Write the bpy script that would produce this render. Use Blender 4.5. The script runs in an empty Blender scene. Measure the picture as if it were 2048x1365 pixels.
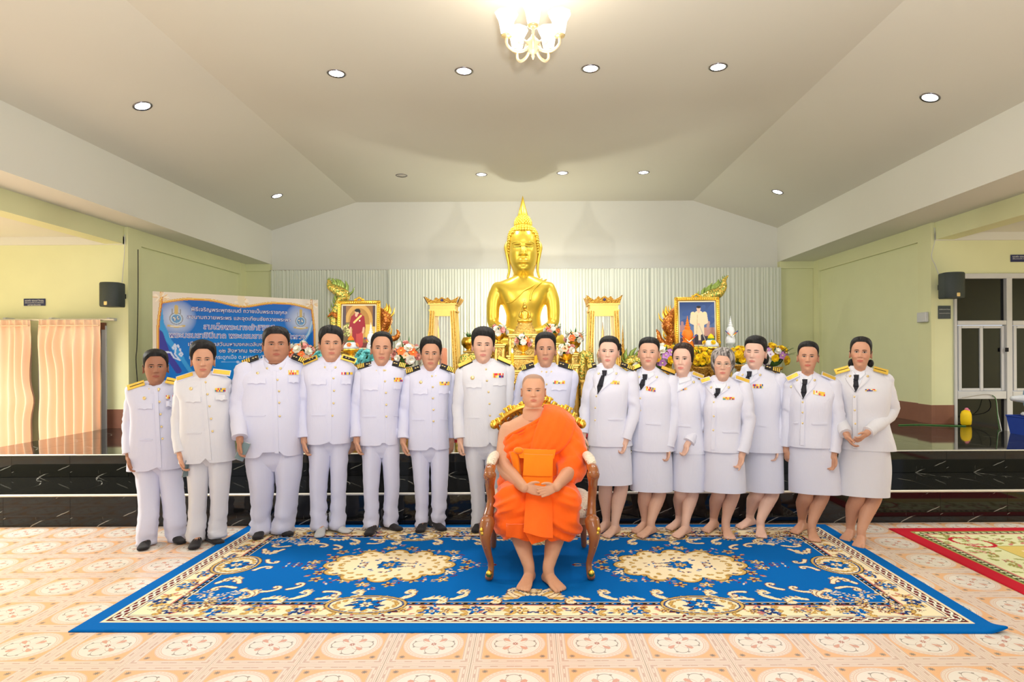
import bpy, math, random
import numpy as np
from mathutils import Vector, Matrix, noise as mnoise

# ---------------------------------------------------------------- camera, world, lights, exposure
SC = bpy.context.scene
COL = SC.collection
F = 1260.0            # focal length in pixels of the 2048 px wide frame
CX, HY = 1060.0, 710.0  # point the optical axis meets
H = 1.5
ROLL = 0.0052
cam_d = bpy.data.cameras.new('camera')
cam = bpy.data.objects.new('camera', cam_d); COL.objects.link(cam)
cam_d.sensor_fit = 'HORIZONTAL'; cam_d.sensor_width = 36.0
cam_d.lens = 36.0 * F / 2048
cam_d.shift_x = -(CX - 1024) / 2048
cam_d.shift_y = (HY - 682.5) / 2048
cam_d.clip_end = 60
cam.location = (0, 0, H)
cam.rotation_euler = (Matrix.Rotation(math.pi / 2, 3, 'X') @ Matrix.Rotation(ROLL * -1, 3, 'Z')).to_euler()
SC.camera = cam
SC.view_settings.view_transform = 'Standard'
SC.view_settings.look = 'None'
SC.view_settings.exposure = 0.27
SC.view_settings.gamma = 1.0
SC.view_settings.use_curve_mapping = False
SC.cycles.use_denoising = True
SC.cycles.max_bounces = 7
SC.cycles.diffuse_bounces = 4
SC.cycles.glossy_bounces = 3
SC.cycles.transmission_bounces = 5
SC.cycles.transparent_max_bounces = 6
SC.cycles.caustics_reflective = False
SC.cycles.caustics_refractive = False
SC.cycles.sample_clamp_indirect = 6

world = bpy.data.worlds.new('world'); SC.world = world; world.use_nodes = True
world.node_tree.nodes['Background'].inputs[0].default_value = (0.84, 0.90, 1.0, 1)
world.node_tree.nodes['Background'].inputs[1].default_value = 0.68

def light(name, kind, loc, energy, color, rot=(0, 0, 0), size=1.0, size_y=None, spot=None, blend=0.6, target=None):
    d = bpy.data.lights.new(name, kind); d.energy = energy; d.color = color
    if kind == 'AREA':
        d.size = size
        if size_y: d.shape = 'RECTANGLE'; d.size_y = size_y
    elif kind == 'SPOT':
        d.spot_size = spot; d.spot_blend = blend; d.shadow_soft_size = size
    else:
        d.shadow_soft_size = size
    o = bpy.data.objects.new(name, d); COL.objects.link(o); o.location = loc; o.rotation_euler = rot
    if target: o.rotation_euler = (Vector(target) - Vector(loc)).to_track_quat('-Z', 'Y').to_euler()
    return o

# lights: added fills for hall and altar; flash, aisle, chandelier and statue lamps
light('hall_fill_light', 'AREA', (0, 0.2, 4.3), 62, (1.0, 1.0, 1.0), (math.radians(10), 0, 0), 6.0, 2.5)  # added soft fill from overhead, simulating unseen ceiling fittings
light('bounced_flash_light', 'SPOT', (0.2, -0.3, 1.75), 1300, (0.98, 1.0, 1.0), size=0.15, spot=2.3, blend=1.0, target=(0.1, 2.2, 4.5))
light('flash_light', 'AREA', (0.3, -0.4, 2.0), 15, (1.0, 0.99, 0.97), size=0.8, target=(0, 6, 1.1))
light('aisle_lamp_light', 'AREA', (-6.9, 5.6, 3.0), 350, (1.0, 1.0, 0.96), (math.radians(-20), 0, 0), 1.2, 1.2)
light('aisle_lamp_light', 'AREA', (7.2, 5.4, 3.0), 130, (1.0, 1.0, 0.96), (math.radians(-15), 0, 0), 1.2, 1.2)
light('chandelier_light', 'POINT', (0.03, 5.15, 4.22), 15, (1.0, 0.82, 0.62), size=0.15)
light('chandelier_glow_light', 'POINT', (0.03, 5.15, 3.7), 14, (1.0, 0.88, 0.72), size=0.25)
light('statue_flood_light', 'SPOT', (-4.9, 5.3, 2.95), 300, (1.0, 0.97, 0.88), size=0.12, spot=.95, blend=.8, target=(-0.1, 10.9, 2.9))
light('statue_flood_light', 'SPOT', (4.9, 5.3, 2.95), 300, (1.0, 0.97, 0.88), size=0.12, spot=.95, blend=.8, target=(-0.1, 10.9, 2.9))
light('statue_back_light', 'POINT', (-0.1, 11.75, 1.75), 95, (1.0, 0.96, 0.80), size=0.09)
light('altar_fill_light', 'SPOT', (0.0, 6.9, 4.35), 90, (1.0, 0.98, 0.90), size=0.4, spot=1.5, blend=1.0, target=(0.0, 10.4, 1.6))  # added fill to brighten the altar fronts, not a fitting of the hall
DOWN = [(-2.05, 6.68), (-.70, 6.68), (.64, 6.68), (1.99, 6.68), (-.81, 10.5), (.54, 10.5), (1.89, 10.5)]
for dx_, dy_ in DOWN:
    light('downlight_light', 'SPOT', (dx_, dy_, 4.47), 74, (1.0, 1.0, 0.98), size=0.08, spot=2.6, blend=0.8)

# ---------------------------------------------------------------- projection helpers
def W(px, py, D):
    """the point at depth D whose place in the photograph is (px, py)"""
    u, v = px - CX, py - HY
    c, s = math.cos(ROLL), math.sin(ROLL)
    u, v = u * c - v * s, u * s + v * c
    return Vector((u * D / F, D, H - v * D / F))
def floor_D(px, py, z=0.0):
    v = (py - HY) * math.cos(ROLL) + (px - CX) * math.sin(ROLL)
    return (H - z) * F / v

# ---------------------------------------------------------------- object helpers
def link(o, parent=None):
    COL.objects.link(o)
    if parent: o.parent = parent
    return o
def tag(o, label=None, cat=None, group=None, kind=None):
    if label: o['label'] = label
    if cat: o['category'] = cat
    if group: o['group'] = group
    if kind: o['kind'] = kind
    return o
def empty(name, loc=(0, 0, 0), label=None, cat=None, group=None, kind=None, parent=None, rz=0.0):
    o = bpy.data.objects.new(name, None); o.location = loc; o.rotation_euler = (0, 0, rz)
    o.empty_display_size = 0.05
    return tag(link(o, parent), label, cat, group, kind)
def dup(o, parent=None):
    c = o.copy(); COL.objects.link(c); c.parent = parent
    for ch in list(o.children):
        dup(ch, c)
    return c

class MB:
    """collects vertices, faces, a colour per vertex and a material slot per face, then links ONE mesh"""
    def __init__(s): s.v = []; s.f = []; s.c = []; s.m = []; s.mi = 0; s.col = (1, 1, 1); s.T = None
    def add(s, vs, fs, col=None):
        b = len(s.v); T = s.T
        for p in vs:
            s.v.append(tuple(T @ Vector(p)) if T is not None else tuple(p))
        c = col if col is not None else s.col
        if isinstance(c, list): s.c += c
        else: s.c += [c] * len(vs)
        for q in fs: s.f.append(tuple(i + b for i in q)); s.m.append(s.mi)
        return b
    def box(s, x0, x1, y0, y1, z0, z1, bev=0.0):
        if bev <= 0:
            vs = [(x, y, z) for z in (z0, z1) for y in (y0, y1) for x in (x0, x1)]
            s.add(vs, [(0, 2, 3, 1), (4, 5, 7, 6), (0, 1, 5, 4), (2, 6, 7, 3), (0, 4, 6, 2), (1, 3, 7, 5)])
        else:
            b = min(bev, (x1-x0)/2.01, (y1-y0)/2.01, (z1-z0)/2.01)
            rings = []
            for z, k in ((z0, b), (z0 + b, 0), (z1 - b, 0), (z1, b)):
                rings.append([(x0 + b, y0 + k, z), (x1 - b, y0 + k, z), (x1 - k, y0 + b, z), (x1 - k, y1 - b, z), (x1 - b, y1 - k, z), (x0 + b, y1 - k, z), (x0 + k, y1 - b, z), (x0 + k, y0 + b, z)])
            s.loft(rings, cap=True)
    def loft(s, rings, cap=True, closed=True, cols=None, capstart=None, capend=None):
        n = len(rings[0]); vs = [p for r in rings for p in r]; fs = []
        for i in range(len(rings) - 1):
            for j in range(n if closed else n - 1):
                k = (j + 1) % n
                fs.append((i * n + j, i * n + k, (i + 1) * n + k, (i + 1) * n + j))
        cs = cap if capstart is None else capstart; ce = cap if capend is None else capend
        if closed and cs: fs.append(tuple(range(n - 1, -1, -1)))
        if closed and ce: fs.append(tuple((len(rings) - 1) * n + j for j in range(n)))
        return s.add(vs, fs, cols)
    def tube(s, pts, rad, seg=10, round_start=True, round_end=True, flat=1.0, up=None, col=None):
        """tube along pts; rad per point; flat squeezes across the 'up' direction"""
        P = [Vector(p) for p in pts]; R = list(rad) if hasattr(rad, '__len__') else [rad] * len(P)
        T = []
        for i in range(len(P)):
            a = P[max(0, i - 1)]; b = P[min(len(P) - 1, i + 1)]
            T.append((b - a).normalized() if (b - a).length > 1e-9 else Vector((0, 0, 1)))
        if round_start:
            n0 = []
            for k in (0.98, 0.75, 0.4):
                n0.append((P[0] - T[0] * R[0] * k, R[0] * math.sqrt(1 - k * k), T[0]))
        else: n0 = []
        mid = [(P[i], R[i], T[i]) for i in range(len(P))]
        n1 = []
        if round_end:
            for k in (0.4, 0.75, 0.98):
                n1.append((P[-1] + T[-1] * R[-1] * k, R[-1] * math.sqrt(1 - k * k), T[-1]))
        U = Vector(up) if up is not None else (Vector((0, 0, 1)) if abs(T[0].z) < 0.9 else Vector((0, 1, 0)))
        rings = []
        for p, r, t in n0 + mid + n1:
            x = t.cross(U)
            if x.length < 1e-6: x = t.cross(Vector((1, 0, 0)))
            x.normalize(); y = x.cross(t).normalized()
            if up is None: U = y
            rings.append([p + x * (math.cos(2 * math.pi * k / seg) * r) + y * (math.sin(2 * math.pi * k / seg) * r * flat) for k in range(seg)])
        cols = [col] * (len(rings) * seg) if col is not None and not isinstance(col, list) else None
        return s.loft(rings, cap=True, cols=cols)
    def lathe(s, prof, seg=16, c=(0, 0, 0), wob=None, cap=True, sx=1.0, sy=1.0):
        """prof: (radius, z)"""
        rings = []
        for r, z in prof:
            ring = []
            for k in range(seg):
                a = 2 * math.pi * k / seg; rr = r * (wob(a, z) if wob else 1)
                ring.append((c[0] + math.cos(a) * rr * sx, c[1] + math.sin(a) * rr * sy, c[2] + z))
            rings.append(ring)
        return s.loft(rings, cap=cap)
    def ball(s, c, r, seg=10, rings=6, sx=1, sy=1, sz=1):
        prof = [(max(1e-4, math.sin(math.pi * i / rings)) * r, -math.cos(math.pi * i / rings) * r * sz) for i in range(rings + 1)]
        return s.lathe(prof, seg, c, sx=sx, sy=sy)
    def prism(s, poly, y0, y1):
        """polygon of (x, z) pulled from y0 to y1"""
        n = len(poly)
        vs = [(p[0], y0, p[1]) for p in poly] + [(p[0], y1, p[1]) for p in poly]
        s.add(vs, [tuple(range(n)), tuple(range(2 * n - 1, n - 1, -1))] + [(j, (j + 1) % n + 0, (j + 1) % n + n, j + n)[::-1] for j in range(n)])
    def build(s, name, mat, parent=None, smooth=True, sharp=None, loc=None):
        me = bpy.data.meshes.new(name)
        me.from_pydata(s.v, [], s.f); me.update()
        mats = mat if isinstance(mat, (list, tuple)) else [mat]
        for m in mats: me.materials.append(m)
        if len(mats) > 1: me.polygons.foreach_set('material_index', s.m)
        if any(c != (1, 1, 1) for c in s.c):
            at = me.color_attributes.new('Col', 'FLOAT_COLOR', 'POINT')
            a = np.ones((len(s.c), 4), dtype=np.float32); a[:, :3] = np.array(s.c, dtype=np.float32)
            at.data.foreach_set('color', a.ravel())
        if smooth:
            me.polygons.foreach_set('use_smooth', [True] * len(me.polygons))
            if sharp: me.set_sharp_from_angle(angle=math.radians(sharp))
        o = bpy.data.objects.new(name, me)
        if loc is not None: o.location = loc
        return link(o, parent)

def mesh_obj(name, me, mat=None, parent=None, loc=None):
    o = bpy.data.objects.new(name, me)
    if loc is not None: o.location = loc
    return link(o, parent)

def remesh(mb, voxel, smooth_it=6, factor=0.5, subdiv=0):
    """fuses the closed pieces of mb into one skin; returns (verts, faces)"""
    me = bpy.data.meshes.new('tmp'); me.from_pydata(mb.v, [], mb.f); me.update()
    o = bpy.data.objects.new('tmp', me); COL.objects.link(o)
    m = o.modifiers.new('r', 'REMESH'); m.mode = 'VOXEL'; m.voxel_size = voxel; m.adaptivity = 0
    if smooth_it:
        q = o.modifiers.new('s', 'SMOOTH'); q.iterations = smooth_it; q.factor = factor
    dg = bpy.context.evaluated_depsgraph_get(); ev = o.evaluated_get(dg); e = ev.to_mesh()
    V = np.empty(len(e.vertices) * 3, dtype=np.float32); e.vertices.foreach_get('co', V); V = V.reshape(-1, 3)
    N = np.empty(len(e.vertices) * 3, dtype=np.float32); e.vertices.foreach_get('normal', N); N = N.reshape(-1, 3)
    Fs = [tuple(p.vertices) for p in e.polygons]
    ev.to_mesh_clear(); bpy.data.objects.remove(o); bpy.data.meshes.remove(me)
    return V, Fs, N

# ---------------------------------------------------------------- node expressions
class X:
    def __init__(s, nt, v): s.nt = nt; s.v = v
    def _m(s, op, *a, clamp=False):
        n = s.nt.nodes.new('ShaderNodeMath'); n.operation = op; n.use_clamp = clamp
        for i, q in enumerate(a):
            q = q.v if isinstance(q, X) else q
            if isinstance(q, (int, float)): n.inputs[i].default_value = float(q)
            else: s.nt.links.new(q, n.inputs[i])
        return X(s.nt, n.outputs[0])
    def __add__(s, o): return s._m('ADD', s, o)
    __radd__ = __add__
    def __sub__(s, o): return s._m('SUBTRACT', s, o)
    def __rsub__(s, o): return s._m('SUBTRACT', o, s)
    def __mul__(s, o): return s._m('MULTIPLY', s, o)
    __rmul__ = __mul__
    def __truediv__(s, o): return s._m('DIVIDE', s, o)
    def __neg__(s): return s._m('MULTIPLY', s, -1)
    def abs(s): return s._m('ABSOLUTE', s)
    def sin(s): return s._m('SINE', s)
    def cos(s): return s._m('COSINE', s)
    def sqrt(s): return s._m('SQRT', s)
    def pow(s, k): return s._m('POWER', s, k)
    def lt(s, o): return s._m('LESS_THAN', s, o)
    def gt(s, o): return s._m('GREATER_THAN', s, o)
    def max(s, o): return s._m('MAXIMUM', s, o)
    def min(s, o): return s._m('MINIMUM', s, o)
    def fract(s): return s._m('FRACT', s)
    def pp(s, k): return s._m('PINGPONG', s, k)
    def atan2(s, o): return s._m('ARCTAN2', s, o)
    def near(s, c, w): return (s - c).abs().lt(w)
    def ss(s, a, b):
        n = s.nt.nodes.new('ShaderNodeMapRange'); n.interpolation_type = 'SMOOTHSTEP'
        s.nt.links.new(s.v, n.inputs[0]); n.inputs[1].default_value = a; n.inputs[2].default_value = b
        return X(s.nt, n.outputs[0])

def L(c): return tuple(((v / 255.0) / 12.92 if v / 255.0 <= 0.04045 else ((v / 255.0 + 0.055) / 1.055) ** 2.4) for v in c)

class Mat:
    """small wrapper round a Principled material"""
    def __init__(s, name, col=(0.8, 0.8, 0.8), rough=0.5, metal=0.0, spec=0.5, emit=None, estr=0.0, alpha=1.0, trans=0.0, sheen=0.0, coat=0.0, sub=0.0, ior=1.45):
        s.m = bpy.data.materials.new(name); s.m.use_nodes = True; s.nt = s.m.node_tree
        s.b = s.nt.nodes['Principled BSDF']; i = s.b.inputs
        i['Base Color'].default_value = (*col, 1); i['Roughness'].default_value = rough; i['Metallic'].default_value = metal
        i['Specular IOR Level'].default_value = spec; i['IOR'].default_value = ior
        i['Alpha'].default_value = alpha; i['Transmission Weight'].default_value = trans
        i['Sheen Weight'].default_value = sheen; i['Coat Weight'].default_value = coat; i['Coat Roughness'].default_value = 0.08
        if sub: i['Subsurface Weight'].default_value = sub; i['Subsurface Radius'].default_value = (0.012, 0.005, 0.003); i['Subsurface Scale'].default_value = 1.0
        if emit: i['Emission Color'].default_value = (*emit, 1); i['Emission Strength'].default_value = estr
    def node(s, t, **k):
        n = s.nt.nodes.new(t)
        for a, b in k.items(): setattr(n, a, b)
        return n
    def coord(s, kind='Object'):
        n = s.node('ShaderNodeTexCoord'); return n.outputs[kind]
    def sep(s, sock):
        n = s.node('ShaderNodeSeparateXYZ'); s.nt.links.new(sock, n.inputs[0]); return [X(s.nt, n.outputs[k]) for k in range(3)]
    def noise(s, scale, detail=2, vec=None, dist=0.0, rough=0.5, stretch=None):
        n = s.node('ShaderNodeTexNoise'); n.inputs['Scale'].default_value = scale; n.inputs['Detail'].default_value = detail
        n.inputs['Distortion'].default_value = dist; n.inputs['Roughness'].default_value = rough
        v = vec or s.coord()
        if stretch:
            mp = s.node('ShaderNodeMapping'); mp.inputs['Scale'].default_value = stretch; s.nt.links.new(v, mp.inputs[0]); v = mp.outputs[0]
        s.nt.links.new(v, n.inputs['Vector']); return X(s.nt, n.outputs['Fac'])
    def mix(s, f, a, b, mode='MIX'):
        n = s.node('ShaderNodeMix', data_type='RGBA', blend_type=mode)
        for k, q in ((0, f), (6, a), (7, b)):
            q = q.v if isinstance(q, X) else q
            if isinstance(q, tuple): n.inputs[k].default_value = (*q[:3], 1)
            elif isinstance(q, (int, float)): n.inputs[k].default_value = q
            else: s.nt.links.new(q, n.inputs[k])
        return n.outputs[2]
    def col(s, sock): s.nt.links.new(sock, s.b.inputs['Base Color']); return s
    def attr(s, name='Col'):
        n = s.node('ShaderNodeAttribute', attribute_name=name); return n.outputs['Color']
    def rough(s, x): s.nt.links.new(x.v, s.b.inputs['Roughness']); return s
    def bump(s, h, strength=0.3, dist=0.01):
        n = s.node('ShaderNodeBump'); n.inputs['Strength'].default_value = strength; n.inputs['Distance'].default_value = dist
        s.nt.links.new(h.v if isinstance(h, X) else h, n.inputs['Height']); s.nt.links.new(n.outputs[0], s.b.inputs['Normal']); return s

def mottled(name, c, amount=0.06, scale=6, rough=0.6, bump=0.0, bscale=200, **k):
    m = Mat(name, c, rough, **k)
    n = m.noise(scale, 3)
    m.col(m.mix(n, tuple(v * (1 - amount) for v in c), tuple(min(1, v * (1 + amount)) for v in c)))
    if bump: m.bump(m.noise(bscale, 2), bump, 0.002)
    return m.m
def fabric(name, c, rough=0.75, weave=600, bump=0.25, vary=0.04, sheen=0.15):
    m = Mat(name, c, rough, sheen=sheen, spec=0.25)
    n = m.noise(9, 2)
    m.col(m.mix(n, tuple(v * (1 - vary) for v in c), tuple(min(1, v * (1 + vary)) for v in c)))
    m.bump(m.noise(weave, 2), bump, 0.001)
    return m.m
def metal(name, c, rough=0.25, scale=30, bump=0.1, m_=1.0):
    m = Mat(name, c, rough, m_)
    n = m.noise(scale, 3)
    m.col(m.mix(n, tuple(v * 0.85 for v in c), c))
    if bump: m.bump(m.noise(scale * 3, 2), bump, 0.003)
    return m.m
def vcol(name, rough=0.6, spec=0.3, bumpscale=0, bump=0.2, sub=0.0, sheen=0.0, metal=0.0, vary=0.05, nscale=40):
    m = Mat(name, rough=rough, spec=spec, sub=sub, sheen=sheen, metal=metal)
    n = m.noise(nscale, 3)
    m.col(m.mix(1.0, m.attr(), m.mix(n, (1 - vary,) * 3, (1, 1, 1)), 'MULTIPLY'))
    if bumpscale: m.bump(m.noise(bumpscale, 2), bump, 0.001)
    return m.m

def smooth(a, b, x):
    t = min(1, max(0, (x - a) / (b - a))) if b != a else float(x >= b)
    return t * t * (3 - 2 * t)
def interp(keys, x):
    """smooth interpolation through sorted (x, v...) rows"""
    if x <= keys[0][0]: return keys[0][1:]
    for a, b in zip(keys, keys[1:]):
        if x <= b[0]:
            t = (x - a[0]) / (b[0] - a[0])
            return tuple(p + (q - p) * t for p, q in zip(a[1:], b[1:]))
    return keys[-1][1:]
def catmull(pts, n=6):
    P = [Vector(p) for p in pts]; out = []
    for i in range(len(P) - 1):
        p0 = P[max(0, i - 1)]; p1 = P[i]; p2 = P[i + 1]; p3 = P[min(len(P) - 1, i + 2)]
        for k in range(n):
            t = k / n
            out.append(0.5 * ((2 * p1) + (-p0 + p2) * t + (2 * p0 - 5 * p1 + 4 * p2 - p3) * t * t + (-p0 + 3 * p1 - 3 * p2 + p3) * t ** 3))
    out.append(P[-1]); return out
# ================================================================ materials of the setting
M = {}
M['yellow'] = mottled('yellow_wall_paint', L((226, 228, 184)), 0.04, 3, 0.55, bump=0.08, bscale=120)
M['yellow2'] = mottled('yellow_beam_paint', L((225, 226, 180)), 0.04, 3, 0.55)
M['white'] = mottled('white_plaster', L((224, 223, 214)), 0.015, 2, 0.7)
M['ceil'] = mottled('ceiling_paint', L((218, 215, 202)), 0.015, 1.5, 0.7)
M['brown'] = mottled('brown_skirting_paint', L((138, 92, 74)), 0.10, 8, 0.45)
M['trim'] = metal('step_nosing_metal', L((232, 226, 214)), 0.35, 20, 0.0, m_=0.35)
M['frame_w'] = mottled('white_window_frame', L((205, 206, 208)), 0.03, 10, 0.4)
M['black_gloss'] = Mat('night_glass', (0.004, 0.004, 0.005), 0.06, spec=0.5).m
M['speaker'] = mottled('speaker_grille', L((58, 66, 66)), 0.15, 60, 0.55, bump=0.5, bscale=500)
M['plate'] = mottled('dark_blue_plate', L((40, 46, 92)), 0.05, 20, 0.35)
M['white_print'] = Mat('white_print', (0.85, 0.85, 0.85), 0.6).m
M['gold'] = metal('gold_leaf', L((250, 205, 85)), 0.30, 18, 0.12)
M['gold_pale'] = metal('pale_gold', L((244, 206, 112)), 0.38, 25, 0.3, m_=0.7)
M['brass'] = metal('brass_button', L((248, 222, 160)), 0.30, 60, 0.0, m_=0.6)
M['black_cloth'] = fabric('black_cloth', L((28, 28, 32)), 0.85, 400, 0.3)

def marble_mat():
    m = Mat('black_marble', (0.01, 0.01, 0.01), 0.045, spec=0.5)
    v = m.coord('Object')
    x, y, z = m.sep(v); out = None
    for ax, ay, az, ns, wd, g0 in ((1.1, .6, -1.7, .55, .010, .50), (-.7, 1.3, 2.4, .8, .007, .55), (2.6, -.5, .7, .9, .005, .60)):
        n = m.noise(1.6 + ns, 3, v, 0.3, 0.5); f = (x * ax + y * ay + z * az + n * ns).fract()
        gate = m.noise(3.1 + ns, 2, v, 0.0, 0.5, (1.3 + ns, 1.1, 0.9)).ss(g0, g0 + .08)
        q = (f - 0.5).abs().ss(wd, 0.0) * gate; out = q if out is None else out.max(q)
    m.col(m.mix(out, (0.009, 0.009, 0.009), L((165, 162, 152))))
    return m.m
M['marble'] = marble_mat()

def tile_mat():
    K = .84
    m = Mat('tile_print_vinyl', (0.8, 0.7, 0.6), 0.22, spec=0.4)
    P = 0.423
    x, y, z = m.sep(m.coord('Object'))
    u = x / P; v = y / P
    au = u.abs(); av = v.abs(); mx = au.max(av)
    r = (u * u + v * v).sqrt()
    th = v.atan2(u)
    cream = L((226, 212, 194)); peach = L((226, 176, 132)); pink = L((214, 180, 166)); tan = L((168, 126, 110)); grey = L((132, 122, 112)); red = L((206, 156, 136)); band = L((220, 200, 184))
    # speckle in the peach field
    sp = m.noise(330, 1).ss(0.55, 0.62)
    col = m.mix(sp * 0.35, peach, L((214, 156, 112)))
    # frame band with key pattern
    fr = mx.gt(0.385)
    key = ((au.min(av) * 34).sin() * 0.5 + 0.5).gt(0.55)
    lines = mx.near(0.392, 0.004).max(mx.near(0.425, 0.003)).max(mx.near(0.452, 0.003)).max(mx.near(0.478, 0.003))
    kb = key * mx.near(0.438, 0.008)
    bandc = m.mix(lines.max(kb) * 0.55, band, tan)
    col = m.mix(fr, col, bandc)
    # grey star flowers in the corners of the field
    cu = (au - 0.325); cv = (av - 0.325); cr = (cu * cu + cv * cv).sqrt(); ct = cv.atan2(cu)
    star = cr.lt((ct * 5).cos().abs() * 0.030 + 0.008)
    col = m.mix(star * (1 - fr), col, grey)
    # round medallion with dashed rim
    med = r.lt(0.368)
    col = m.mix(med, col, L((220, 204, 188)))
    ring = r.near(0.362, 0.004).max(r.near(0.325, 0.003)).max(r.near(0.30, 0.004))
    dash = r.near(0.343, 0.010) * ((th * 44).sin()).gt(0.0) * 0.5
    col = m.mix(ring.max(dash) * 0.7, col, L((206, 160, 140)))
    inner = r.lt(0.296)
    col = m.mix(inner, col, L((222, 212, 200)))
    # eight looped petals in grey outline
    pet = (th * 2).cos().abs().pow(0.7) * 0.22 + 0.035
    o1 = (r - pet).abs().lt(0.0055) * r.gt(0.05)
    th2 = th + math.pi / 4
    pet2 = (th2 * 2).cos().abs().pow(1.2) * 0.165 + 0.02
    o2 = (r - pet2).abs().lt(0.006) * r.gt(0.05)
    col = m.mix(o2 * 0.75, col, L((176, 134, 116)))
    col = m.mix(o1 * 0.85, col, grey)
    # red arrow leaves on the diagonals and a centre flower
    dth = (th2 * 2).cos().abs()
    leaf = r.lt(0.20) * r.gt(0.09) * dth.gt((r * -1.6 + 1.02) * 0 + 0.93 + (r - 0.15).abs() * 0.9)
    col = m.mix(leaf, col, red)
    cen = r.lt((th * 4).cos().abs() * 0.022 + 0.016)
    col = m.mix(cen, col, L((170, 110, 98)))
    col = m.mix(r.lt(0.011), col, cream)
    cu2 = (th * 2).sin().abs()
    curl = r.near(0.245, 0.012) * cu2.near(0.55, 0.10)
    col = m.mix(curl * 0.8, col, grey)
    m.col(col)
    return m.m
M['tile'] = tile_mat()

def structure(name, mb, mat, label=None, parent=None, **k):
    o = mb.build(name, mat, parent, **k)
    if parent is None: tag(o, label, kind='structure')
    return o

# ================================================================ measures of the hall
ZP = 0.514; Z1 = 0.287          # platform and first step
D0, D1 = 5.56, 6.37             # front faces of the two risers
DW = 8.71; DB = 12.4            # aisle end walls, wall behind the altar
XL, XR = -5.60, 5.60
PL, PR = -5.84, 5.98            # side edges of the platform
BL, BR = -5.07, 4.88            # inner faces of the ceiling beams
ZB0, ZB1, ZC = 3.30, 3.94, 4.52
RL, RR = -3.40, 3.22
Y0 = -3.5                       # how far the hall goes on behind the camera

# floor: vinyl sheet built as one piece per printed tile, on a screed
b = MB(); b.box(-9.5, 9.5, Y0, DB + .3, -0.2, -0.006)
fl = structure('floor', b, mottled('screed', L((190, 165, 140)), 0.05), 'pale vinyl floor printed with square tiles and round flower medallions', smooth=False)
P = 0.423
tm = MB(); tm.box(-P/2 + .0009, P/2 - .0009, -P/2 + .0009, P/2 - .0009, -0.010, 0.0, 0.0008)
t0 = tm.build('vinyl_square', M['tile'], fl, smooth=False)
X0 = 0.128 + P / 2; YT0 = 3.058 + P / 2
cells = []
for j in range(-4, 6):
    y = YT0 + j * P
    for i in range(-19, 20):
        x = X0 + i * P
        if y > 5.56 + P / 2 and PL < x < PR: continue
        cells.append((abs(x) * 0.55 > y + .5, abs(x - 0) + abs(y - 4) * .5, x, y))
cells.sort()
cells = [c for c in cells if not c[0]][:296]
near = set()
for k, (_, _, x, y) in enumerate(cells):
    o = t0 if k == 0 else t0.copy()
    if k: link(o, fl)
    o.location = (x, y, 0)
    near.add((round(x, 3), round(y, 3)))
rest = MB()
for j in range(-14, 16):
    for i in range(-22, 23):
        x, y = X0 + i * P, YT0 + j * P
        if (round(x, 3), round(y, 3)) in near or abs(x) > 9.2: continue
        rest.box(x - P/2 + .001, x + P/2 - .001, y - P/2 + .001, y + P/2 - .001, -0.010, 0.0)
m2 = MB()
ro = rest.build('far_vinyl_squares', mottled('far_vinyl', L((240, 212, 184)), 0.05, 10, 0.25), fl, smooth=False); ro['kind'] = 'stuff'

# platform and step: core blocks carrying marble slabs
def slab(parent, name, x0, x1, y0, y1, z0, z1, mat=None):
    s = MB(); w, d, h = x1 - x0, y1 - y0, z1 - z0
    s.box(-w/2 + .0006, w/2 - .0006, -d/2 + .0006, d/2 - .0006, -h/2 + .0006, h/2 - .0006, 0.001)
    return s.build(name, mat or M['marble'], parent, smooth=False, loc=((x0+x1)/2, (y0+y1)/2, (z0+z1)/2))
b = MB(); b.box(PL, PR, D0 + .02, D1 + .02, 0, Z1 - .02)
st = structure('trim_1', b, M['marble'], 'low black marble step running below the platform', smooth=False)
b = MB(); b.box(PL + .01, PR - .01, D1 + .02, DB, 0, ZP - .02)
pf = structure('trim_2', b, M['marble'], 'raised black marble platform carrying the altar', smooth=False)
n = 20; w = (PR - PL) / n
for i in range(n):
    x = PL + i * w
    slab(st, 'riser_slab', x, x + w, D0, D0 + .02, 0.0, Z1 - .022)
    slab(st, 'tread_slab', x, x + w, D0 + .02, D1, Z1 - .02, Z1)
    slab(pf, 'riser_slab', x, x + w, D1, D1 + .02, Z1, ZP - .014)
rows = [D1 + .02 + k * (DB - D1 - .02) / 10 for k in range(11)]
base = None
for j in range(10):
    for i in range(n):
        x = PL + i * w
        if j == 0 and i == 0:
            base = slab(pf, 'floor_slab', x, x + w, rows[0], rows[1], ZP - .02, ZP)
        else:
            o = base.copy(); link(o, pf); o.location = (x + w/2, (rows[j] + rows[j+1]) / 2, ZP - .01)
for par, dd, zz, hh in ((st, D0, Z1, .022), (pf, D1, ZP, .014)):
    b = MB(); b.tube([(PL, dd + .004, zz - hh/2), (PR, dd + .004, zz - hh/2)], [hh/2 + .001] * 2, 8, False, False)
    b.build('step_nosing', M['trim'], par)

# ceiling: flat middle, two slopes
def strip(name, pts, mat, label, th=0.04):
    """quad strip through cross-section points (x, z), running along the hall"""
    b = MB(); ys = (Y0, DB)
    P0 = [(x, z) for x, z in pts] + [(x, z + th) for x, z in reversed(pts)]
    b.prism(P0, Y0, DB)
    return structure(name, b, mat, label, smooth=False)
ce = strip('ceiling', [(BL - .1, ZB1), (RL, ZC), (RR, ZC), (BR + .1, ZB1)], M['ceil'], 'white tray ceiling with two sloping sides and round downlights')
for nm, x0, x1, xo in (('trim_3', BL, XL, -6.0), ('trim_4', BR, XR, 6.0)):
    b = MB(); b.box(min(x0, xo), max(x0, xo), Y0, DB, ZB0, ZB1 + .04)
    structure(nm, b, M['white'], 'deep white ceiling beam along the %s of the hall' % ('left' if x0 < 0 else 'right'), smooth=False)
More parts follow.
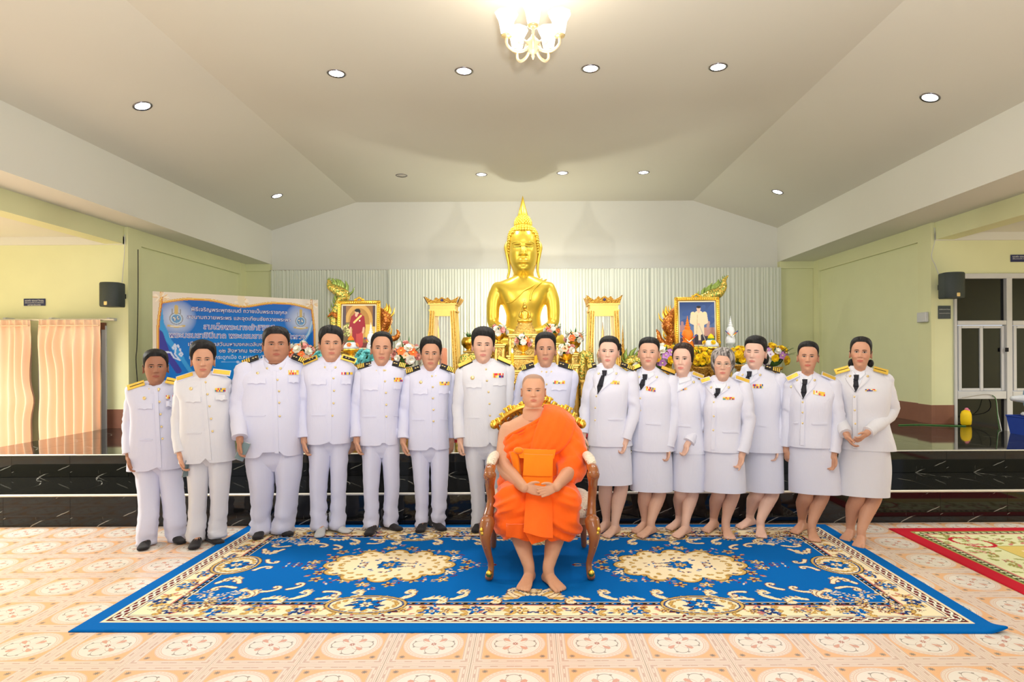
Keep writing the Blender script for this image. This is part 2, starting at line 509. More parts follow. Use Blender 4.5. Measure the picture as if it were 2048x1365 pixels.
# yellow beams over the open sides of the hall
for nm, xa, xb in (('trim_5', XL - .25, XL), ('trim_6', XR, XR + .25)):
    b = MB(); b.box(xa, xb, Y0, DW, 3.06, ZB0)
    structure(nm, b, M['yellow2'], 'yellow beam above the open %s aisle' % ('left' if xa < 0 else 'right'), smooth=False)
# aisle ceilings
for nm, xa, xb in (('ceiling_aisle', -9.6, XL - .25), ('ceiling_aisle', XR + .25, 9.6)):
    b = MB(); b.box(xa, xb, Y0, DW, 3.16, 3.2)
    structure(nm, b, M['white'], 'flat white ceiling of the %s aisle' % ('left' if xa < 0 else 'right'), smooth=False)
# side walls next to the platform with pilasters and top beam
for side, s, xi in (('left', -1, XL), ('right', 1, XR)):
    b = MB()
    def bx(xa, xb, *r): b.box(min(xa, xb), max(xa, xb), *r)
    bx(xi, xi + s * .25, DW + .001, DB, 0, ZB0)
    w_ = structure('wall_' + side, b, M['yellow'], 'pale yellow wall along the %s of the platform' % side, smooth=False)
    b = MB(); bx(xi - s * .05, xi, DW, DW + .30, 0, ZB0 - .001); b.build('pilaster', M['yellow2'], w_, smooth=False)
    b = MB(); bx(xi - s * .05, xi, DB - .30, DB, 0, ZB0 - .001); b.build('pilaster', M['yellow2'], w_, smooth=False)
    b = MB(); bx(xi - s * .045, xi, DW + .3, DB - .3, 3.08, ZB0 - .001); b.build('wall_beam', M['yellow2'], w_, smooth=False)
    b = MB(); bx(xi - s * .062, xi - s * .001, DW - .012, DW + .3, ZP, ZP + .26); bx(xi - s * .014, xi, DW + .3, DB, ZP, ZP + .26)
    structure('baseboard_' + side, b, M['brown'], 'brown painted skirting along the %s wall' % side, smooth=False)
    # aisle end wall
    b = MB()
    if s < 0:
        bx(-9.6, xi, DW, DW + .0005, 0, 3.16)
    else:
        xw0, xw1 = 5.89, 8.6
        bx(xi, xw0, DW, DW + .0005, 0, 3.16); bx(xw0, xw1, DW, DW + .2, 2.57, 3.16); bx(xw1, 9.6, DW, DW + .2, 0, 3.16)
        bx(xw0, xw1, DW, DW + .2, 0, .12)
    aw = structure('wall_end_' + side, b, M['yellow'], 'pale yellow end wall of the %s aisle' % side, smooth=False)
    b = MB(); bx(xi, xi + s * .27, DW - .012, DW, ZP, ZP + .26); b.build('skirting', M['brown'], aw, smooth=False)
    b = MB(); bx(xi, xi + s * 3.9, DW - .03, DW, 3.05, 3.16); b.build('cornice', M['white'], aw, smooth=False)
# back wall
b = MB(); b.box(-5.9, 5.9, DB, DB + .2, 0, 3.30); b.box(BL, BR, DB, DB + .2, 3.30, ZC)
structure('wall_back', b, M['white'], 'white upper wall behind the altar', smooth=False)
for nm, xa, xb in (('trim_7', XL, BL), ('trim_8', BR, XR)):
    b = MB(); b.box(xa, xb, DB - .06, DB, 0, ZB0 - .001); b.box(xa, xb, DB - .10, DB - .06, 3.16, ZB0 - .001)
    structure(nm, b, M['yellow2'], 'narrow yellow strip of wall at the %s end of the altar curtain' % ('left' if xa < 0 else 'right'), smooth=False)
# far enclosing walls of the aisles and a wall behind the camera, with openings left open to the evening
for nm, xa in (('wall_far_left', -9.7), ('wall_far_right', 9.6)):
    b = MB(); b.box(xa, xa + .1, Y0, DW, 0, 3.16)
    structure(nm, b, M['yellow'], 'pale yellow outer wall of the %s aisle' % ('left' if xa < 0 else 'right'), smooth=False)

# window in the right aisle
win = empty('window_1', (0, 0, 0), 'tall window with white frames and black night panes', kind='structure')
def wbox(name, px0, py0, px1, py1, y0, y1, mat, par=win):
    a = W(px0, py0, DW); c = W(px1, py1, DW); b = MB()
    b.box(a.x, c.x, DW + y0, DW + y1, c.z, a.z, 0.004 if mat is M['frame_w'] else 0)
    return b.build(name, mat, par, smooth=False)
for r in ((1906, 548, 2290, 556), (1906, 556, 1913, 880), (2010, 556, 2023, 880), (2125, 556, 2138, 880), (2240, 556, 2290, 880), (1913, 642, 2010, 650), (2023, 642, 2240, 650), (1913, 783, 2010, 798), (2023, 783, 2240, 798)):
    wbox('window_frame', *r, -.03, .06, M['frame_w'])
for x in (1913, 2023, 2138):
    wbox('window_pane', x, 556, x + 100, 642, .03, .04, M['black_gloss'])
    wbox('window_pane', x, 798, x + 100, 900, .03, .04, M['black_gloss'])
    for k in (0, 1):
        xa = x + 2 + k * 46; s_ = wbox('window_sash', xa, 652, xa + 7, 782, -.02 + .03 * k, .02 + .03 * k, M['frame_w'])
        wbox('window_sash', xa + 43, 652, xa + 50, 782, -.02 + .03 * k, .02 + .03 * k, M['frame_w'])
        wbox('window_sash', xa + 7, 652, xa + 43, 657, -.02 + .03 * k, .02 + .03 * k, M['frame_w'])
        wbox('window_sash', xa + 7, 777, xa + 43, 782, -.02 + .03 * k, .02 + .03 * k, M['frame_w'])
        wbox('window_pane', xa + 7, 657, xa + 43, 777, .0 + .03 * k, .01 + .03 * k, M['black_gloss'])
wbox('window_handle', 2007, 696, 2012, 704, -.05, -.03, M['black_cloth'])
# a second window behind the left aisle curtains
w2 = empty('window_2', (0, 0, 0), 'brown door leaf and white frame behind the peach curtains', kind='structure')
wbox('window_frame', 205, 652, 216, 960, -.03, .0, M['frame_w'], w2); wbox('window_frame', 199, 646, 213, 660, -.04, .0, M['brown'], w2)
wbox('window_frame', 79, 652, 84, 960, -.03, .0, M['frame_w'], w2)
wbox('window_pane', 84, 660, 203, 960, -.012, -.004, M['black_gloss'], w2); wbox('window_frame', 203, 656, 206, 960, -.04, -.0, M['brown'], w2)
# ================================================================ people
def uniform(name, c):
    m = Mat(name, c, 0.72, sheen=0.2, spec=0.25)
    n = m.noise(5, 2)
    m.col(m.mix(n, tuple(v * 0.97 for v in c), c))
    a = m.noise(9, 3, dist=1.2, stretch=(1.0, 1.0, 0.45)); w = m.noise(700, 1)
    m.bump(a + w * 0.03, 0.16, 0.035)
    return m.m
M['uni'] = uniform('white_uniform_cloth', L((218, 218, 238)))
M['uni_warm'] = uniform('warm_white_uniform_cloth', L((222, 221, 228)))
M['uni_w'] = uniform('crisp_white_uniform_cloth', L((224, 224, 238)))
M['shirt'] = fabric('white_shirt_cloth', L((228, 230, 240)), 0.7)
M['tie'] = fabric('black_tie_cloth', L((34, 34, 42)), 0.6)
M['sock'] = fabric('black_sock', L((36, 32, 34)), 0.9)
M['sock_grey'] = fabric('grey_sock', L((186, 186, 188)), 0.9)
M['skin'] = vcol('skin', 0.52, 0.35, 350, 0.12, sub=0.04, vary=0.05, nscale=60)
def hair_mat(name, c, c2=None, rough=0.42):
    m = Mat(name, c, rough + .1, spec=0.22)
    n = m.noise(60, 4, stretch=(1.0, 1.0, 0.22))
    m.col(m.mix(n.ss(0.35, 0.65), c, c2 or tuple(v * 2.0 + 0.004 for v in c)))
    m.bump(m.noise(130, 3, stretch=(1.0, 1.0, 0.15)), 0.6, 0.006)
    return m.m
M['hair'] = hair_mat('black_hair', (0.008, 0.007, 0.007))
M['hair_br'] = hair_mat('dark_brown_hair', (0.018, 0.010, 0.008), (0.05, 0.026, 0.02))
M['hair_grey'] = hair_mat('greying_hair', (0.06, 0.05, 0.045), L((178, 170, 166)))
M['eye_white'] = Mat('eye_white', L((196, 184, 176)), 0.3).m
M['iris'] = Mat('dark_iris', (0.012, 0.008, 0.006), 0.12).m
M['lash'] = Mat('lash_line', (0.025, 0.016, 0.012), 0.7).m
M['rib'] = vcol('ribbon_cloth', 0.6, 0.3, vary=0.02)
M['board_black'] = fabric('black_shoulder_board', L((24, 22, 24)), 0.7)
M['board_gold'] = metal('gold_braid', L((250, 208, 84)), 0.42, 120, 0.5, m_=0.45)
M['board_white'] = fabric('white_gold_braid', L((226, 216, 178)), 0.6)
M['spectacle'] = metal('spectacle_metal', L((232, 214, 190)), 0.22, 20, 0.0)
M['phone'] = Mat('phone_glass', L((120, 140, 142)), 0.1).m
M['phone_edge'] = metal('phone_edge_metal', L((180, 180, 190)), 0.3, 20, 0)

HP = [(-0.45, .235, .15, .235, 2.0), (-0.25, .228, .145, .225, 2.0), (-0.12, .225, .15, .215, 1.9), (-0.06, .222, .19, .215, 1.8), (-0.025, .215, .255, .215, 1.6), (.0, .205, .305, .215, 1.5), (.03, .205, .335, .215, 1.55), (.07, .212, .352, .22, 1.7), (.12, .226, .36, .225, 1.9),
      (.18, .246, .366, .235, 2.1), (.26, .268, .372, .26, 2.25), (.34, .286, .376, .30, 2.35), (.42, .300, .38, .355, 2.4), (.50, .307, .382, .40, 2.4), (.58, .311, .384, .425, 2.35), (.66, .314, .38, .432, 2.3), (.75, .308, .362, .42, 2.2), (.83, .288, .328, .385, 2.1),
      (.89, .256, .283, .335, 2.0), (.94, .208, .222, .265, 2.0), (.975, .140, .145, .175, 2.0), (.993, .075, .075, .09, 2.0), (1.0, .002, .002, .002, 2.0)]
class Head:
    def __init__(s, fw=1.0, jaw=1.0, neck=1.0, nose=1.0, smile=0.0, lip=1.0, cheek=1.0, eye_z=.505, calm=False):
        s.fw, s.jaw, s.neck, s.nose, s.smile, s.lip, s.cheek, s.ez, s.calm = fw, jaw, neck, nose, smile, lip, cheek, eye_z, calm
    def prof(s, z):
        w, f, b, n = interp(HP, z)
        k = s.fw
        if z < .5: k = s.fw * (1 + (s.jaw - 1) * smooth(.5, .2, z))
        if z < .06: k = k + (s.neck - k) * smooth(.06, -.08, z)
        return w * k, f * (1 if z > -.02 else (1 + (s.neck - 1) * .6)), b * (1 + (s.neck - 1) * .7 * smooth(.3, 0, z)), n
    def disp(s, x, z):
        g = lambda cx, cz, sx, sz: math.exp(-((x - cx) / sx) ** 2 - ((z - cz) / sz) ** 2)
        ax = abs(x); d = 0.0
        # nose
        if .30 < z < .60:
            t = smooth(.58, .375, z) ; dn = smooth(.318, .352, z)
            wd = .026 + .020 * t
            d += s.nose * (.020 + .092 * t ** 1.3) * math.exp(-(ax / wd) ** 2) * dn * smooth(.60, .54, z)
        d += s.nose * .040 * math.exp(-((ax - .047) / .026) ** 2 - ((z - .352) / .024) ** 2)
        d -= .010 * math.exp(-((ax - .03) / .02) ** 2 - ((z - .318) / .010) ** 2)
        # eyes, brow, cheek
        gg = lambda cx, cz, sx, sz: math.exp(-((ax - cx) / sx) ** 2 - ((z - cz) / sz) ** 2)
        d -= .042 * gg(.118, s.ez + .012, .068, .040)
        d += .016 * gg(.122, s.ez - .004, .05, .022)
        d += .011 * gg(.11, .575, .08, .026)
        d += .013 * s.cheek * gg(.165, .40, .075, .06)
        d -= .014 * math.exp(-((ax - .075 - (.35 - z) * .35) / .014) ** 2 - ((z - .30) / .06) ** 2) * s.cheek
        # mouth
        zm = .222 + s.smile * .9 * max(0, ax) ** 2
        mw = .088
        env = math.exp(-(ax / mw) ** 4)
        d += .020 * math.exp(-(x / .12) ** 2 - ((z - .225) / .055) ** 2)
        d += s.lip * (.014 * math.exp(-((z - zm - .020) / .013) ** 2) + .017 * math.exp(-((z - zm + .022) / .016) ** 2)) * env
        d -= .016 * math.exp(-((z - zm) / .0055) ** 2) * env
        d -= .012 * math.exp(-(x / .08) ** 2 - ((z - .148) / .020) ** 2)
        d += .020 * math.exp(-(x / .075) ** 2 - ((z - .075) / .045) ** 2)
        d += s.smile * .06 * gg(.15, .33, .05, .05)
        return d
    def front(s, x, z, off=0.0):
        w, f, b, n = s.prof(z)
        q = 1 - min(.999, abs(x / w)) ** n
        k = q ** (1 / n)
        return Vector((x, -(f * k + s.disp(x, z) * min(1, max(0, (k - .15) / .4))) - off, z))
    def at(s, t, z, th=0.0):
        w, f, b, n = s.prof(z)
        st, ct = math.sin(t), math.cos(t)
        dd = f if ct > 0 else b; nn = n if ct > 0 else 2.0
        if ct <= 0: pass
        x = w * math.copysign(abs(st) ** (2 / nn), st); k = abs(ct) ** (2 / nn)
        y = -k * dd if ct > 0 else k * dd
        if ct > 0: y -= s.disp(x, z) * min(1, max(0, (k - .15) / .4))
        p = Vector((x, y, z))
        if th:
            o = Vector((x, y, (z - .55) * .9)); 
            if o.length > 1e-6: p = p + o.normalized() * th
        return p

def skin_cols(hd, pts, c, lipc, scalp=None, blush=0.0):
    out = []
    for p in pts:
        q = c
        x, y, z = p
        if y < -.15:
            zm = .222 + hd.smile * .9 * x * x
            e = smooth(.100, .082, abs(x)) 
            up = smooth(.046 - abs(x) * .28, .034 - abs(x) * .28, z - zm) * smooth(-.052 + abs(x) * .3, -.040 + abs(x) * .3, z - zm)
            if abs(x) < .10 and e * up > 0: q = tuple(a + (b_ - a) * e * up for a, b_ in zip(q, lipc))
            bl = blush * math.exp(-((abs(x) - .17) / .07) ** 2 - ((z - .38) / .07) ** 2)
            q = (q[0] * (1 + .06 * bl), q[1] * (1 - .12 * bl), q[2] * (1 - .12 * bl))
        if scalp:
            ang = abs(math.atan2(x, -y))
            zl = .86 if ang < .7 else (.86 - (ang - .7) / .7 * .30 if ang < 1.4 else (.50 if ang < 1.9 else .50 - (ang - 1.9) * .3))
            k = smooth(zl - .02, zl + .035, z)
            q = tuple(a + (b_ - a) * k * .62 for a, b_ in zip(q, scalp))
        out.append(q)
    return out

def head_frame(top, chin, D, cx_top, cx_chin, yaw=0.0, pitch=0.0, oy=0.0):
    """maps head units (chin z=0, crown z=1, face towards -y) to the world"""
    a = W(cx_chin, chin, D + oy); b = W(cx_top, top, D + oy)
    s = (b - a).length; up = (b - a).normalized()
    X_ = Vector((1, 0, 0)); X_ = (X_ - up * X_.dot(up)).normalized(); Y_ = up.cross(X_)
    R = Matrix((X_, Y_, up)).transposed()
    R = R @ Matrix.Rotation(yaw, 3, 'Z') @ Matrix.Rotation(pitch, 3, 'X')
    T = Matrix.Translation(a + up * s * .45) @ (R.to_4x4()) @ Matrix.Scale(s, 4) @ Matrix.Translation((0, 0, -.45))
    return T, s

def build_head(mb, hd, T, skin, lipc, scalp=None, blush=0.4, ears=True, earc=None):
    NT = 56
    zs = []
    z = -0.42
    while z < .992:
        zs.append(z)
        z += .035 if z < -.1 else (.02 if z < .12 else (.0125 if z < .64 else (.024 if z < .88 else .016)))
    zs += [.993, .9985, 1.0]
    ts = [(-math.pi + 2 * math.pi * (k + .5) / NT) for k in range(NT)]
    ts = [t - .42 * math.sin(t) for t in ts]
    rings = [[hd.at(t, z) for t in ts] for z in zs]
    flat = [p for r in rings for p in r]
    cols = skin_cols(hd, flat, skin, lipc, scalp, blush)
    old = mb.T; mb.T = T
    mb.loft(rings, cap=True, cols=cols)
    if ears:
        for s in (-1, 1):
            w = hd.prof(.44)[0]
            pts = []
            vs = []; n = 12
            ring1 = []; ring2 = []; ring3 = []; ring0 = []
            for k in range(n):
                a = 2 * math.pi * k / n
                ey, ez = math.cos(a) * .062, math.sin(a) * .135
                if ez < 0: ey *= .72
                ey += .02 + (ez * .15)
                ring0.append((s * (w - .03), ey * .5 + .02, .44 + ez * .6))
                ring1.append((s * (w + .030), ey + .018, .44 + ez))
                ring2.append((s * (w + .050), ey * 1.05 + .004, .44 + ez * 1.02))
                ring3.append((s * (w + .018), ey * .6, .44 + ez * .62))
            mb.loft([ring0, ring1, ring2, ring3], cap=True, cols=[tuple(v * .97 for v in skin)] * (4 * n))
    mb.T = old

def eye_mesh(hd, T, s, parent, look=0.0, open_=1.0, size=1.0, man=True):
    mb = MB(); mb.T = T
    ex, ez = .120 * hd.fw, hd.ez
    a = .062 * size; hu = .023 * open_ * size; hl = .012 * open_ * size
    tilt = .06 * s
    def up(u): return hu * max(0, 1 - u * u) ** .75
    def lo(u): return -hl * max(0, 1 - u * u) ** .9
    def P_(u, v, off): return hd.front(s * ex + a * u, ez + v + a * u * tilt, off)
    n = 10
    rows = []
    mb.mi = 0
    for r_ in (0, .5, 1):
        rows.append([P_(-1 + 2 * k / n, lo(-1 + 2 * k / n) * (1 - r_) + up(-1 + 2 * k / n) * r_, .006 + .006 * (1 - abs(-1 + 2 * k / n)) * (1 - abs(r_ - .5))) for k in range(n + 1)])
    mb.loft(rows, closed=False, cap=False)
    mb.mi = 1
    R = .0235 * size; cu = look / a * .02
    vs = [P_(cu, .004, .016)]
    for k in range(14):
        an = 2 * math.pi * k / 14; u = cu + math.cos(an) * R / a
        v = .004 + math.sin(an) * R
        v = min(up(u) + .001, max(lo(u), v)); vs.append(P_(u, v, .0145))
    mb.add(vs, [(0, 1 + k, 1 + (k + 1) % 14) for k in range(14)])
    mb.mi = 2
    r1 = [P_(-1.08 + 2.16 * k / n, up(min(1, max(-1, -1.0 + 2.0 * k / n))) - .003, .0165) for k in range(n + 1)]
    r2 = [P_(-1.08 + 2.16 * k / n, up(min(1, max(-1, -1.0 + 2.0 * k / n))) + (.0075 if man else .010), .0155) for k in range(n + 1)]
    mb.loft([r1, r2], closed=False, cap=False)
    r3 = [P_(-1 + 2 * k / n, lo(-1 + 2 * k / n) - .0035, .013) for k in range(n + 1)]
    r4 = [P_(-1 + 2 * k / n, lo(-1 + 2 * k / n) + .0005, .014) for k in range(n + 1)]
    mb.loft([r3, r4], closed=False, cap=False)
    return mb.build('eye', [M['eye_white'], M['iris'], M['lash']], parent)

def brow_mesh(hd, T, s, parent, mat, thick=1.0, z=.572, arch=.012):
    mb = MB(); mb.T = T
    n = 10; r1 = []; r2 = []; r3 = []
    for k in range(n + 1):
        u = k / n; x = s * (.045 + .15 * u) * hd.fw
        zz = z + arch * math.sin(u * math.pi * .8) - .008 * u * u * 1.5
        h = (.013 * thick) * (0.55 + .45 * math.sin(min(1, u * 1.6) * math.pi / 2)) * (1 - u ** 3 * .8)
        r1.append(hd.front(x, zz - h, .002)); r2.append(hd.front(x, zz, .010)); r3.append(hd.front(x, zz + h, .002))
    mb.loft([r1, r2, r3] if s > 0 else [r3, r2, r1], closed=False, cap=False)
    return mb.build('eyebrow', mat, parent)

def hair_mesh(hd, T, parent, mat, front=.86, temple=.76, side=.47, behind=.42, back=.12, th_top=.06, th_side=.035, th_back=.04, part=None, rough=.008, fringe=None, seed=0, name='hair', edge=.008, tuck=None, spike=0.0):
    mb = MB(); mb.T = T
    NT = 64; NS = 16
    keys = [(0.0, front), (.45, front - .005), (.78, temple), (1.05, (temple + side) / 2 + .03), (1.25, side), (1.50, side), (1.62, .60 if tuck is None else tuck), (1.85, .60 if tuck is None else tuck), (2.0, behind), (2.5, (behind + back) / 2 - .02), (3.2, back)]
    rings = []
    for i in range(NS + 1):
        s_ = i / NS; ring = []
        for k in range(NT):
            t = -math.pi + 2 * math.pi * (k + .5) / NT; t = t - .25 * math.sin(t)
            zl = interp(keys, abs(t))[0]
            if fringe: zl -= fringe(t)
            q = 1 - (1 - s_) ** 1.0
            z = 1.0 - (1.0 - zl) * (s_ ** 1.45) if zl > .5 else 1.0 - (1.0 - zl) * (s_ ** 1.3)
            z = min(z, .9999)
            ct = math.cos(t)
            ths = th_side if abs(math.sin(t)) > .7 else (th_side * .8 + .2 * th_top if ct > 0 else th_back)
            up = smooth(.62, .95, z)
            th = th_top * up + (ths + (th_side - ths) * abs(math.sin(t))) * (1 - up)
            if part is not None:
                x = hd.prof(max(0, z))[0] * math.sin(t)
                if ct > -.3: th -= .030 * math.exp(-((x - part) / .022) ** 2) * smooth(.80, .9, z) 
            fade = smooth(1.0, .74, s_)
            th = (th * (.18 + .82 * fade)) if i < NS else .006
            nz = mnoise.noise(Vector((math.sin(t) * 4 + seed, math.cos(t) * 4, z * (2.5 if spike == 0 else 9))))
            nz2 = mnoise.noise(Vector((t * 14 + seed, z * 3, 1.7)))
            th += (nz * rough + nz2 * rough * .6 + spike * max(0, nz2) * up) * (fade * .7 + .3)
            ring.append(hd.at(t, z, max(.004, th)))
        rings.append(ring)
    # turn the rim inwards
    rim = [hd.at((-math.pi + 2 * math.pi * (k + .5) / NT) - .25 * math.sin(-math.pi + 2 * math.pi * (k + .5) / NT), max(-.2, 0), 0) for k in range(NT)]
    last = [p.copy() for p in rings[-1]]
    inner = []
    for p in last:
        d = Vector((p.x, p.y, 0)); d.normalize(); inner.append(p - d * .03 + Vector((0, 0, .012)))
    rings.append(inner)
    mb.loft(rings, cap=False, capstart=True)
    return mb.build(name, mat, parent)

# ---------------------------------------------------------------- garments
class Surf:
    """stack of super-ellipses (z, cx, w, d, cy); shear turns the body"""
    def __init__(s, rows, n=2.4, shear=0.0, nb=2.2):
        rows = sorted(rows); s.n = n; s.nb = nb; s.shear = shear
        P_ = [np.array(r, float) for r in rows]; out = []
        for i in range(len(P_) - 1):
            p0 = P_[max(0, i-1)]; p1 = P_[i]; p2 = P_[i+1]; p3 = P_[min(len(P_)-1, i+2)]
            for k in range(6):
                t = k / 6
                q = .5 * ((2*p1) + (-p0+p2)*t + (2*p0-5*p1+4*p2-p3)*t*t + (-p0+3*p1-3*p2+p3)*t**3)
                q[0] = p1[0] + (p2[0]-p1[0]) * t
                out.append(tuple(q))
        out.append(tuple(P_[-1])); s.rows = out
        s.z0, s.z1 = out[0][0], out[-1][0]
    def front(s, x, z, off=0.0):
        """point of the front that is seen where (x, z) of the middle plane is seen"""
        X0, Z0 = x, z; P0 = s.rows[len(s.rows) // 2][4]
        for _ in range(3):
            cx, w, d, cy = interp(s.rows, z)
            q = 1 - min(.995, abs((x - cx) / w)) ** s.n
            y = cy - d * q ** (1 / s.n) + s.shear * (x - cx) - off
            x, z = X0 * y / P0, H + (Z0 - H) * y / P0
        return Vector((x, y, z))
    def ring(s, row, seg=40, zf=None, grow=0.0):
        z, cx, w, d, cy = row; out = []
        w += grow; d += grow
        for k in range(seg):
            t = 2 * math.pi * k / seg; st, ct = math.sin(t), math.cos(t)
            n = s.n if ct > 0 else s.nb
            x = w * math.copysign(abs(st) ** (2 / n), st); y = -math.copysign(abs(ct) ** (2 / n), ct) * d
            zz = z if zf is None else z + zf(cx + x, ct)
            out.append(Vector((cx + x, cy + y + s.shear * x, zz)))
        return out
    def loft(s, mb, seg=40, zf_bottom=None, z_from=None, z_to=None, grow=0.0, cap=True):
        rows = [r for r in s.rows if (z_from is None or r[0] >= z_from) and (z_to is None or r[0] <= z_to)]
        rings = [s.ring(r, seg, zf_bottom if (i == 0) else None, grow) for i, r in enumerate(rows)]
        mb.loft(rings, cap=cap is not None and cap, capend=True if cap is None else None)

def surf_patch(S, corners, off, nu=8, nv=6, thick=None, name='patch', mat=None, parent=None, topf=None, botf=None, D=None, col=None, mb=None, lift=0.0):
    """patch lying on a surface; corners TL, TR, BR, BL as world (x, z)"""
    own = mb is None
    mb = mb or MB()
    if col: mb.col = col
    rows = []
    thick = off if thick is None else thick
    for j in range(nv + 1):
        v = j / nv; r = []
        for i in range(nu + 1):
            u = i / nu
            x = (corners[0][0] * (1-u) + corners[1][0] * u) * (1-v) + (corners[3][0] * (1-u) + corners[2][0] * u) * v
            zt = corners[0][1] * (1-u) + corners[1][1] * u + (topf(u) if topf else 0)
            zb = corners[3][1] * (1-u) + corners[2][1] * u + (botf(u) if botf else 0)
            r.append(S.front(x, zt * (1-v) + zb * v, off + lift * v * v))
        rows.append(r)
    # rim back to the surface
    def back(p): return Vector((p.x, p.y + thick + lift, p.z))
    full = [[back(r[0])] + r + [back(r[-1])] for r in rows]
    full = [[back(p) for p in full[0]]] + full + [[back(p) for p in full[-1]]]
    mb.loft(full[::-1], closed=False, cap=False)
    if own: return mb.build(name, mat, parent, sharp=40)

def sleeve(mb, pts, radii, seg=20, seed=0, amp=.007, flat=.95):
    P_ = catmull(pts, 7)
    n = len(P_); R_ = []
    for i in range(n):
        t = i / (n - 1) * (len(radii) - 1); k = min(int(t), len(radii) - 2); R_.append(radii[k] + (radii[k+1] - radii[k]) * (t - k))
    b0 = len(mb.v)
    mb.tube(P_, R_, seg, True, False, flat=flat, up=(0, 1, 0))
    for i in range(b0, len(mb.v)):
        v = Vector(mb.v[i])
        e = mnoise.noise(Vector((v.x * 14 + seed, v.y * 14, v.z * 22))) * amp
        e2 = mnoise.noise(Vector((v.x * 5 + seed, v.y * 5, v.z * 40 + v.x * 25))) * amp * .8
        c = P_[min(n - 1, max(0, (i - b0) // seg - 3))]
        d = (v - c); 
        if d.length > 1e-6: v += d.normalized() * (e + e2)
        mb.v[i] = tuple(v)

def hand_pts(mb, wrist, d, lat, size=.17, curl=.5, wr=.026, spread=.10, point=False, flip=False):
    """wrist position, finger direction d, lat = towards the thumb; palm faces d x lat side"""
    d = Vector(d).normalized(); lat = Vector(lat); lat = (lat - d * lat.dot(d)).normalized(); nrm = d.cross(lat).normalized() * (-1 if flip else 1)
    w = Vector(wrist); s = size / .18
    # palm
    rings = []
    for t, hw, ht, o in ((-.25, .026, .021, 0), (0, .026, .019, 0), (.3, .035, .019, .002), (.65, .040, .017, .002), (.95, .040, .013, 0), (1.06, .034, .009, 0)):
        c = w + d * (.088 * s * t) + lat * (o * s)
        hw2 = (hw if t > 0 else wr) * s; ht2 = ht * s
        rings.append([c + lat * (math.cos(2*math.pi*k/12) * hw2) + nrm * (math.sin(2*math.pi*k/12) * ht2) for k in range(12)])
    mb.loft(rings, cap=True)
    # fingers
    for i, (o, ln, r) in enumerate(((.029, .068, .0088), (.0098, .076, .0092), (-.0098, .071, .0088), (-.029, .056, .0078))):
        base = w + d * (.078 * s) + lat * (o * s)
        dd = (d + lat * (spread * (1.2 - i * .8))).normalized(); p = base; pts = [p - dd * .01]
        cu = curl * (1 + .12 * i)
        if point and i == 0: cu = .08
        ang = .15 + cu * .25
        for seg_l, a in ((.45, cu * .9), (.30, cu * 1.1), (.25, cu * .7)):
            q = dd * math.cos(ang) + nrm * math.sin(ang)
            p = p + q * (ln * s * seg_l); pts.append(p); ang += a
        mb.tube(pts, [r * s * 1.06, r * s * 1.04, r * s * .96, r * s * .82], 8, up=tuple(lat))
    # thumb
    p = w + d * (.022 * s) + lat * (.026 * s); q = (d * .72 + lat * .62 + nrm * .25).normalized()
    p1 = p + q * .034 * s; q2 = (d * .90 + lat * .32 + nrm * .28).normalized(); p2 = p1 + q2 * .030 * s; q3 = (d * .97 + lat * .05 + nrm * .3).normalized(); p3 = p2 + q3 * .024 * s
    mb.tube([p - q * .012, p, p1, p2, p3], [.014 * s, .0145 * s, .0118 * s, .0105 * s, .0085 * s], 8, up=tuple(nrm))

def foot_pts(mb, heel, yaw, length=.24, bare=True, ankle_h=.085, wscale=1.0):
    """heel point on the floor; yaw 0 points to the camera, + to the right"""
    f = Vector((math.sin(yaw), -math.cos(yaw), 0)); r = Vector((-f.y, f.x, 0)) * -1
    r = Vector((math.cos(yaw), math.sin(yaw), 0))
    L_ = length; rings = []
    prof = ((.0, .018, .004, .040), (.03, .030, .0, .062), (.12, .033, .0, .085), (.25, .033, .0, .088), (.40, .034, .002, .072), (.55, .039, .002, .054), (.70, .044, .0, .042), (.80, .045, .0, .034), (.88, .042, .0, .028))
    if not bare: prof = prof[:-1] + ((.90, .042, 0, .030), (.97, .032, .002, .026), (1.0, .014, .006, .018))
    for t, hw, z0, z1 in prof:
        c = heel + f * (L_ * t); ring = []; hw *= wscale
        for k in range(14):
            a = 2 * math.pi * k / 14; cx = math.cos(a); sz = math.sin(a)
            zz = z0 + (z1 - z0) * (.5 + .5 * sz) if sz > 0 else z0 + (z1 - z0) * .5 * (1 + math.copysign(abs(sz) ** .5, sz))
            ring.append(c + r * (cx * hw) + Vector((0, 0, max(.001, zz))))
        rings.append(ring)
    mb.loft(rings, cap=True)
    return f, r

def px_len(n, D): return n * D / F

def limb_leg(mb, pts, radii, seg=14):
    P_ = catmull(pts, 5); n = len(P_); R_ = []
    for i in range(n):
        t = i / (n - 1) * (len(radii) - 1); k = min(int(t), len(radii) - 2); R_.append(radii[k] + (radii[k+1] - radii[k]) * (t - k))
    mb.tube(P_, R_, seg)

def bare_foot(mb, heel, yaw, length=.235, big_side=1, wscale=1.0):
    f, r = foot_pts(mb, heel, yaw, length, True, wscale=wscale)
    for i in range(5):
        o = big_side * (.033 - .0175 * i) * wscale
        ln = (1.0, .985, .955, .92, .875)[i] * length; rr = (.0125, .0088, .0083, .0080, .0076)[i]
        b = heel + f * (length * .78) + r * o; e = heel + f * (ln - rr) + r * (o * 1.05)
        mb.tube([b + Vector((0, 0, .020)), b * .5 + e * .5 + Vector((0, 0, .018)), e + Vector((0, 0, rr + .001))], [rr * 1.05, rr, rr], 8, up=(0, 0, 1))

SKIN = {'dark': L((180, 128, 102)), 'tan': L((204, 152, 124)), 'light': L((218, 172, 148)), 'fair': L((226, 184, 164)), 'brown': L((166, 116, 92))}
def lipcol(c, k=1.0): return (c[0] * (.80 + .06 * k), c[1] * (.60 - .05 * k), c[2] * (.62))

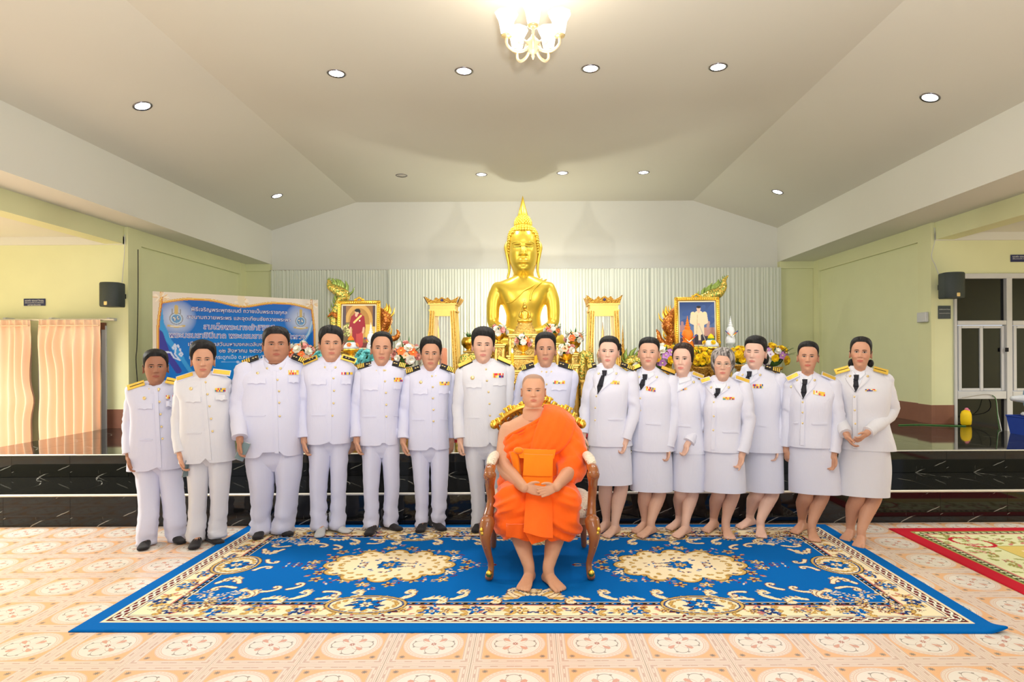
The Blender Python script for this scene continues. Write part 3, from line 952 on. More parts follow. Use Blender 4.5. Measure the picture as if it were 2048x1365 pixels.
def epaulette(parent, inner, outer, kind, width=.062):
    """inner, outer: world points at the neck end and the shoulder tip"""
    a, b = Vector(inner), Vector(outer); d = (b - a); ln = d.length; d.normalize()
    wv = Vector((0, -.74, -.67)); wv = (wv - d * wv.dot(d)).normalized(); n = d.cross(wv); n = n if n.z > 0 else -n
    def B(name, t0, t1, w0, w1, h0, h1, mat, par):
        m = MB(); rings = []
        for h in (h0, h1):
            rings.append([a + d * (ln * t) + wv * (width * w) + n * h for t, w in ((t0, w0), (t1, w0), (t1, w1), (t0, w1))])
        m.loft(rings if (d.cross(wv)).dot(n) > 0 else [r[::-1] for r in rings], cap=True)
        return m.build(name, mat, par, smooth=False)
    base = {'stripes': M['board_black'], 'stripes3': M['board_black'], 'gold': M['board_black'], 'goldbar': M['board_gold'], 'white': M['uni'], 'blackdot': M['board_gold']}[kind]
    e = B('epaulette', 0, 1, -.5, .5, 0, .006, base, parent)
    e['label'] = {'stripes': 'black shoulder board with gold bars and flower studs', 'stripes3': 'black shoulder board with gold bars', 'gold': 'gold shoulder board edged in black', 'goldbar': 'yellow gold shoulder board with thin black line', 'white': 'white shoulder board with gold braid', 'blackdot': 'gold-edged black shoulder board with studs'}[kind]
    if kind in ('stripes', 'stripes3'):
        k = 4 if kind == 'stripes' else 3
        for i in range(k): B('braid_bar', .97 - i * .125 - .075, .97 - i * .125, -.42, .42, .006, .009, M['board_gold'], e)
        for t in (.30, .13):
            m = MB(); m.ball(a + d * (ln * t) + n * .008, .010, 8, 5, sz=.6); m.build('stud', M['brass'], e)
    elif kind == 'gold': B('braid_bar', .02, .98, -.40, .34, .006, .010, M['board_gold'], e)
    elif kind == 'goldbar':
        B('braid_bar', .05, .85, -.04, .04, .006, .008, M['board_black'], e)
    elif kind == 'white':
        B('braid_bar', .05, .97, -.34, .34, .006, .009, M['board_gold'] if width > .03 else M['board_white'], e)
    elif kind == 'blackdot':
        B('braid_bar', .10, .92, -.26, .26, .006, .008, M['board_black'], e)
        for t in (.30, .50):
            m = MB(); m.ball(a + d * (ln * t) + n * .010, .008, 8, 5, sz=.6); m.build('stud', M['brass'], e)
    return e

RIBC = [L((222, 60, 60)), L((250, 200, 70)), L((60, 80, 150)), L((245, 235, 200)), L((240, 150, 60)), L((110, 90, 150)), L((250, 220, 120)), L((90, 150, 130)), L((250, 210, 80)), L((200, 70, 90)), L((60, 60, 110))]
def ribbons(S, D, px0, py0, px1, py1, parent, rows=2, seed=0, slope=0):
    mb = MB(); rnd = random.Random(seed)
    a = W(px0, py0, D); c = W(px1, py1, D); n = 9
    for j in range(rows):
        for i in range(n):
            x0 = a.x + (c.x - a.x) * i / n; x1 = a.x + (c.x - a.x) * (i + 1) / n
            z0 = a.z + (c.z - a.z) * j / rows; z1 = a.z + (c.z - a.z) * (j + .92) / rows
            sl0 = slope * (x0 - a.x); sl1 = slope * (x1 - a.x)
            surf_patch(S, [(x0, z0 + sl0), (x1, z0 + sl1), (x1, z1 + sl1), (x0, z1 + sl0)], .006, 1, 1, mb=mb, col=rnd.choice(RIBC[:4] if j == 0 else RIBC) if rnd.random() < .75 else RIBC[1])
    o = mb.build('ribbon_bar', M['rib'], parent, smooth=False); return o

def button(S, p, parent, r=.0085, name='button', mat=None, D=None, off=.003):
    m = MB(); q = S.front(p.x, p.z, off); m.T = Matrix.Translation(q) @ Matrix.Rotation(math.pi / 2, 4, 'X')
    m.lathe([(r, -.003), (r, .001), (r * .8, .0035), (.0004, .005)], 10)
    return m.build(name, mat or M['brass'], parent)

class Person: pass
def px_rows(D, rows, depth, cy=0.0):
    """rows of (py, xl, xr[, depth, cy]) to Surf rows"""
    out = []
    for r in rows:
        py, xl, xr = r[:3]; d = r[3] if len(r) > 3 else depth; c = r[4] if len(r) > 4 else cy
        a = W(xl, py, D); b = W(xr, py, D)
        out.append(((a.z + b.z) / 2, (a.x + b.x) / 2, (b.x - a.x) / 2, d, D + c))
    return out

def common_head(p, s, D, hair):
    """s: head spec; p: body MeshBuilder"""
    hd = Head(**s.get('hd', {}))
    # the hair stands a little above the crown
    lift = s.get('lift', .055)
    top, chin = s['top'], s['chin']
    T, sc = head_frame(top + (chin - top) * lift, chin, D, s['cx'][0], s['cx'][1], s.get('yaw', 0) + math.atan2(-W(s['cx'][1], chin, D).x, D), s.get('pitch', 0), s.get('oy', -.01))
    return hd, T, sc

def finish_head(root, hd, T, s, hairmat):
    for q in (-1, 1):
        eye_mesh(hd, T, q, root, s.get('look', 0), s.get('open', 1.0), s.get('esize', 1.0), s.get('man', True))
        brow_mesh(hd, T, q, root, s.get('browmat', M['hair']), s.get('brow', 1.0), arch=s.get('arch', .012))
    if hairmat is not None:
        hair_mesh(hd, T, root, hairmat, **s.get('hair', {}))

def merge_piece(mb, piece, voxel, skin, it=4):
    V, Fs, _ = remesh(piece, voxel, it)
    mb.add([tuple(v) for v in V], Fs, [skin] * len(V))

def add_arm_hand(body, spec, D, skin):
    """spec: pts [(px,py,dy)...] shoulder..wrist ; hand: dir, lat, size, curl"""
    pts = [W(a, b, D + c) for a, b, c in spec['pts']]
    body.col = skin
    P_ = catmull(pts, 4)
    body.tube(P_, [.040 - .018 * i / (len(P_) - 1) for i in range(len(P_))], 10, col=skin)
    h = spec.get('hand')
    if h:
        pc = MB(); w = pts[-1]
        d = (w - pts[-2]).normalized() if h.get('dir') is None else Vector(h['dir']).normalized()
        back = (pts[-2] - w).normalized()
        pc.tube([w + back * .05, w + d * .012], [.029, .027], 10, flat=.85)
        hand_pts(pc, w, d, h['lat'], h.get('size', .175), h.get('curl', .5), spread=h.get('spread', .08), point=h.get('point', False), flip=h.get('flip', False))
        merge_piece(body, pc, .0042, skin, 2)

def sleeves_into(mb, spec, D, radii, seed):
    pts = [W(a, b, D + c) for a, b, c in spec['pts']]
    w = pts[-1]; e = pts[-2]
    pts[-1] = w + (e - w).normalized() * spec.get('cuff', .025)
    sleeve(mb, pts, radii, seed=seed)

def turn_arms(s, shear, x0, D):
    for k in ('arm_l', 'arm_r'):
        if k in s and k == 'arm_l' and 'hand' in s[k]: s[k]['hand']['flip'] = True
        if k in s: s[k]['pts'] = [(a, b, c + shear * (W(a, b, D).x - x0) * .85) for a, b, c in s[k]['pts']]

def make_man(s):
    D = s['D']; root_loc = W(s['cx'], 1000, D); skin = SKIN[s['skin']]
    turn_arms(s, -root_loc.x / D * .6, root_loc.x, D)
    body = MB(); hs = s['head']
    hd, T, sc = common_head(body, hs, D, None)
    build_head(body, hd, T, skin, lipcol(skin), blush=.3)
    dep = s.get('dep', .125)
    S = Surf(px_rows(D, s['torso'], dep), n=2.5, shear=s.get('shear', -root_loc.x / D * .6))
    Sb = Surf([(r[0], r[1], r[2] * .78, r[3] * .55, r[4]) for r in S.rows[::6] if r[0] > S.z0 + .10], n=2.2, shear=S.shear)
    # torso and legs of the body, under the clothes
    body.col = skin
    Sb.loft(body, 20)
    av = math.atan2(-root_loc.x, D)
    for k, lg in enumerate(s['legs']):
        hp = W(*lg['hip'], D); kn = W(*lg['knee'], D)
        td = floor_D(*lg['toe']); toe = W(lg['toe'][0], lg['toe'][1], td); toe.z = 0
        yaw = math.radians(lg['yaw']) + av; f = Vector((math.sin(yaw), -math.cos(yaw), 0))
        L_ = lg.get('len', .25); heel = toe - f * L_; ank = heel + f * .055 + Vector((0, 0, .09))
        lg['_'] = (hp, kn, ank, heel, yaw, L_)
        cs = []
        for (py, xl, xr) in lg['rows'][1:]:
            c_ = W((xl + xr) / 2, py, D); t = smooth(W(s['cx'], s['crotch'], D).z, ank.z, c_.z); yc = D + (ank.y - .01 - D) * t
            cs.append(Vector((c_.x * yc / D, yc, H + (c_.z - H) * yc / D)))
        limb_leg(body, [Vector((cs[0].x, D, cs[0].z + .38)), cs[0], cs[1], cs[2], ank], [.03, .034])
        foot_pts(body, heel + f * .01, yaw, L_ - .02, False, wscale=.9)
    for k in ('arm_l', 'arm_r'):
        if k in s: add_arm_hand(body, s[k], D, skin)
    root = body.build('person', M['skin'])
    tag(root, s['label'], 'person', 'row of officials in white uniform')
    finish_head(root, hd, T, hs, s.get('hairmat', M['hair']))
    um = M[s.get('uni', 'uni')]
    # trousers
    tr = MB(); hipz = W(s['cx'], s['torso'][-1][0] - 40, D).z
    hem_row = s['torso'][-1]; xa = W(hem_row[1], hem_row[0], D).x; xb = W(hem_row[2], hem_row[0], D).x
    cz = W(s['cx'], s['crotch'], D).z
    hw = (xb - xa) / 2 * .96
    hs_ = Surf([(cz - .03, (xa+xb)/2, hw * .80, .05 * s.get('fat', 1), D + .01), (cz + .04, (xa+xb)/2, hw * .95, .085 * s.get('fat', 1), D + .005), (cz + .12, (xa+xb)/2, hw, .100 * s.get('fat', 1), D), (hipz, (xa+xb)/2, hw * .94, .10 * s.get('fat', 1), D)], n=2.3, shear=S.shear)
    hs_.loft(tr, 28)
    for lg in s['legs']:
        hp, kn, ank, heel, yaw, L_ = lg['_']
        rows = []
        for (py, xl, xr) in lg['rows']:
            a, b_ = W(xl, py, D), W(xr, py, D)
            t = smooth(cz, ank.z, a.z)
            yc = D + (ank.y - .01 - D) * t + S.shear * ((a.x + b_.x) / 2 - root_loc.x) * (1 - t)
            k_ = yc / D
            rows.append((H + (a.z - H) * k_, (a.x + b_.x) / 2 * k_, (b_.x - a.x) / 2 * k_ * .97, None, yc))
        rows = [(z, cx_, w_, w_ * (1.10 if i < 2 else 1.18), y_) for i, (z, cx_, w_, _, y_) in enumerate(rows)]
        Ls = Surf(rows, n=1.62)
        b0 = len(tr.v)
        Ls.loft(tr, 22)
        zk = rows[-1][0] if rows[-1][0] < rows[0][0] else rows[0][0]
        for i in range(b0, len(tr.v)):
            v = tr.v[i]; k_ = smooth(zk + .30, zk + .02, v[2]) * .017 + .005
            e = mnoise.noise(Vector((v[0] * 9 + s['seed'], v[1] * 9, v[2] * 26 + v[0] * 9))) * k_
            cxr = interp(Ls.rows, v[2]); dv = Vector((v[0] - cxr[0], v[1] - cxr[3], 0))
            if dv.length > 1e-5: dv.normalize(); tr.v[i] = (v[0] + dv.x * e, v[1] + dv.y * e, v[2])
        sm = MB(); foot_pts(sm, heel, yaw, L_, False)
        limb_leg(sm, [ank + Vector((0, 0, .05)), ank + Vector((0, .0, .0)), heel + Vector((math.sin(yaw), -math.cos(yaw), 0)) * .06 + Vector((0, 0, .05))], [.040, .038, .034])
        V, Fs, _ = remesh(sm, .008, 3); so = MB(); so.add([tuple(v) for v in V], Fs)
        so.build('sock', M[s.get('sock', 'sock')], root)
    tr.build('trousers', um, root)
    # jacket
    jk = MB()
    xo = W(s['buttons'][-1][0], s['buttons'][-1][1], D).x - .004
    S.loft(jk, 48, cap=None, zf_bottom=lambda x, ct: (s.get('open', .04) * math.exp(-((x - xo - .006) / (s.get('open', .04) * .42)) ** 2)) if ct > 0 else 0)
    rr = s.get('sr', (.062, .060, .054, .049))
    for k in ('arm_l', 'arm_r'):
        if k in s: sleeves_into(jk, s[k], D, rr, s['seed'])
    J = jk.build('jacket', um, root, sharp=55)
    # standing collar
    av *= .6
    cl = MB(); cb = s['collar']   # (cx_px, y_front_top, y_side_top, halfwidth_px)
    c0 = W(cb[0], cb[1], D); rw = px_len(cb[3] + 2.2, D); zs_ = W(cb[0], cb[2], D).z; hgt = px_len(15, D)
    rings = []
    for off, dz in ((.0, -hgt - .03), (.010, -hgt), (.006, 0.0), (.003, .002), (-.004, 0.0), (-.006, -.03)):
        ring = []
        for k in range(36):
            t = 2 * math.pi * k / 36; ct = math.cos(t); ca = math.cos(t - av); f = max(0, ca) ** 1.3
            zt = zs_ + (c0.z - zs_) * f + dz
            notch = .012 * math.exp(-(math.sin(t - av) / .12) ** 2) if (ca > 0 and dz > -.01) else 0
            ring.append((c0.x + math.sin(t) * (rw + off), D - .005 - ct * (rw * 1.02 + off + (.01 if dz < -.01 else 0)), zt - notch))
        rings.append(ring)
    cl.loft(rings, cap=False); cl.build('collar', um, J)
    for dx in (-1, 1):
        m = MB(); t = av + dx * .50; rr_ = rw * 1.02 + .013
        m.T = Matrix.Translation((c0.x + math.sin(t) * rr_, D - .005 - math.cos(t) * rr_, c0.z - px_len(7, D))) @ Matrix.Rotation(t, 4, 'Z') @ Matrix.Rotation(math.pi / 2, 4, 'X'); m.lathe([(.011, -.004), (.011, .001), (.006, .004), (.0005, .004)], 10)
        m.build('collar_badge', M['brass'], J)
    for bx_, by_ in s['buttons']: button(S, W(bx_, by_, D), J, .0088)
    # front edge of the jacket
    b1, b2 = s['buttons'][0], s['buttons'][-1]
    e0 = W(b1[0] - 2, b1[1] - 9, D); e1 = W(b2[0] - 2, s['torso'][-1][0] - 1.5, D)
    surf_patch(S, [(e0.x - .030, e0.z), (e0.x, e0.z), (e1.x, e1.z), (e1.x - .034, e1.z)], .0045, 2, 24, name='placket', mat=um, parent=J)
    # breast pockets with scalloped flaps
    for (xl, xr, yt) in s.get('pockets', []):
        a, b_ = W(xl, yt, D), W(xr, yt, D); h_ = px_len(15, D)
        surf_patch(S, [(a.x, a.z), (b_.x, b_.z), (b_.x, b_.z - h_ * .72), (a.x, a.z - h_ * .72)], .004, 14, 4, lift=.008, name='pocket_flap', mat=um, parent=J,
                   botf=lambda u: -.010 * math.exp(-((u - .5) / .13) ** 2) + .006 * math.sin(u * math.pi) )
    if 'ribbon' in s:
        r_ = s['ribbon']; ribbons(S, D, *r_[:4], J, r_[4] if len(r_) > 4 else 2, s['seed'])
    for bd in s.get('badges', []):
        button(S, W(bd[0], bd[1], D), J, bd[2] if len(bd) > 2 else .014, 'breast_badge')
    for (ix, iy, ox, oy), kd in zip(s['ep'], [s['epk']] * 2):
        a = W(ix, iy, D); b_ = W(ox, oy, D); a = W(ix, iy, D - .035 + S.shear * (a.x - root_loc.x)); b_ = W(ox, oy, D - .035 + S.shear * (b_.x - root_loc.x))
        epaulette(J, a, b_, kd)
    # lower pocket seams
    for (xl, xr, yt) in s.get('seams', []):
        a, b_ = W(xl, yt, D), W(xr, yt, D)
        surf_patch(S, [(a.x, a.z), (b_.x, b_.z), (b_.x, b_.z - .008), (a.x, a.z - .008)], .0055, 6, 1, name='pocket_welt', mat=um, parent=J)
    return root, S, J
# ---------------------------------------------------------------- the eight men standing
def tors(neck, sh, chest, waist, hem, dep=.125, belly=0.0):
    cx, ny = neck; xl, yl, xr, yr = sh; ys = (yl + yr) / 2
    return [(ny + 2, cx - 17, cx + 17, .045, .015), (ny + 7, cx - 25, cx + 25, .058, .010), (ny * .45 + ys * .55 + 1, (xl + 8) * .55 + (cx - 20) * .45, (xr - 8) * .55 + (cx + 20) * .45, .070, .005), (ys + 3, xl + 8, xr - 8, .088),
            (ys + 24, xl + 10, xr - 10, dep * .93)] + [(chest[0], chest[1], chest[2], dep)] + [(waist[0], waist[1], waist[2], dep * (1 + belly))] + [(hem[0], hem[1], hem[2], dep * (1 + belly * .8) * .98)]
LATL = (0.35, -0.94, 0.0)   # thumb of the hand on the photograph's left points to the camera
INWARD = [True]
LATR = (-0.35, -0.94, 0.0)
def arm(sh, el, wr, d=None, lat=LATL, dy=(0, 0.03, -0.02), hand=True, size=.175, curl=.55, cuff=.025, **k):
    if not hand:      # arm out of sight behind the neighbour: held close behind the wearer's own back
        q = -12 if INWARD[0] else 12; el = (el[0] + q, el[1]); wr = (wr[0] + q * 1.4, wr[1])
    r = {'pts': [(sh[0], sh[1], dy[0]), ((sh[0] * .45 + el[0] * .55), (sh[1] * .45 + el[1] * .55), dy[0] * .5 + dy[1] * .5), (el[0], el[1], dy[1]), (wr[0], wr[1], dy[2])], 'cuff': cuff}
    if hand: r['hand'] = dict(dir=d, lat=lat, size=size, curl=curl, **k)
    return r
def leg(hip, knee, toe, yaw, rows, L_=.25): return {'hip': hip, 'knee': knee, 'toe': toe, 'yaw': yaw, 'rows': rows, 'len': L_}
def sidefringe(side, amt, lo=-.9, hi=.9):
    return lambda t: amt * smooth(lo, hi, t * side) * (1 if abs(t) < .9 else max(0, 1 - (abs(t) - .9) * 3))

MEN = [
 dict(seed=1, D=5.14, cx=311, skin='brown', uni='uni', label='person in white uniform at the far left end of the row, one hand hanging, arm overlapped by the neighbour holding a phone edge-on',
  head=dict(top=698, chin=767, cx=(311, 312), hd=dict(fw=1.0, jaw=1.0, neck=1.05, nose=1.1, cheek=1.2), lift=.06, open=.75, hair=dict(front=.83, temple=.74, th_top=.065, th_side=.035, rough=.010, seed=1)),
  collar=(312, 771, 764, 13), torso=tors((312, 760), (256, 777, 351, 764), (815, 273, 346), (858, 274, 352), (938, 268, 358)),
  arm_l=arm((270, 787), (259, 850), (258, 914), (.15, -.1, -1), LATL, dy=(-.01, .02, -.05)), arm_r=arm((334, 781), (340, 850), (338, 905), hand=False, dy=(.04, .10, .10)),
  buttons=[(317, 781), (319, 804), (321, 829), (323, 854), (325, 878)], pockets=[(275, 304, 808), (332, 352, 803)], ribbon=(332, 791, 348, 798), badges=[(288.5, 797)], seams=[(278, 304, 880)],
  ep=[(289, 766, 255, 777), (332, 761, 352, 765)], epk='goldbar', crotch=946,
  legs=[leg((292, 930), (296, 1015), (283, 1104), -12, [(905, 270, 318), (950, 272, 318), (1010, 278, 316), (1050, 276, 314), (1088, 274, 311)]), leg((338, 930), (350, 1010), (366, 1090), 20, [(905, 314, 358), (950, 317, 362), (1010, 326, 367), (1050, 330, 370), (1081, 335, 370)])]),
 dict(seed=2, D=5.04, cx=406, skin='tan', uni='uni_warm', label='person in cream white uniform, second from the left, holding a phone edge-on at his side',
  head=dict(top=681.5, chin=754, cx=(406, 406), hd=dict(fw=.95, jaw=.93, neck=1.0, nose=1.1), lift=.085, open=.7, hair=dict(front=.84, temple=.76, th_top=.12, th_side=.065, th_back=.06, rough=.016, seed=2, side=.50)),
  collar=(407, 757, 748, 13.5), torso=tors((407, 741), (352, 762, 463, 756), (800, 370, 455), (848, 371, 457), (923, 369, 463)),
  arm_l=arm((366, 774), (357, 848), (361, 912), (.20, -.1, -1), LATL, dy=(-.015, .0, -.08)), arm_r=arm((448, 773), (455, 842), (455, 900), hand=False, dy=(.02, .06, .08)),
  buttons=[(411, 765), (415, 789), (419, 813), (422, 838), (425, 863)], pockets=[(371, 401, 794), (431, 455, 790)], ribbon=(430, 777, 454, 784), badges=[(381.5, 778)], seams=[(370, 402, 866)],
  ep=[(388, 749, 353, 760), (425, 744, 461, 748)], epk='white', crotch=925,
  legs=[leg((392, 915), (392, 1000), (385, 1102), -12, [(885, 372, 418), (935, 373, 417), (1000, 378, 412), (1045, 376, 409), (1081, 372, 408)]), leg((438, 915), (438, 1000), (444, 1091), 28, [(885, 413, 462), (935, 416, 461), (1000, 421, 455), (1045, 419, 452), (1074, 416, 452)])]),
 dict(seed=3, open=.13, D=5.24, cx=553, skin='dark', uni='uni', label='large broad-shouldered person in white uniform holding a dark phone against his thigh',
  head=dict(top=656, chin=727, cx=(552, 553), hd=dict(fw=1.12, jaw=1.16, neck=1.40, nose=1.15, cheek=1.2), lift=.05, open=.75, brow=1.1, hair=dict(front=.82, temple=.74, th_top=.06, th_side=.03, rough=.012, seed=3, spike=.01)),
  collar=(552, 733, 714, 20), torso=tors((552, 713), (472, 732, 612, 730), (790, 490, 602), (850, 488, 604), (912, 497, 603), dep=.17, belly=.18), fat=1.35,
  arm_l=arm((489, 746), (476, 818), (480, 884), (-.05, -.1, -1), LATL, dy=(-.05, -.07, -.22), size=.18), arm_r=arm((600, 751), (608, 818), (605, 880), hand=False, dy=(.10, .20, .20)), sr=(.078, .075, .068, .060),
  buttons=[(553.5, 739.5), (555, 763), (558, 786), (558.4, 809), (559.5, 836)], pockets=[(494, 531, 760), (577, 597, 758)], ribbon=(577, 744, 597, 753), badges=[(515, 750, .012)], seams=[(493, 530, 834)],
  ep=[(517, 718, 484, 730), (584, 716, 611, 727)], epk='stripes', crotch=938,
  legs=[leg((523, 900), (520, 990), (513, 1085), -10, [(870, 489, 552), (930, 491, 550), (985, 500, 546), (1030, 502, 541), (1071, 501, 540)]), leg((573, 900), (572, 990), (584, 1076), 38, [(870, 546, 606), (930, 547, 604), (985, 553, 597), (1030, 548, 592), (1067, 543, 587)])]),
 dict(seed=4, D=5.32, cx=662, skin='tan', uni='uni', sock='sock_grey', label='person in white uniform and light grey socks with side-swept black hair',
  head=dict(top=653.5, chin=724, cx=(662, 662), yaw=.05, hd=dict(fw=1.04, jaw=1.06, neck=1.12, nose=1.0), lift=.075, open=.8, hair=dict(front=.83, temple=.74, th_top=.09, th_side=.045, rough=.010, seed=4, part=-.02, fringe=sidefringe(1, .05))),
  collar=(663, 731, 720, 15.5), torso=tors((663, 712), (602, 736, 715, 732), (785, 619, 702), (835, 619, 702), (888, 620, 702), dep=.14, belly=.12),
  arm_l=arm((616, 749), (607, 820), (608, 885), (.10, -.1, -1), LATL, dy=(-.015, .0, -.07)), arm_r=arm((704, 749), (712, 820), (706, 882), (.0, 0, -1), LATR, dy=(.08, .16, .14)),
  buttons=[(664, 737), (667, 760), (668, 785), (667, 810), (665, 835)], pockets=[(622, 652, 762), (683, 702, 761)], ribbon=(683, 748, 705, 753, 1), seams=[(622, 650, 833)],
  ep=[(635, 718, 606, 730), (683, 717, 712, 726)], epk='blackdot', crotch=908,
  legs=[leg((640, 880), (636, 975), (637, 1081), -8, [(855, 615, 665), (905, 617, 664), (965, 619, 655), (1015, 620, 653), (1061, 622, 656)]), leg((682, 880), (678, 975), (700, 1071), 42, [(855, 658, 700), (905, 658, 697), (965, 661, 693), (1015, 661, 691), (1058, 658, 692)])]),
 dict(seed=5, D=5.38, cx=764, skin='tan', uni='uni', label='person in white uniform with receding hair and striped black shoulder boards, hips left of the gap before the central figures',
  head=dict(top=665.6, chin=733, cx=(764, 763), hd=dict(fw=.98, jaw=.95, neck=1.0, nose=1.05), lift=.04, open=.7, hair=dict(front=.87, temple=.80, th_top=.045, th_side=.03, rough=.006, seed=5)),
  collar=(764, 738, 727, 15), torso=tors((764, 722), (711, 742, 817, 740), (790, 722, 800), (835, 722, 796), (891, 721, 798)),
  arm_l=arm((724, 756), (713, 825), (713, 884), (.10, -.1, -1), LATL, dy=(-.015, .0, -.07)), arm_r=arm((806, 754), (812, 825), (808, 882), hand=False, dy=(.08, .16, .14)),
  buttons=[(768, 744), (770, 766), (772, 789), (772.7, 813), (772.7, 836.5)], pockets=[(726, 756, 773), (787, 801, 771)], ribbon=(788, 759, 805, 767), seams=[(724, 752, 836), (788, 797, 834)],
  ep=[(743, 731, 715, 738), (785, 730, 811, 736)], epk='stripes', crotch=912,
  legs=[leg((744, 885), (742, 975), (735, 1077), -16, [(860, 721, 765), (915, 724, 764), (975, 726, 758), (1020, 728, 757), (1058, 725, 758)]), leg((780, 885), (783, 975), (803, 1066), 42, [(860, 761, 800), (915, 763, 799), (975, 768, 799), (1020, 767, 796), (1054, 764, 795)])]),
 dict(seed=6, D=5.44, cx=862, skin='tan', uni='uni', label='person in white uniform with brushed-back short hair and a small gold badge, in front of the left glass cabinet',
  head=dict(top=675.7, chin=743, cx=(862, 861), hd=dict(fw=.98, jaw=.96, neck=1.0, nose=1.1), lift=.07, open=.85, hair=dict(front=.83, temple=.75, th_top=.08, th_side=.045, rough=.018, seed=6, spike=.02), browmat=M['hair'], brow=1.1),
  collar=(864, 748, 737, 14.5), torso=tors((863, 731), (807, 751, 911, 747), (800, 819, 896), (845, 819, 895), (900, 817, 898)),
  arm_l=arm((820, 764), (809, 830), (806, 886), (.12, -.1, -1), LATL, dy=(-.015, .0, -.07)), arm_r=arm((899, 762), (904, 830), (903, 884), (.0, 0, -1), LATR, dy=(.08, .12, .12)),
  buttons=[(864, 755.6), (865.7, 777.5), (866, 800), (867, 823), (867, 846)], pockets=[(826, 855, 781), (877, 900, 780)], ribbon=(879, 767, 899, 774), badges=[(841.5, 768)], seams=[(824, 850, 842), (880, 895, 842)],
  ep=[(840, 738, 812, 748), (881, 735, 907, 745)], epk='stripes', crotch=920,
  legs=[leg((842, 890), (842, 975), (838, 1071), -12, [(870, 820, 862), (925, 823, 860), (975, 828, 858), (1020, 831, 857), (1058, 830, 856)]), leg((880, 890), (880, 975), (889, 1067), 28, [(870, 858, 898), (925, 860, 898), (975, 862, 896), (1020, 862, 893), (1057, 862, 890)])]),
 dict(seed=7, D=5.40, cx=967, skin='light', uni='uni_warm', label='tall person in white uniform with a round blue-gold breast badge, just left of the seated orange-robed figure',
  head=dict(top=656, chin=728, cx=(967, 966), hd=dict(fw=1.0, jaw=.97, neck=1.0, nose=1.0), lift=.075, open=.65, hair=dict(front=.80, temple=.75, th_top=.09, th_side=.05, rough=.008, seed=7, fringe=sidefringe(1, .03), side=.46)),
  collar=(971, 732, 721, 15), torso=tors((969, 718), (911, 738, 1027, 730), (790, 927, 1014), (840, 927, 1013), (893, 924, 1010), dep=.135),
  arm_l=arm((925, 751), (917, 825), (921, 886), (-.1, -.1, -1), LATL, dy=(-.015, .0, -.07), curl=.8), arm_r=arm((1015, 744), (1024, 822), (1020, 880), hand=False, dy=(.0, .03, .0)),
  buttons=[(972, 742), (974, 765), (977, 787.5), (979, 811), (980, 834.6)], pockets=[(932, 963, 768), (986, 1015, 764)], ribbon=(986, 750, 1007, 759), badges=[(945, 759, .018)], seams=[(930, 960, 838)],
  ep=[(944, 724, 917, 737), (995, 719, 1022, 731)], epk='gold', crotch=915,
  legs=[leg((948, 885), (950, 970), (950, 1071), -12, [(865, 927, 970), (920, 930, 969), (975, 939, 970), (1020, 942, 971), (1057, 943, 971)]), leg((990, 885), (990, 970), (996, 1069), 25, [(865, 966, 1008), (920, 968, 1008), (975, 972, 1006), (1020, 974, 1005), (1055, 976, 1004)])]),
 dict(seed=8, D=5.46, cx=1091, skin='tan', uni='uni', label='person in white uniform with cropped hair, standing directly behind the gilded chair',
  head=dict(top=667, chin=735, cx=(1091, 1091), hd=dict(fw=.98, jaw=.93, neck=1.05, nose=1.05), lift=.045, open=.8, hair=dict(front=.84, temple=.77, th_top=.06, th_side=.022, rough=.006, seed=8)),
  collar=(1093, 740, 729, 15), torso=tors((1092, 727), (1035, 744, 1156, 744), (800, 1048, 1140), (845, 1050, 1138), (900, 1048, 1140)),
  arm_l=arm((1049, 757), (1043, 830), (1046, 890), hand=False), arm_r=arm((1143, 757), (1146, 825), (1142, 885), hand=False),
  buttons=[(1093, 747.5), (1093, 772), (1093.5, 796), (1094, 820), (1094, 844)], pockets=[(1103, 1133, 773)], ribbon=(1106, 765, 1130, 771),
  ep=[(1068, 733, 1043, 741), (1117, 731, 1147, 740)], epk='stripes3', crotch=920,
  legs=[leg((1072, 885), (1074, 970), (1074, 1060), -8, [(865, 1050, 1094), (920, 1052, 1092), (975, 1058, 1090), (1052, 1060, 1088)]), leg((1112, 885), (1112, 970), (1114, 1060), 8, [(865, 1090, 1138), (920, 1092, 1136), (975, 1096, 1130), (1052, 1098, 1127)])]),
]
LAB = ['person in white uniform at the far left end of the row', 'person in cream-white uniform, second from the left, holding a phone edge-on',
 'broad heavyset person in white uniform, third from left, dark phone in hand', 'person in white uniform and light grey socks with side-swept black hair',
 'person in white uniform with receding hairline, fifth from left, four-striped shoulder boards', 'person in white uniform in front of the left glass cabinet, brushed-up short hair',
 'tall person in white uniform with round breast badge, immediately left of the orange-robed figure', 'person in white uniform with cropped hair standing behind the gilded chair']
men = []
for s, l in zip(MEN, LAB):
    s['label'] = l
    men.append(make_man(s))
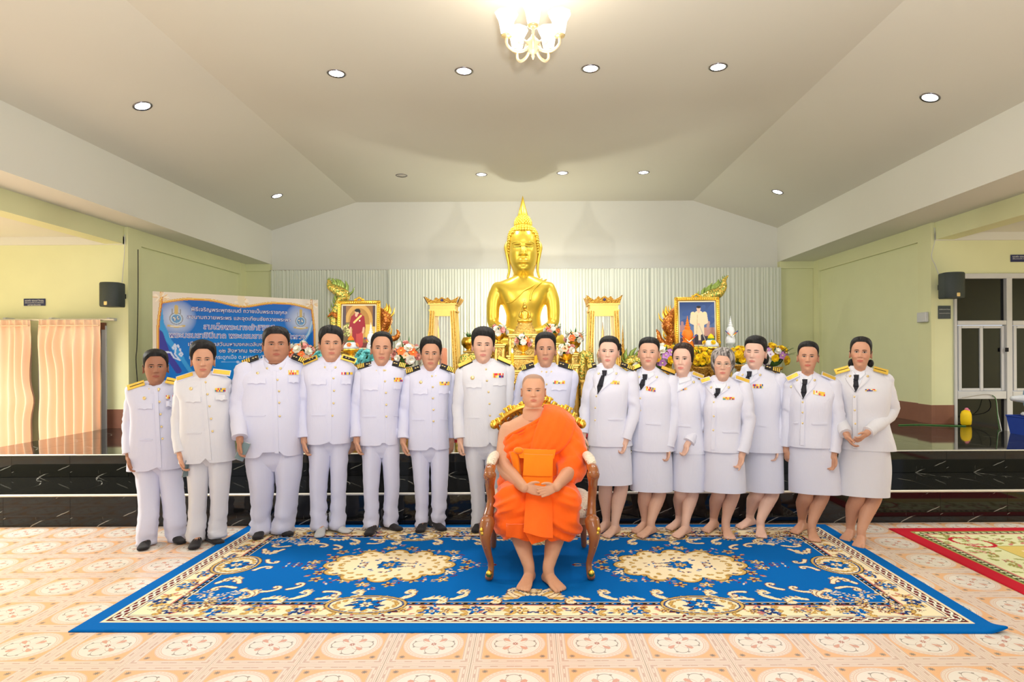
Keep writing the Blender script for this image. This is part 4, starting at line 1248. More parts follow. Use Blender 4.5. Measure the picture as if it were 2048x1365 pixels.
# ---------------------------------------------------------------- the seven women standing
def make_woman(s):
    D = s['D']; skin = SKIN[s['skin']]; X_ = W(s['cx'], 900, D).x
    turn_arms(s, -X_ / D * .6, X_, D)
    body = MB(); hs = s['head']; hs['man'] = False
    hd, T, sc = common_head(body, hs, D, None)
    build_head(body, hd, T, skin, (skin[0] * .86, skin[1] * .46, skin[2] * .50), blush=.8, ears=s.get('ears', True))
    dep = s.get('dep', .12)
    S = Surf(px_rows(D, s['torso'], dep), n=2.3, shear=s.get('shear', -X_ / D * .6))
    body.col = skin
    Surf([(r[0], r[1], r[2] * .78, r[3] * .6, r[4]) for r in S.rows[::6]], n=2.2, shear=S.shear).loft(body, 20)
    for lg in s['legs']:
        td = floor_D(*lg['toe']); toe = W(lg['toe'][0], lg['toe'][1], td); toe.z = 0
        yaw = math.radians(lg['yaw']); f = Vector((math.sin(yaw), -math.cos(yaw), 0))
        L_ = lg.get('len', .232); heel = toe - f * L_; ank = heel + f * .05 + Vector((0, 0, .10))
        kn = W(lg['knee'][0], lg['knee'][1], D); hp = W(lg['knee'][0] * .9 + s['cx'] * .1, lg['knee'][1] - 60, D)
        pc = MB(); k = lg.get('w', 1.0)
        cal = kn * .60 + ank * .40 + Vector((0, .020, 0))
        limb_leg(pc, [kn + (hp - kn) * .5, kn, cal, kn * .22 + ank * .78 + Vector((0, .012, 0)), ank, heel + f * .055 + Vector((0, 0, .055))], [.064 * k, .058 * k, .060 * k, .042 * k, .034, .034], 16)
        bare_foot(pc, heel, yaw, L_, lg.get('big', 1), 1.0)
        merge_piece(body, pc, .0048, skin, 1)
    for k in ('arm_l', 'arm_r'):
        if k in s: add_arm_hand(body, s[k], D, skin)
    root = body.build('person', M['skin'])
    tag(root, s['label'], 'person', 'row of officials in white uniform')
    finish_head(root, hd, T, hs, s.get('hairmat', M['hair']))
    for (dx, dy, dz, r, sx, sz) in s.get('bun', []):
        m = MB(); m.T = T; m.ball((dx, dy, dz), r, 16, 10, sx=sx, sz=sz)
        for i, v in enumerate(m.v):
            e = 1 + .05 * mnoise.noise(Vector(v) * 40); m.v[i] = (v[0], v[1], v[2])
        m.build('hair_bun', s.get('hairmat', M['hair']), root)
    um = M[s.get('uni', 'uni_w')]
    sk = MB(); q = Surf(px_rows(D, s['skirt'], .118), n=2.3, shear=S.shear)
    q.loft(sk, 44)
    for i, v in enumerate(sk.v):
        e = mnoise.noise(Vector((v[0] * 7 + s['seed'], v[1] * 7, v[2] * 2.2))) * .010; sk.v[i] = (v[0] + e * .4, v[1] - e, v[2])
    sk.build('skirt', um, root, sharp=50)
    jk = MB(); xo = W(s['buttons'][-1][0], s['buttons'][-1][1], D).x
    S.loft(jk, 48, cap=None)
    rr = s.get('sr', (.060, .060, .053, .047))
    for k in ('arm_l', 'arm_r'):
        if k in s: sleeves_into(jk, s[k], D, s[k].get('rr', rr), s['seed'])
    J = jk.build('jacket', um, root, sharp=55)
    nx, ny = s['neck']; kx, ky = s['knot']; vx, vy = s['vbot']
    # shirt collar round the neck
    cl = MB(); rw = px_len(s.get('cw', 13.5), D); c0 = W(nx, ky - 3, D); zs_ = W(nx, ny - 5, D).z
    rings = []
    for off, dz in ((.000, -.035), (.004, -.02), (.003, 0), (-.004, 0), (-.006, -.03)):
        rings.append([(c0.x + math.sin(t) * (rw + off) + (c0.x * 0), D + .012 - math.cos(t) * (rw + off) * .84, zs_ + (c0.z - zs_) * max(0, math.cos(t + X_ / D)) ** 1.2 + dz) for t in [2 * math.pi * k / 32 for k in range(32)]])
    cl.loft(rings, cap=False); cl.build('shirt_collar', M['shirt'], J)
    def P2(x, y): v = W(x, y, D); return (v.x, v.z)
    # shirt front in the V of the jacket
    surf_patch(S, [P2(nx - 12, ny + 3), P2(nx + 12, ny + 3), P2(vx + 1.5, vy), P2(vx - 1.5, vy)], .003, 8, 12, name='shirt_front', mat=M['shirt'], parent=J)
    if s.get('tie', True):
        L1 = vy - ky
        m = MB()
        surf_patch(S, [P2(kx - 5, ky - 2), P2(kx + 5, ky - 2), P2(kx + 3.6, ky + 9), P2(kx - 3.6, ky + 9)], .019, 4, 4, mb=m)
        tx = kx + (vx - kx) * (9 / L1)
        surf_patch(S, [P2(tx - 3.4, ky + 8), P2(tx + 3.4, ky + 8), P2(tx + (vx - tx) * .6 + 6, ky + L1 * .66), P2(tx + (vx - tx) * .6 - 5.5, ky + L1 * .66)], .012, 4, 6, mb=m)
        surf_patch(S, [P2(tx + (vx - tx) * .6 - 5.5, ky + L1 * .65), P2(tx + (vx - tx) * .6 + 6, ky + L1 * .65), P2(vx + 1.2, vy), P2(vx - .8, vy)], .010, 4, 6, mb=m)
        m.build('tie', M['tie'], J)
    for sd in (-1, 1):
        # shirt collar leaf
        m = MB(); cr = [P2(nx + sd * 12, ny - 2), P2(kx + sd * 1.5, ky - 4), P2(kx + sd * 6.5, ky + 8), P2(nx + sd * 13.5, ny + 6)]
        if sd < 0: cr = [cr[1], cr[0], cr[3], cr[2]]
        cr = [cr[1], cr[0], cr[3], cr[2]] if sd > 0 else cr
        surf_patch(S, cr, .012, 6, 4, mb=m); m.build('shirt_collar', M['shirt'], J)
        # lapel: inner edge runs from the neck to the first button
        rows = []; n = 16; wl = s.get('lw', (15, 15))[0 if sd < 0 else 1]
        for j in range(n + 1):
            v = j / n
            xi = (nx + sd * 11.5) * (1 - v) + vx * v + sd * 2.0 * math.sin(v * math.pi); yi = (ny + 1) * (1 - v) + vy * v
            w = wl * (min(1, .55 + v * 1.5) if v < .3 else 1) * (1 - smooth(.32, 1.02, v)) ** .8 + .4
            if .27 < v < .36: w *= .72
            r = []
            for i in range(6):
                p = P2(xi + sd * w * i / 5, yi - w * .18 * i / 5); r.append(S.front(p[0], p[1], .008 + .003 * math.sin(i / 5 * math.pi) - .000))
            back0 = r[0] + Vector((0, .009, 0)); back1 = r[-1] + Vector((0, .009, 0))
            r = [back0] + r + [back1]
            rows.append(r)
        m = MB(); m.loft(rows if sd < 0 else [r[::-1] for r in rows], closed=False, cap=False); m.build('lapel', um, J, sharp=45)
        q_ = P2(nx + sd * (13 + wl * .30), ny + (ky - ny) * .1 + 9)
        b_ = S.front(q_[0], q_[1], .013); mm = MB(); mm.T = Matrix.Translation(b_) @ Matrix.Rotation(math.pi / 2, 4, 'X')
        mm.lathe([(.010, -.004), (.010, .001), (.006, .003), (.0005, .003)], 10); mm.build('collar_badge', M['brass'], J)
    for bx_, by_ in s['buttons']: button(S, W(bx_, by_, D), J, .0085)
    b1, b2 = s['buttons'][0], s['buttons'][-1]
    e0 = W(b1[0] + 4, b1[1] - 4, D); e1 = W(b2[0] + 3, s['torso'][-1][0] - 2, D)
    surf_patch(S, [(e0.x - .03, e0.z), (e0.x, e0.z), (e1.x, e1.z), (e1.x - .034, e1.z)], .0045, 2, 14, name='placket', mat=um, parent=J)
    if 'ribbon' in s: ribbons(S, D, *s['ribbon'][:4], J, s['ribbon'][4] if len(s['ribbon']) > 4 else 2, s['seed'], slope=s['ribbon'][5] if len(s['ribbon']) > 5 else 0)
    for bd in s.get('badges', []): button(S, W(bd[0], bd[1], D), J, bd[2], 'breast_badge')
    for (xl, xr, yt, yt2) in s.get('seams', []):
        a, b_ = W(xl, yt, D), W(xr, yt2, D)
        surf_patch(S, [(a.x, a.z), (b_.x, b_.z), (b_.x, b_.z - .014), (a.x, a.z - .012)], .007, 6, 1, name='pocket_welt', mat=um, parent=J)
    for e in s['ep']:
        a = W(e[0], e[1], D + (e[4] if len(e) > 4 else 0)); b_ = W(e[2], e[3], D + (e[4] if len(e) > 4 else 0))
        e4 = e[4] if len(e) > 4 else 0; epaulette(J, W(e[0], e[1], D + e4 - .03 + S.shear * (a.x - X_)), W(e[2], e[3], D + e4 - .03 + S.shear * (b_.x - X_)), s['epk'], .055)
    return root, hd, T, J

def wt(neck, sh, chest, waist, hem, dep=.12, bust=1.08):
    cx, ny = neck; xl, yl, xr, yr = sh; ys = (yl + yr) / 2
    return [(ny + 2, cx - 14, cx + 14, .040, .015), (ny + 7, cx - 21, cx + 21, .052, .010), (ny * .45 + ys * .55 + 3, (xl + 7) * .55 + (cx - 16) * .45, (xr - 7) * .55 + (cx + 16) * .45, .064, .005), (ys + 3, xl + 7, xr - 7, .080),
            (ys + 22, xl + 9, xr - 9, dep * .95), (chest[0], chest[1], chest[2], dep * bust), (waist[0], waist[1], waist[2], dep * .98), (hem[0], hem[1], hem[2], dep * 1.1)]
def wleg(knee, toe, yaw, big, w=1.0): return {'knee': knee, 'toe': toe, 'yaw': yaw, 'big': big, 'w': w}
INWARD[0] = False
PULL = dict(front=.82, temple=.77, side=.55, behind=.42, back=.20, th_top=.050, th_side=.022, th_back=.05, rough=.004, tuck=.52)
WOMEN = [
 dict(seed=21, D=5.27, cx=1218, skin='fair', label='person in white jacket and skirt uniform immediately right of the seated orange-robed figure, hair pinned in a plaited bun',
  head=dict(top=675.5, chin=737, cx=(1219, 1217), yaw=-.10, hd=dict(fw=1.02, jaw=.92, neck=.92, nose=.85, lip=1.1), lift=.03, open=1.0, esize=1.03, brow=.8, hair=dict(PULL, seed=21)),
  bun=[(.30, .16, .60, .12, .9, 1.1), (.36, .12, .47, .09, .8, 1), (.33, .10, .72, .08, .9, 1)],
  neck=(1215, 741), knot=(1209, 746), vbot=(1195, 792), torso=wt((1215, 727), (1176, 748, 1270, 752), (790, 1178, 1258), (838, 1180, 1253), (893, 1174, 1264)),
  arm_l=arm((1186, 754), (1172, 822), (1166, 875), (.05, -.1, -1), LATL, dy=(.02, .05, .0), size=.150), arm_r=arm((1262, 758), (1268, 826), (1250, 888), (-.25, -.1, -1), LATL, dy=(-.02, -.03, -.10), size=.150, curl=.9),
  skirt=[(880, 1179, 1258), (920, 1177, 1262), (970, 1178, 1264)], buttons=[(1193, 796), (1191, 819), (1190.6, 844)], ribbon=(1221, 764, 1239, 771, 2, -.10), seams=[(1217, 1246, 841, 841)],
  ep=[(1192, 733, 1176, 738), (1241, 732, 1268, 742)], epk='stripes', legs=[wleg((1211, 975), (1190, 1072), -38, 1), wleg((1243, 975), (1209, 1081), -36, 1)]),
 dict(seed=22, D=5.30, cx=1298, skin='light', label='smiling person in white jacket and skirt uniform with a rounded face and hair parted, greying at the crown',
  head=dict(top=677.7, chin=738, cx=(1299, 1297), yaw=-.05, hd=dict(fw=1.08, jaw=1.02, neck=.98, nose=.95, smile=.8, lip=.8, cheek=1.6), lift=.03, open=.7, brow=.7, arch=.02, hair=dict(PULL, seed=22, part=.06)),
  neck=(1296, 748), knot=(1290, 754), vbot=(1281, 784), torso=wt((1297, 734), (1256, 758, 1352, 758), (795, 1264, 1342), (842, 1266, 1341), (903, 1262, 1347), dep=.13),
  arm_l=arm((1262, 762), (1262, 830), (1262, 885), hand=False, dy=(.06, .12, .12)), arm_r=arm((1343, 765), (1350, 832), (1336, 902), (-.15, -.1, -1), LATL, dy=(-.02, -.03, -.08), size=.150, curl=.85),
  skirt=[(890, 1266, 1340), (930, 1262, 1344), (983, 1261, 1345)], buttons=[(1281, 800), (1281, 824)], ribbon=(1292, 776, 1311, 784, 2, -.2), seams=[(1292, 1322, 849, 851)],
  ep=[(1322, 739, 1350, 750), (1281, 735, 1264, 742)], epk='gold', legs=[wleg((1290, 988), (1267, 1072), -42, 1), wleg((1319, 988), (1277, 1081), -44, 1)]),
 dict(seed=23, D=5.28, cx=1366, skin='fair', hairmat=M['hair_br'], label='person in white jacket and skirt uniform with centre-parted dark brown hair, right arm bent across the hip',
  head=dict(top=689, chin=753, cx=(1367, 1365), yaw=-.18, hd=dict(fw=1.0, jaw=.95, neck=.9, nose=.9, smile=.6, lip=1.2), lift=.03, open=1.0, brow=.9, look=-.004, hair=dict(PULL, seed=23, part=-.03, front=.84, side=.42, tuck=.40, behind=.2, back=.05, th_side=.03)),
  ears=False, neck=(1370, 758), knot=(1352, 764), vbot=(1348, 792), tie=False, torso=wt((1371, 745), (1335, 770, 1409, 768), (812, 1345, 1400), (855, 1346, 1402), (908, 1345, 1410), dep=.115),
  arm_l=arm((1346, 777), (1346, 840), (1350, 890), hand=False, dy=(.06, .12, .10)), arm_r=arm((1400, 778), (1405, 842), (1374, 893), (-.35, -.2, -1), LATL, dy=(-.02, .02, -.12), size=.148, curl=.8),
  skirt=[(895, 1348, 1406), (935, 1345, 1408), (983, 1344, 1407)], buttons=[(1349, 830), (1349, 860)], ribbon=(1361, 781, 1374, 785, 1, .15), seams=[(1356, 1380, 853, 855)],
  ep=[(1384, 750, 1407, 759)], epk='white', lw=(10, 15), legs=[wleg((1362, 988), (1335, 1065), -46, 1, .95), wleg((1385, 988), (1348, 1081), -44, 1, .95)]),
 dict(seed=24, D=5.17, cx=1446, skin='light', hairmat=M['hair_grey'], label='shorter person with grey bobbed hair and spectacles in white jacket and skirt uniform',
  head=dict(top=698.7, chin=762, cx=(1446, 1445), hd=dict(fw=1.0, jaw=.98, neck=.95, nose=.9, lip=.7), lift=.05, open=.75, brow=.6, hair=dict(front=.80, temple=.66, side=.20, behind=.16, back=.05, th_top=.08, th_side=.075, th_back=.09, rough=.012, tuck=.18, part=.0, fringe=sidefringe(1, .04))),
  ears=False, neck=(1440, 768), knot=(1436, 782), vbot=(1431, 800), torso=wt((1442, 752), (1404, 776, 1500, 774), (818, 1408, 1480), (858, 1410, 1478), (905, 1407, 1480), dep=.12),
  arm_l=arm((1413, 782), (1408, 846), (1408, 900), hand=False, dy=(.05, .12, .12)), arm_r=arm((1489, 780), (1497, 852), (1484, 915), (-.35, -.1, -1), LATL, dy=(-.03, -.04, -.10), size=.150, curl=.5, point=True),
  skirt=[(893, 1411, 1480), (935, 1409, 1486), (985, 1408, 1489)], buttons=[(1428, 808), (1428, 836), (1427, 864)], ribbon=(1446, 798, 1469, 803), seams=[(1446, 1476, 866, 866)],
  ep=[(1470, 758, 1499, 768), (1421, 761, 1402, 767)], epk='white', legs=[wleg((1438, 988), (1408, 1070), -42, 1, .95), wleg((1467, 988), (1461, 1085), -6, 1, .95)]),
 dict(seed=25, D=5.34, cx=1511, skin='fair', label='person in white jacket and skirt uniform with eyes lowered, black-and-gold shoulder board, tied-back hair',
  head=dict(top=675, chin=738.5, cx=(1513, 1509), yaw=-.25, pitch=.05, hd=dict(fw=1.02, jaw=1.0, neck=1.0, nose=.85, lip=1.3), lift=.045, open=.12, brow=1.1, hair=dict(PULL, seed=25, th_top=.07, front=.80)),
  bun=[(.24, .36, .30, .12, 1.0, 1.6)], neck=(1503, 744), knot=(1499, 748), vbot=(1490, 779), torso=wt((1507, 730), (1470, 754, 1567, 756), (800, 1478, 1556), (845, 1480, 1554), (905, 1478, 1562), dep=.13),
  arm_l=arm((1478, 762), (1474, 830), (1474, 885), hand=False, dy=(.06, .12, .12)), arm_r=arm((1558, 764), (1564, 832), (1550, 898), (-.1, -.1, -1), LATL, dy=(-.02, .0, -.06), size=.155, curl=.5), sr=(.066, .064, .056, .050),
  skirt=[(890, 1494, 1560), (935, 1493, 1562), (985, 1492, 1564)], buttons=[(1487, 800), (1487, 826)], ribbon=(1506, 772, 1526, 780), seams=[(1508, 1534, 852, 854)],
  ep=[(1530, 737, 1560, 746)], epk='stripes', legs=[wleg((1515, 988), (1474, 1062), -55, 1), wleg((1545, 988), (1523, 1082), -18, 1)]),
 dict(seed=26, D=5.14, cx=1617, skin='tan', label='lean older person in white jacket and skirt uniform with swept-back hair, second from the right end',
  head=dict(top=686, chin=747, cx=(1617, 1615), hd=dict(fw=1.0, jaw=.93, neck=.95, nose=.9, lip=.8), lift=.03, open=.8, brow=.9, hair=dict(PULL, seed=26, front=.84, temple=.80)),
  neck=(1612, 754), knot=(1610, 764), vbot=(1606, 802), torso=wt((1614, 744), (1574, 767, 1676, 767), (808, 1582, 1658), (850, 1583, 1656), (896, 1579, 1657)),
  arm_l=arm((1584, 774), (1576, 842), (1572, 903), (.10, -.1, -1), LATL, dy=(.03, .06, .04), size=.155), arm_r=arm((1667, 774), (1676, 848), (1667, 915), (-.15, -.1, -1), LATL, dy=(-.02, -.03, -.07), size=.155, curl=.45),
  skirt=[(885, 1584, 1662), (935, 1583, 1670), (988, 1584, 1675)], buttons=[(1605.5, 808), (1605.5, 828.5), (1605.5, 850)], ribbon=(1627, 784, 1650, 792, 2, -.2), badges=[(1583, 777, .012), (1582, 785, .008)], seams=[(1585, 1596, 847, 847), (1624, 1655, 850, 850)],
  ep=[(1643, 751, 1671, 763), (1597, 752, 1574, 763)], epk='white', legs=[wleg((1612, 992), (1586, 1073), -46, 1), wleg((1645, 992), (1631, 1090), -16, 1)]),
 dict(seed=27, D=5.05, cx=1722, skin='tan', uni='uni_warm', label='smiling younger person at the right end of the row in white jacket and skirt, hands clasped in front',
  head=dict(top=674, chin=736, cx=(1723, 1720), yaw=-.02, hd=dict(fw=.98, jaw=.92, neck=.9, nose=.9, smile=.9, lip=1.2), lift=.03, open=1.05, esize=1.05, brow=1.0, hair=dict(PULL, seed=27, part=-.04, front=.85, side=.46, tuck=.46)),
  bun=[(-.26, .30, .14, .13, .9, 1.2), (.30, .30, .16, .11, .9, 1.2)], neck=(1718, 743), knot=(1713, 752), vbot=(1711, 785), torso=wt((1720, 730), (1671, 756, 1781, 754), (800, 1687, 1770), (842, 1692, 1768), (899, 1686, 1781), dep=.118),
  arm_l=arm((1681, 763), (1676, 828), (1694, 872), (.3, -.6, -1), LATR, dy=(.02, .04, -.15), size=.150, curl=.5), arm_r=arm((1771, 761), (1782, 826), (1732, 868), (-1, -.5, -.65), (0, -.5, .8), dy=(.0, .02, -.17), size=.150, curl=.45), sr=(.060, .060, .054, .046),
  skirt=[(885, 1690, 1768), (935, 1684, 1772), (990, 1678, 1769)], buttons=[(1709, 794), (1710, 821), (1711, 848)], ribbon=(1731, 779, 1753, 783), 
  ep=[(1698, 737, 1670, 745), (1747, 738, 1776, 746)], epk='goldbar', legs=[wleg((1715, 994), (1688, 1085), -42, 1), wleg((1749, 994), (1715, 1099), -36, 1)]),
]
WL = ['person in white skirt uniform immediately right of the orange-robed figure, hair in plaited bun', 'smiling round-faced person in white skirt uniform, greying parting, left of the centre-parted brown-haired one',
 'person in white skirt uniform with centre-parted dark brown hair, arm bent across the hip', 'shorter person in white skirt uniform with grey bobbed hair and spectacles',
 'person in white skirt uniform with lowered eyes and tied-back hair, right of the spectacled one', 'lean older person in white skirt uniform, second from the right end of the row',
 'smiling person at the right end in white skirt uniform, hands clasped in front']
for s, l in zip(WOMEN, WL):
    s['label'] = l
    root, hd, T, J = make_woman(s)
    if s['seed'] == 24:      # spectacles
        g = MB(); g.T = T
        for q in (-1, 1):
            c = []
            for k in range(25):
                a = 2 * math.pi * k / 24; x = q * .135 + math.cos(a) * .098; z = .485 + math.sin(a) * .062 * (1 if math.sin(a) > 0 else 1.1)
                c.append(Vector((x, -.43 + abs(x) * .16, z)))
            g.tube(c, [.0055] * 25, 6, False, False)
            g.tube([Vector((q * .232, -.39, .50)), Vector((q * .30, -.25, .50)), Vector((q * .33, -.02, .49))], [.005] * 3, 6)
        g.tube([Vector((-.04, -.425, .50)), Vector((0, -.435, .51)), Vector((.04, -.425, .50))], [.005] * 3, 6)
        g.build('spectacles', M['spectacle'], root)

# ---------------------------------------------------------------- things held
m = MB(); c = W(485, 903, 4.97); m.T = Matrix.Translation(c) @ Matrix.Rotation(math.radians(18), 4, 'Z') @ Matrix.Rotation(math.radians(24), 4, 'Y') @ Matrix.Rotation(math.radians(-8), 4, 'X')
m.box(-.036, .036, -.004, .004, -.075, .075, .006)
ph = m.build('mobile_phone', M['phone_edge'], None, sharp=50)
tag(ph, 'dark glass mobile phone held by the large third person from left', 'phone')
m2_ = MB(); m2_.T = m.T; m2_.box(-.032, .032, -.0048, -.0041, -.070, .070); m2_.build('phone_screen', M['phone'], ph, smooth=False)
m = MB(); c = W(374, 937, 4.93); m.T = Matrix.Translation(c) @ Matrix.Rotation(math.radians(72), 4, 'Z') @ Matrix.Rotation(math.radians(16), 4, 'X')
m.box(-.035, .035, -.004, .004, -.072, .072, .006)
ph = m.build('mobile_phone', M['phone_edge'], None, sharp=50)
tag(ph, 'pale thin phone seen edge-on in the hand of the second person from left', 'phone')
m2_ = MB(); m2_.T = m.T; m2_.box(-.032, .032, -.0048, -.0041, -.068, .068); m2_.build('phone_screen', M['phone'], ph, smooth=False)
# ================================================================ the seated figure and his chair
def robe_mat(name, c, c2):
    m = Mat(name, c, 0.68, sheen=0.25, spec=0.25)
    n = m.noise(8, 3)
    m.col(m.mix(n, c, c2)); m.bump(m.noise(14, 3, dist=1.5, stretch=(1, 1, .5)), 0.25, 0.02)
    return m.m
M['robe'] = robe_mat('orange_robe_cloth', L((255, 108, 8)), L((252, 92, 0)))
M['robe2'] = robe_mat('saffron_sash_cloth', L((255, 138, 4)), L((252, 126, 0)))
M['wood'] = Mat('polished_brown_wood', L((150, 88, 44)), 0.22, spec=0.5, coat=0.5).m
def brocade():
    m = Mat('cream_brocade', L((226, 212, 192)), 0.65, sheen=.2)
    a = m.noise(22, 3, dist=2.0); b = m.noise(30, 2, dist=1.0)
    c = m.mix((a - 0.5).abs().ss(0.03, 0.01) * 0.8, L((228, 214, 194)), L((164, 150, 108)))
    c = m.mix(b.ss(0.66, 0.70), c, L((168, 92, 84)))
    m.col(c); m.bump(a, .3, .004); return m.m
M['brocade'] = brocade()

def fold(V, N, amp, f, seed=0, ridged=True, mask=None):
    out = []
    for v, n in zip(V, N):
        p = Vector((v[0] * f[0] + seed, v[1] * f[1], v[2] * f[2]))
        e = mnoise.noise(p) + .5 * mnoise.noise(p * 2.1)
        if ridged: e = .35 - abs(e) * 1.4
        k = amp * (mask(v) if mask else 1)
        out.append((v[0] + n[0] * e * k, v[1] + n[1] * e * k, v[2] + n[2] * e * k))
    return out

MD = 4.62
sk = L((208, 154, 122))
body = MB()
hd = Head(fw=1.10, jaw=1.14, neck=1.45, nose=1.0, lip=1.05, cheek=1.2)
T, sc = head_frame(752, 818, MD - .03, 1067, 1067, 0, -.02)
build_head(body, hd, T, sk, (sk[0] * .84, sk[1] * .52, sk[2] * .54), scalp=L((128, 104, 92)), blush=.5)
pc = MB()
tr_ = px_rows(MD, [(832, 1045, 1089, .075, .02), (846, 1020, 1112, .10, .02), (862, 1006, 1134, .125, .02), (885, 1008, 1130, .14, .0), (915, 1010, 1130, .150, -.01), (950, 1004, 1136, .17, -.02), (985, 1002, 1138, .17, .0)], .12)
TS = Surf(tr_, n=2.3)
TS.loft(pc, 32)
aL = [W(1018, 866, MD + .01), W(1012, 900, MD - .03), W(1010, 938, MD - .13), W(1030, 962, MD - .32), W(1049, 981, MD - .50)]
aR = [W(1122, 866, MD + .01), W(1138, 900, MD - .03), W(1144, 936, MD - .13), W(1130, 958, MD - .32), W(1113, 977, MD - .50)]
for a in (aL, aR):
    P_ = catmull(a, 5); n = len(P_)
    pc.tube(P_, [interp([(0, .072), (.3, .068), (.5, .058), (.62, .056), (.85, .040), (1, .031)], i / (n - 1))[0] for i in range(n)], 16)


# calves and feet
for kn, an, toe, yaw, big in ((W(1034, 1050, 4.32), W(1057, 1138, 4.22), (1044, 1190), -14, 1), (W(1118, 1048, 4.32), W(1095, 1138, 4.20), (1125, 1191), 25, -1)):
    td = floor_D(*toe); tp = W(toe[0], toe[1], td); tp.z = 0; y_ = math.radians(yaw)
    heel = tp - Vector((math.sin(y_), -math.cos(y_), 0)) * .245; ank = heel + Vector((math.sin(y_), -math.cos(y_), 0)) * .055 + Vector((0, 0, .10))
    ank.x = (ank.x + an.x) / 2
    limb_leg(pc, [kn + Vector((0, .25, .05)), kn, kn * .6 + ank * .4 + Vector((0, .02, 0)), kn * .2 + ank * .8, ank, heel + Vector((math.sin(y_), -math.cos(y_), 0)) * .06 + Vector((0, 0, .05))], [.07, .066, .066, .044, .038, .036], 16)
    bare_foot(pc, heel, y_, .245, big, 1.08)
merge_piece(body, pc, .0052, sk, 2)
for a, dd, ll, fl_, oy in ((aL, (.93, -.05, -.22), (.15, .45, 1), False, .0), (aR, (-.93, -.10, -.30), (-.15, .35, 1), True, -.018)):
    hb = MB(); w_ = a[-1] + Vector((0, oy, -.004 if fl_ else .004)); hb.tube([a[-2] * .35 + a[-1] * .65, w_], [.033, .029], 12); hand_pts(hb, w_, dd, ll, .155, .16, spread=.05, flip=fl_); merge_piece(body, hb, .0040, sk, 2)
monk = body.build('person', M['skin'])
tag(monk, 'seated person with shaven head in orange robes, hands resting palm up in lap', 'person')
for q in (-1, 1):
    eye_mesh(hd, T, q, monk, 0, .62, 1.0); brow_mesh(hd, T, q, monk, Mat('faint_brow', L((120, 86, 66)), .8).m, .8)

# robe over the torso and one shoulder
def wrap_robe():
    mb = MB()
    R = Surf([(r[0], r[1] + (.006 if r[0] > 1 else 0), r[2] * 1.0 + .016, r[3] + .016, r[4]) for r in TS.rows[::6]] , n=2.3)
    R.loft(mb, 40)
    # drape hanging over the far arm
    pp = catmull([W(1112, 850, MD + .02), W(1130, 872, MD), W(1141, 905, MD - .05), W(1143, 935, MD - .12), W(1134, 955, MD - .22)], 5); n = len(pp)
    mb.tube(pp, [interp([(0, .080), (.3, .105), (.6, .112), (.85, .098), (1, .075)], i / (n - 1))[0] for i in range(n)], 20)
    V, Fs, N = remesh(mb, .010, 5)
    a0, a1 = W(1018, 874, MD), W(1085, 838, MD)
    def bare(v):
        xl = a0.x + (a1.x - a0.x) * (v[2] - a0.z) / (a1.z - a0.z)
        return (v[2] > a0.z and v[0] < xl) or (v[2] > a1.z + .0 and v[0] < a1.x + (v[2] - a1.z) * .3) or v[2] > W(0, 812, MD).z
    dirn = Vector((.62, 0, .78))
    out = []
    for v, nn in zip(V, N):
        # folds run with the wrap: from the bare side up to the covered shoulder
        c = v[0] * -.50 + v[2] * .86
        k = smooth(W(0, 835, MD).z, W(0, 880, MD).z, v[2]) * 0 + 1
        arm = v[0] > W(1128, 0, MD).x
        e = math.sin(c * 115 + 3 * mnoise.noise(Vector(v) * 6)) * .0052 * (0.25 if v[0] > W(1075, 0, MD).x else 1.0)
        e += (.35 - abs(mnoise.noise(Vector((v[0] * 6, v[1] * 6, v[2] * 9 + v[0] * 10)))) * 1.6) * .021
        out.append((v[0] + nn[0] * e, v[1] + nn[1] * e, v[2] + nn[2] * e))
    keep = [f for f in Fs if not any(bare(out[i]) for i in f)]
    m = MB(); m.v = out; m.c = [(1, 1, 1)] * len(out); m.f = keep; m.m = [0] * len(keep)
    return m.build('robe', M['robe'], monk)
rb = wrap_robe()
m = MB(); q_ = [Vector(TS.front(W(x, y, MD).x, W(x, y, MD).z, .024)) for x, y in ((1013, 884), (1017, 877), (1026, 871), (1040, 864), (1056, 856), (1070, 848), (1084, 838), (1090, 826))]
q_ = catmull(q_, 5); m.tube(q_, [.013] * len(q_), 8)
q_ = [p + Vector((.012, -.004, -.020)) for p in q_]; m.tube(q_, [.010] * len(q_), 8); m.build('robe_edge', M['robe'], monk)
so = rb.modifiers.new('thick', 'SOLIDIFY'); so.thickness = .010; so.offset = 1.0
# broad folded band over the shoulder
m = MB(); rows = []
edge_a = [W(1088, 812, MD + .03), W(1084, 828, MD - .06), W(1074, 855, MD - .14), W(1066, 880, MD - .165), W(1060, 902, MD - .17)]
edge_b = [W(1148, 838, MD + .03), W(1150, 850, MD - .06), W(1142, 880, MD - .13), W(1126, 902, MD - .17), W(1108, 912, MD - .18)]
ea, eb = catmull(edge_a, 6), catmull(edge_b, 6)
for j, (p, q) in enumerate(zip(ea, eb)):
    r = []
    for i in range(15):
        u = i / 14; x = p.lerp(q, u); x.y -= math.sin(u * math.pi) * .035 + .010 + .005 * math.sin(u * 26 + j * .15)
        x.z += math.sin(u * math.pi) * .035 * (1 - j / len(ea))
        r.append(x)
    back = [r[0] + Vector((0, .03, 0))] + r + [r[-1] + Vector((0, .05, -.02))]
    rows.append(back)
m.loft(rows, closed=False, cap=False); m.build('robe_shoulder_fold', M['robe'], monk)
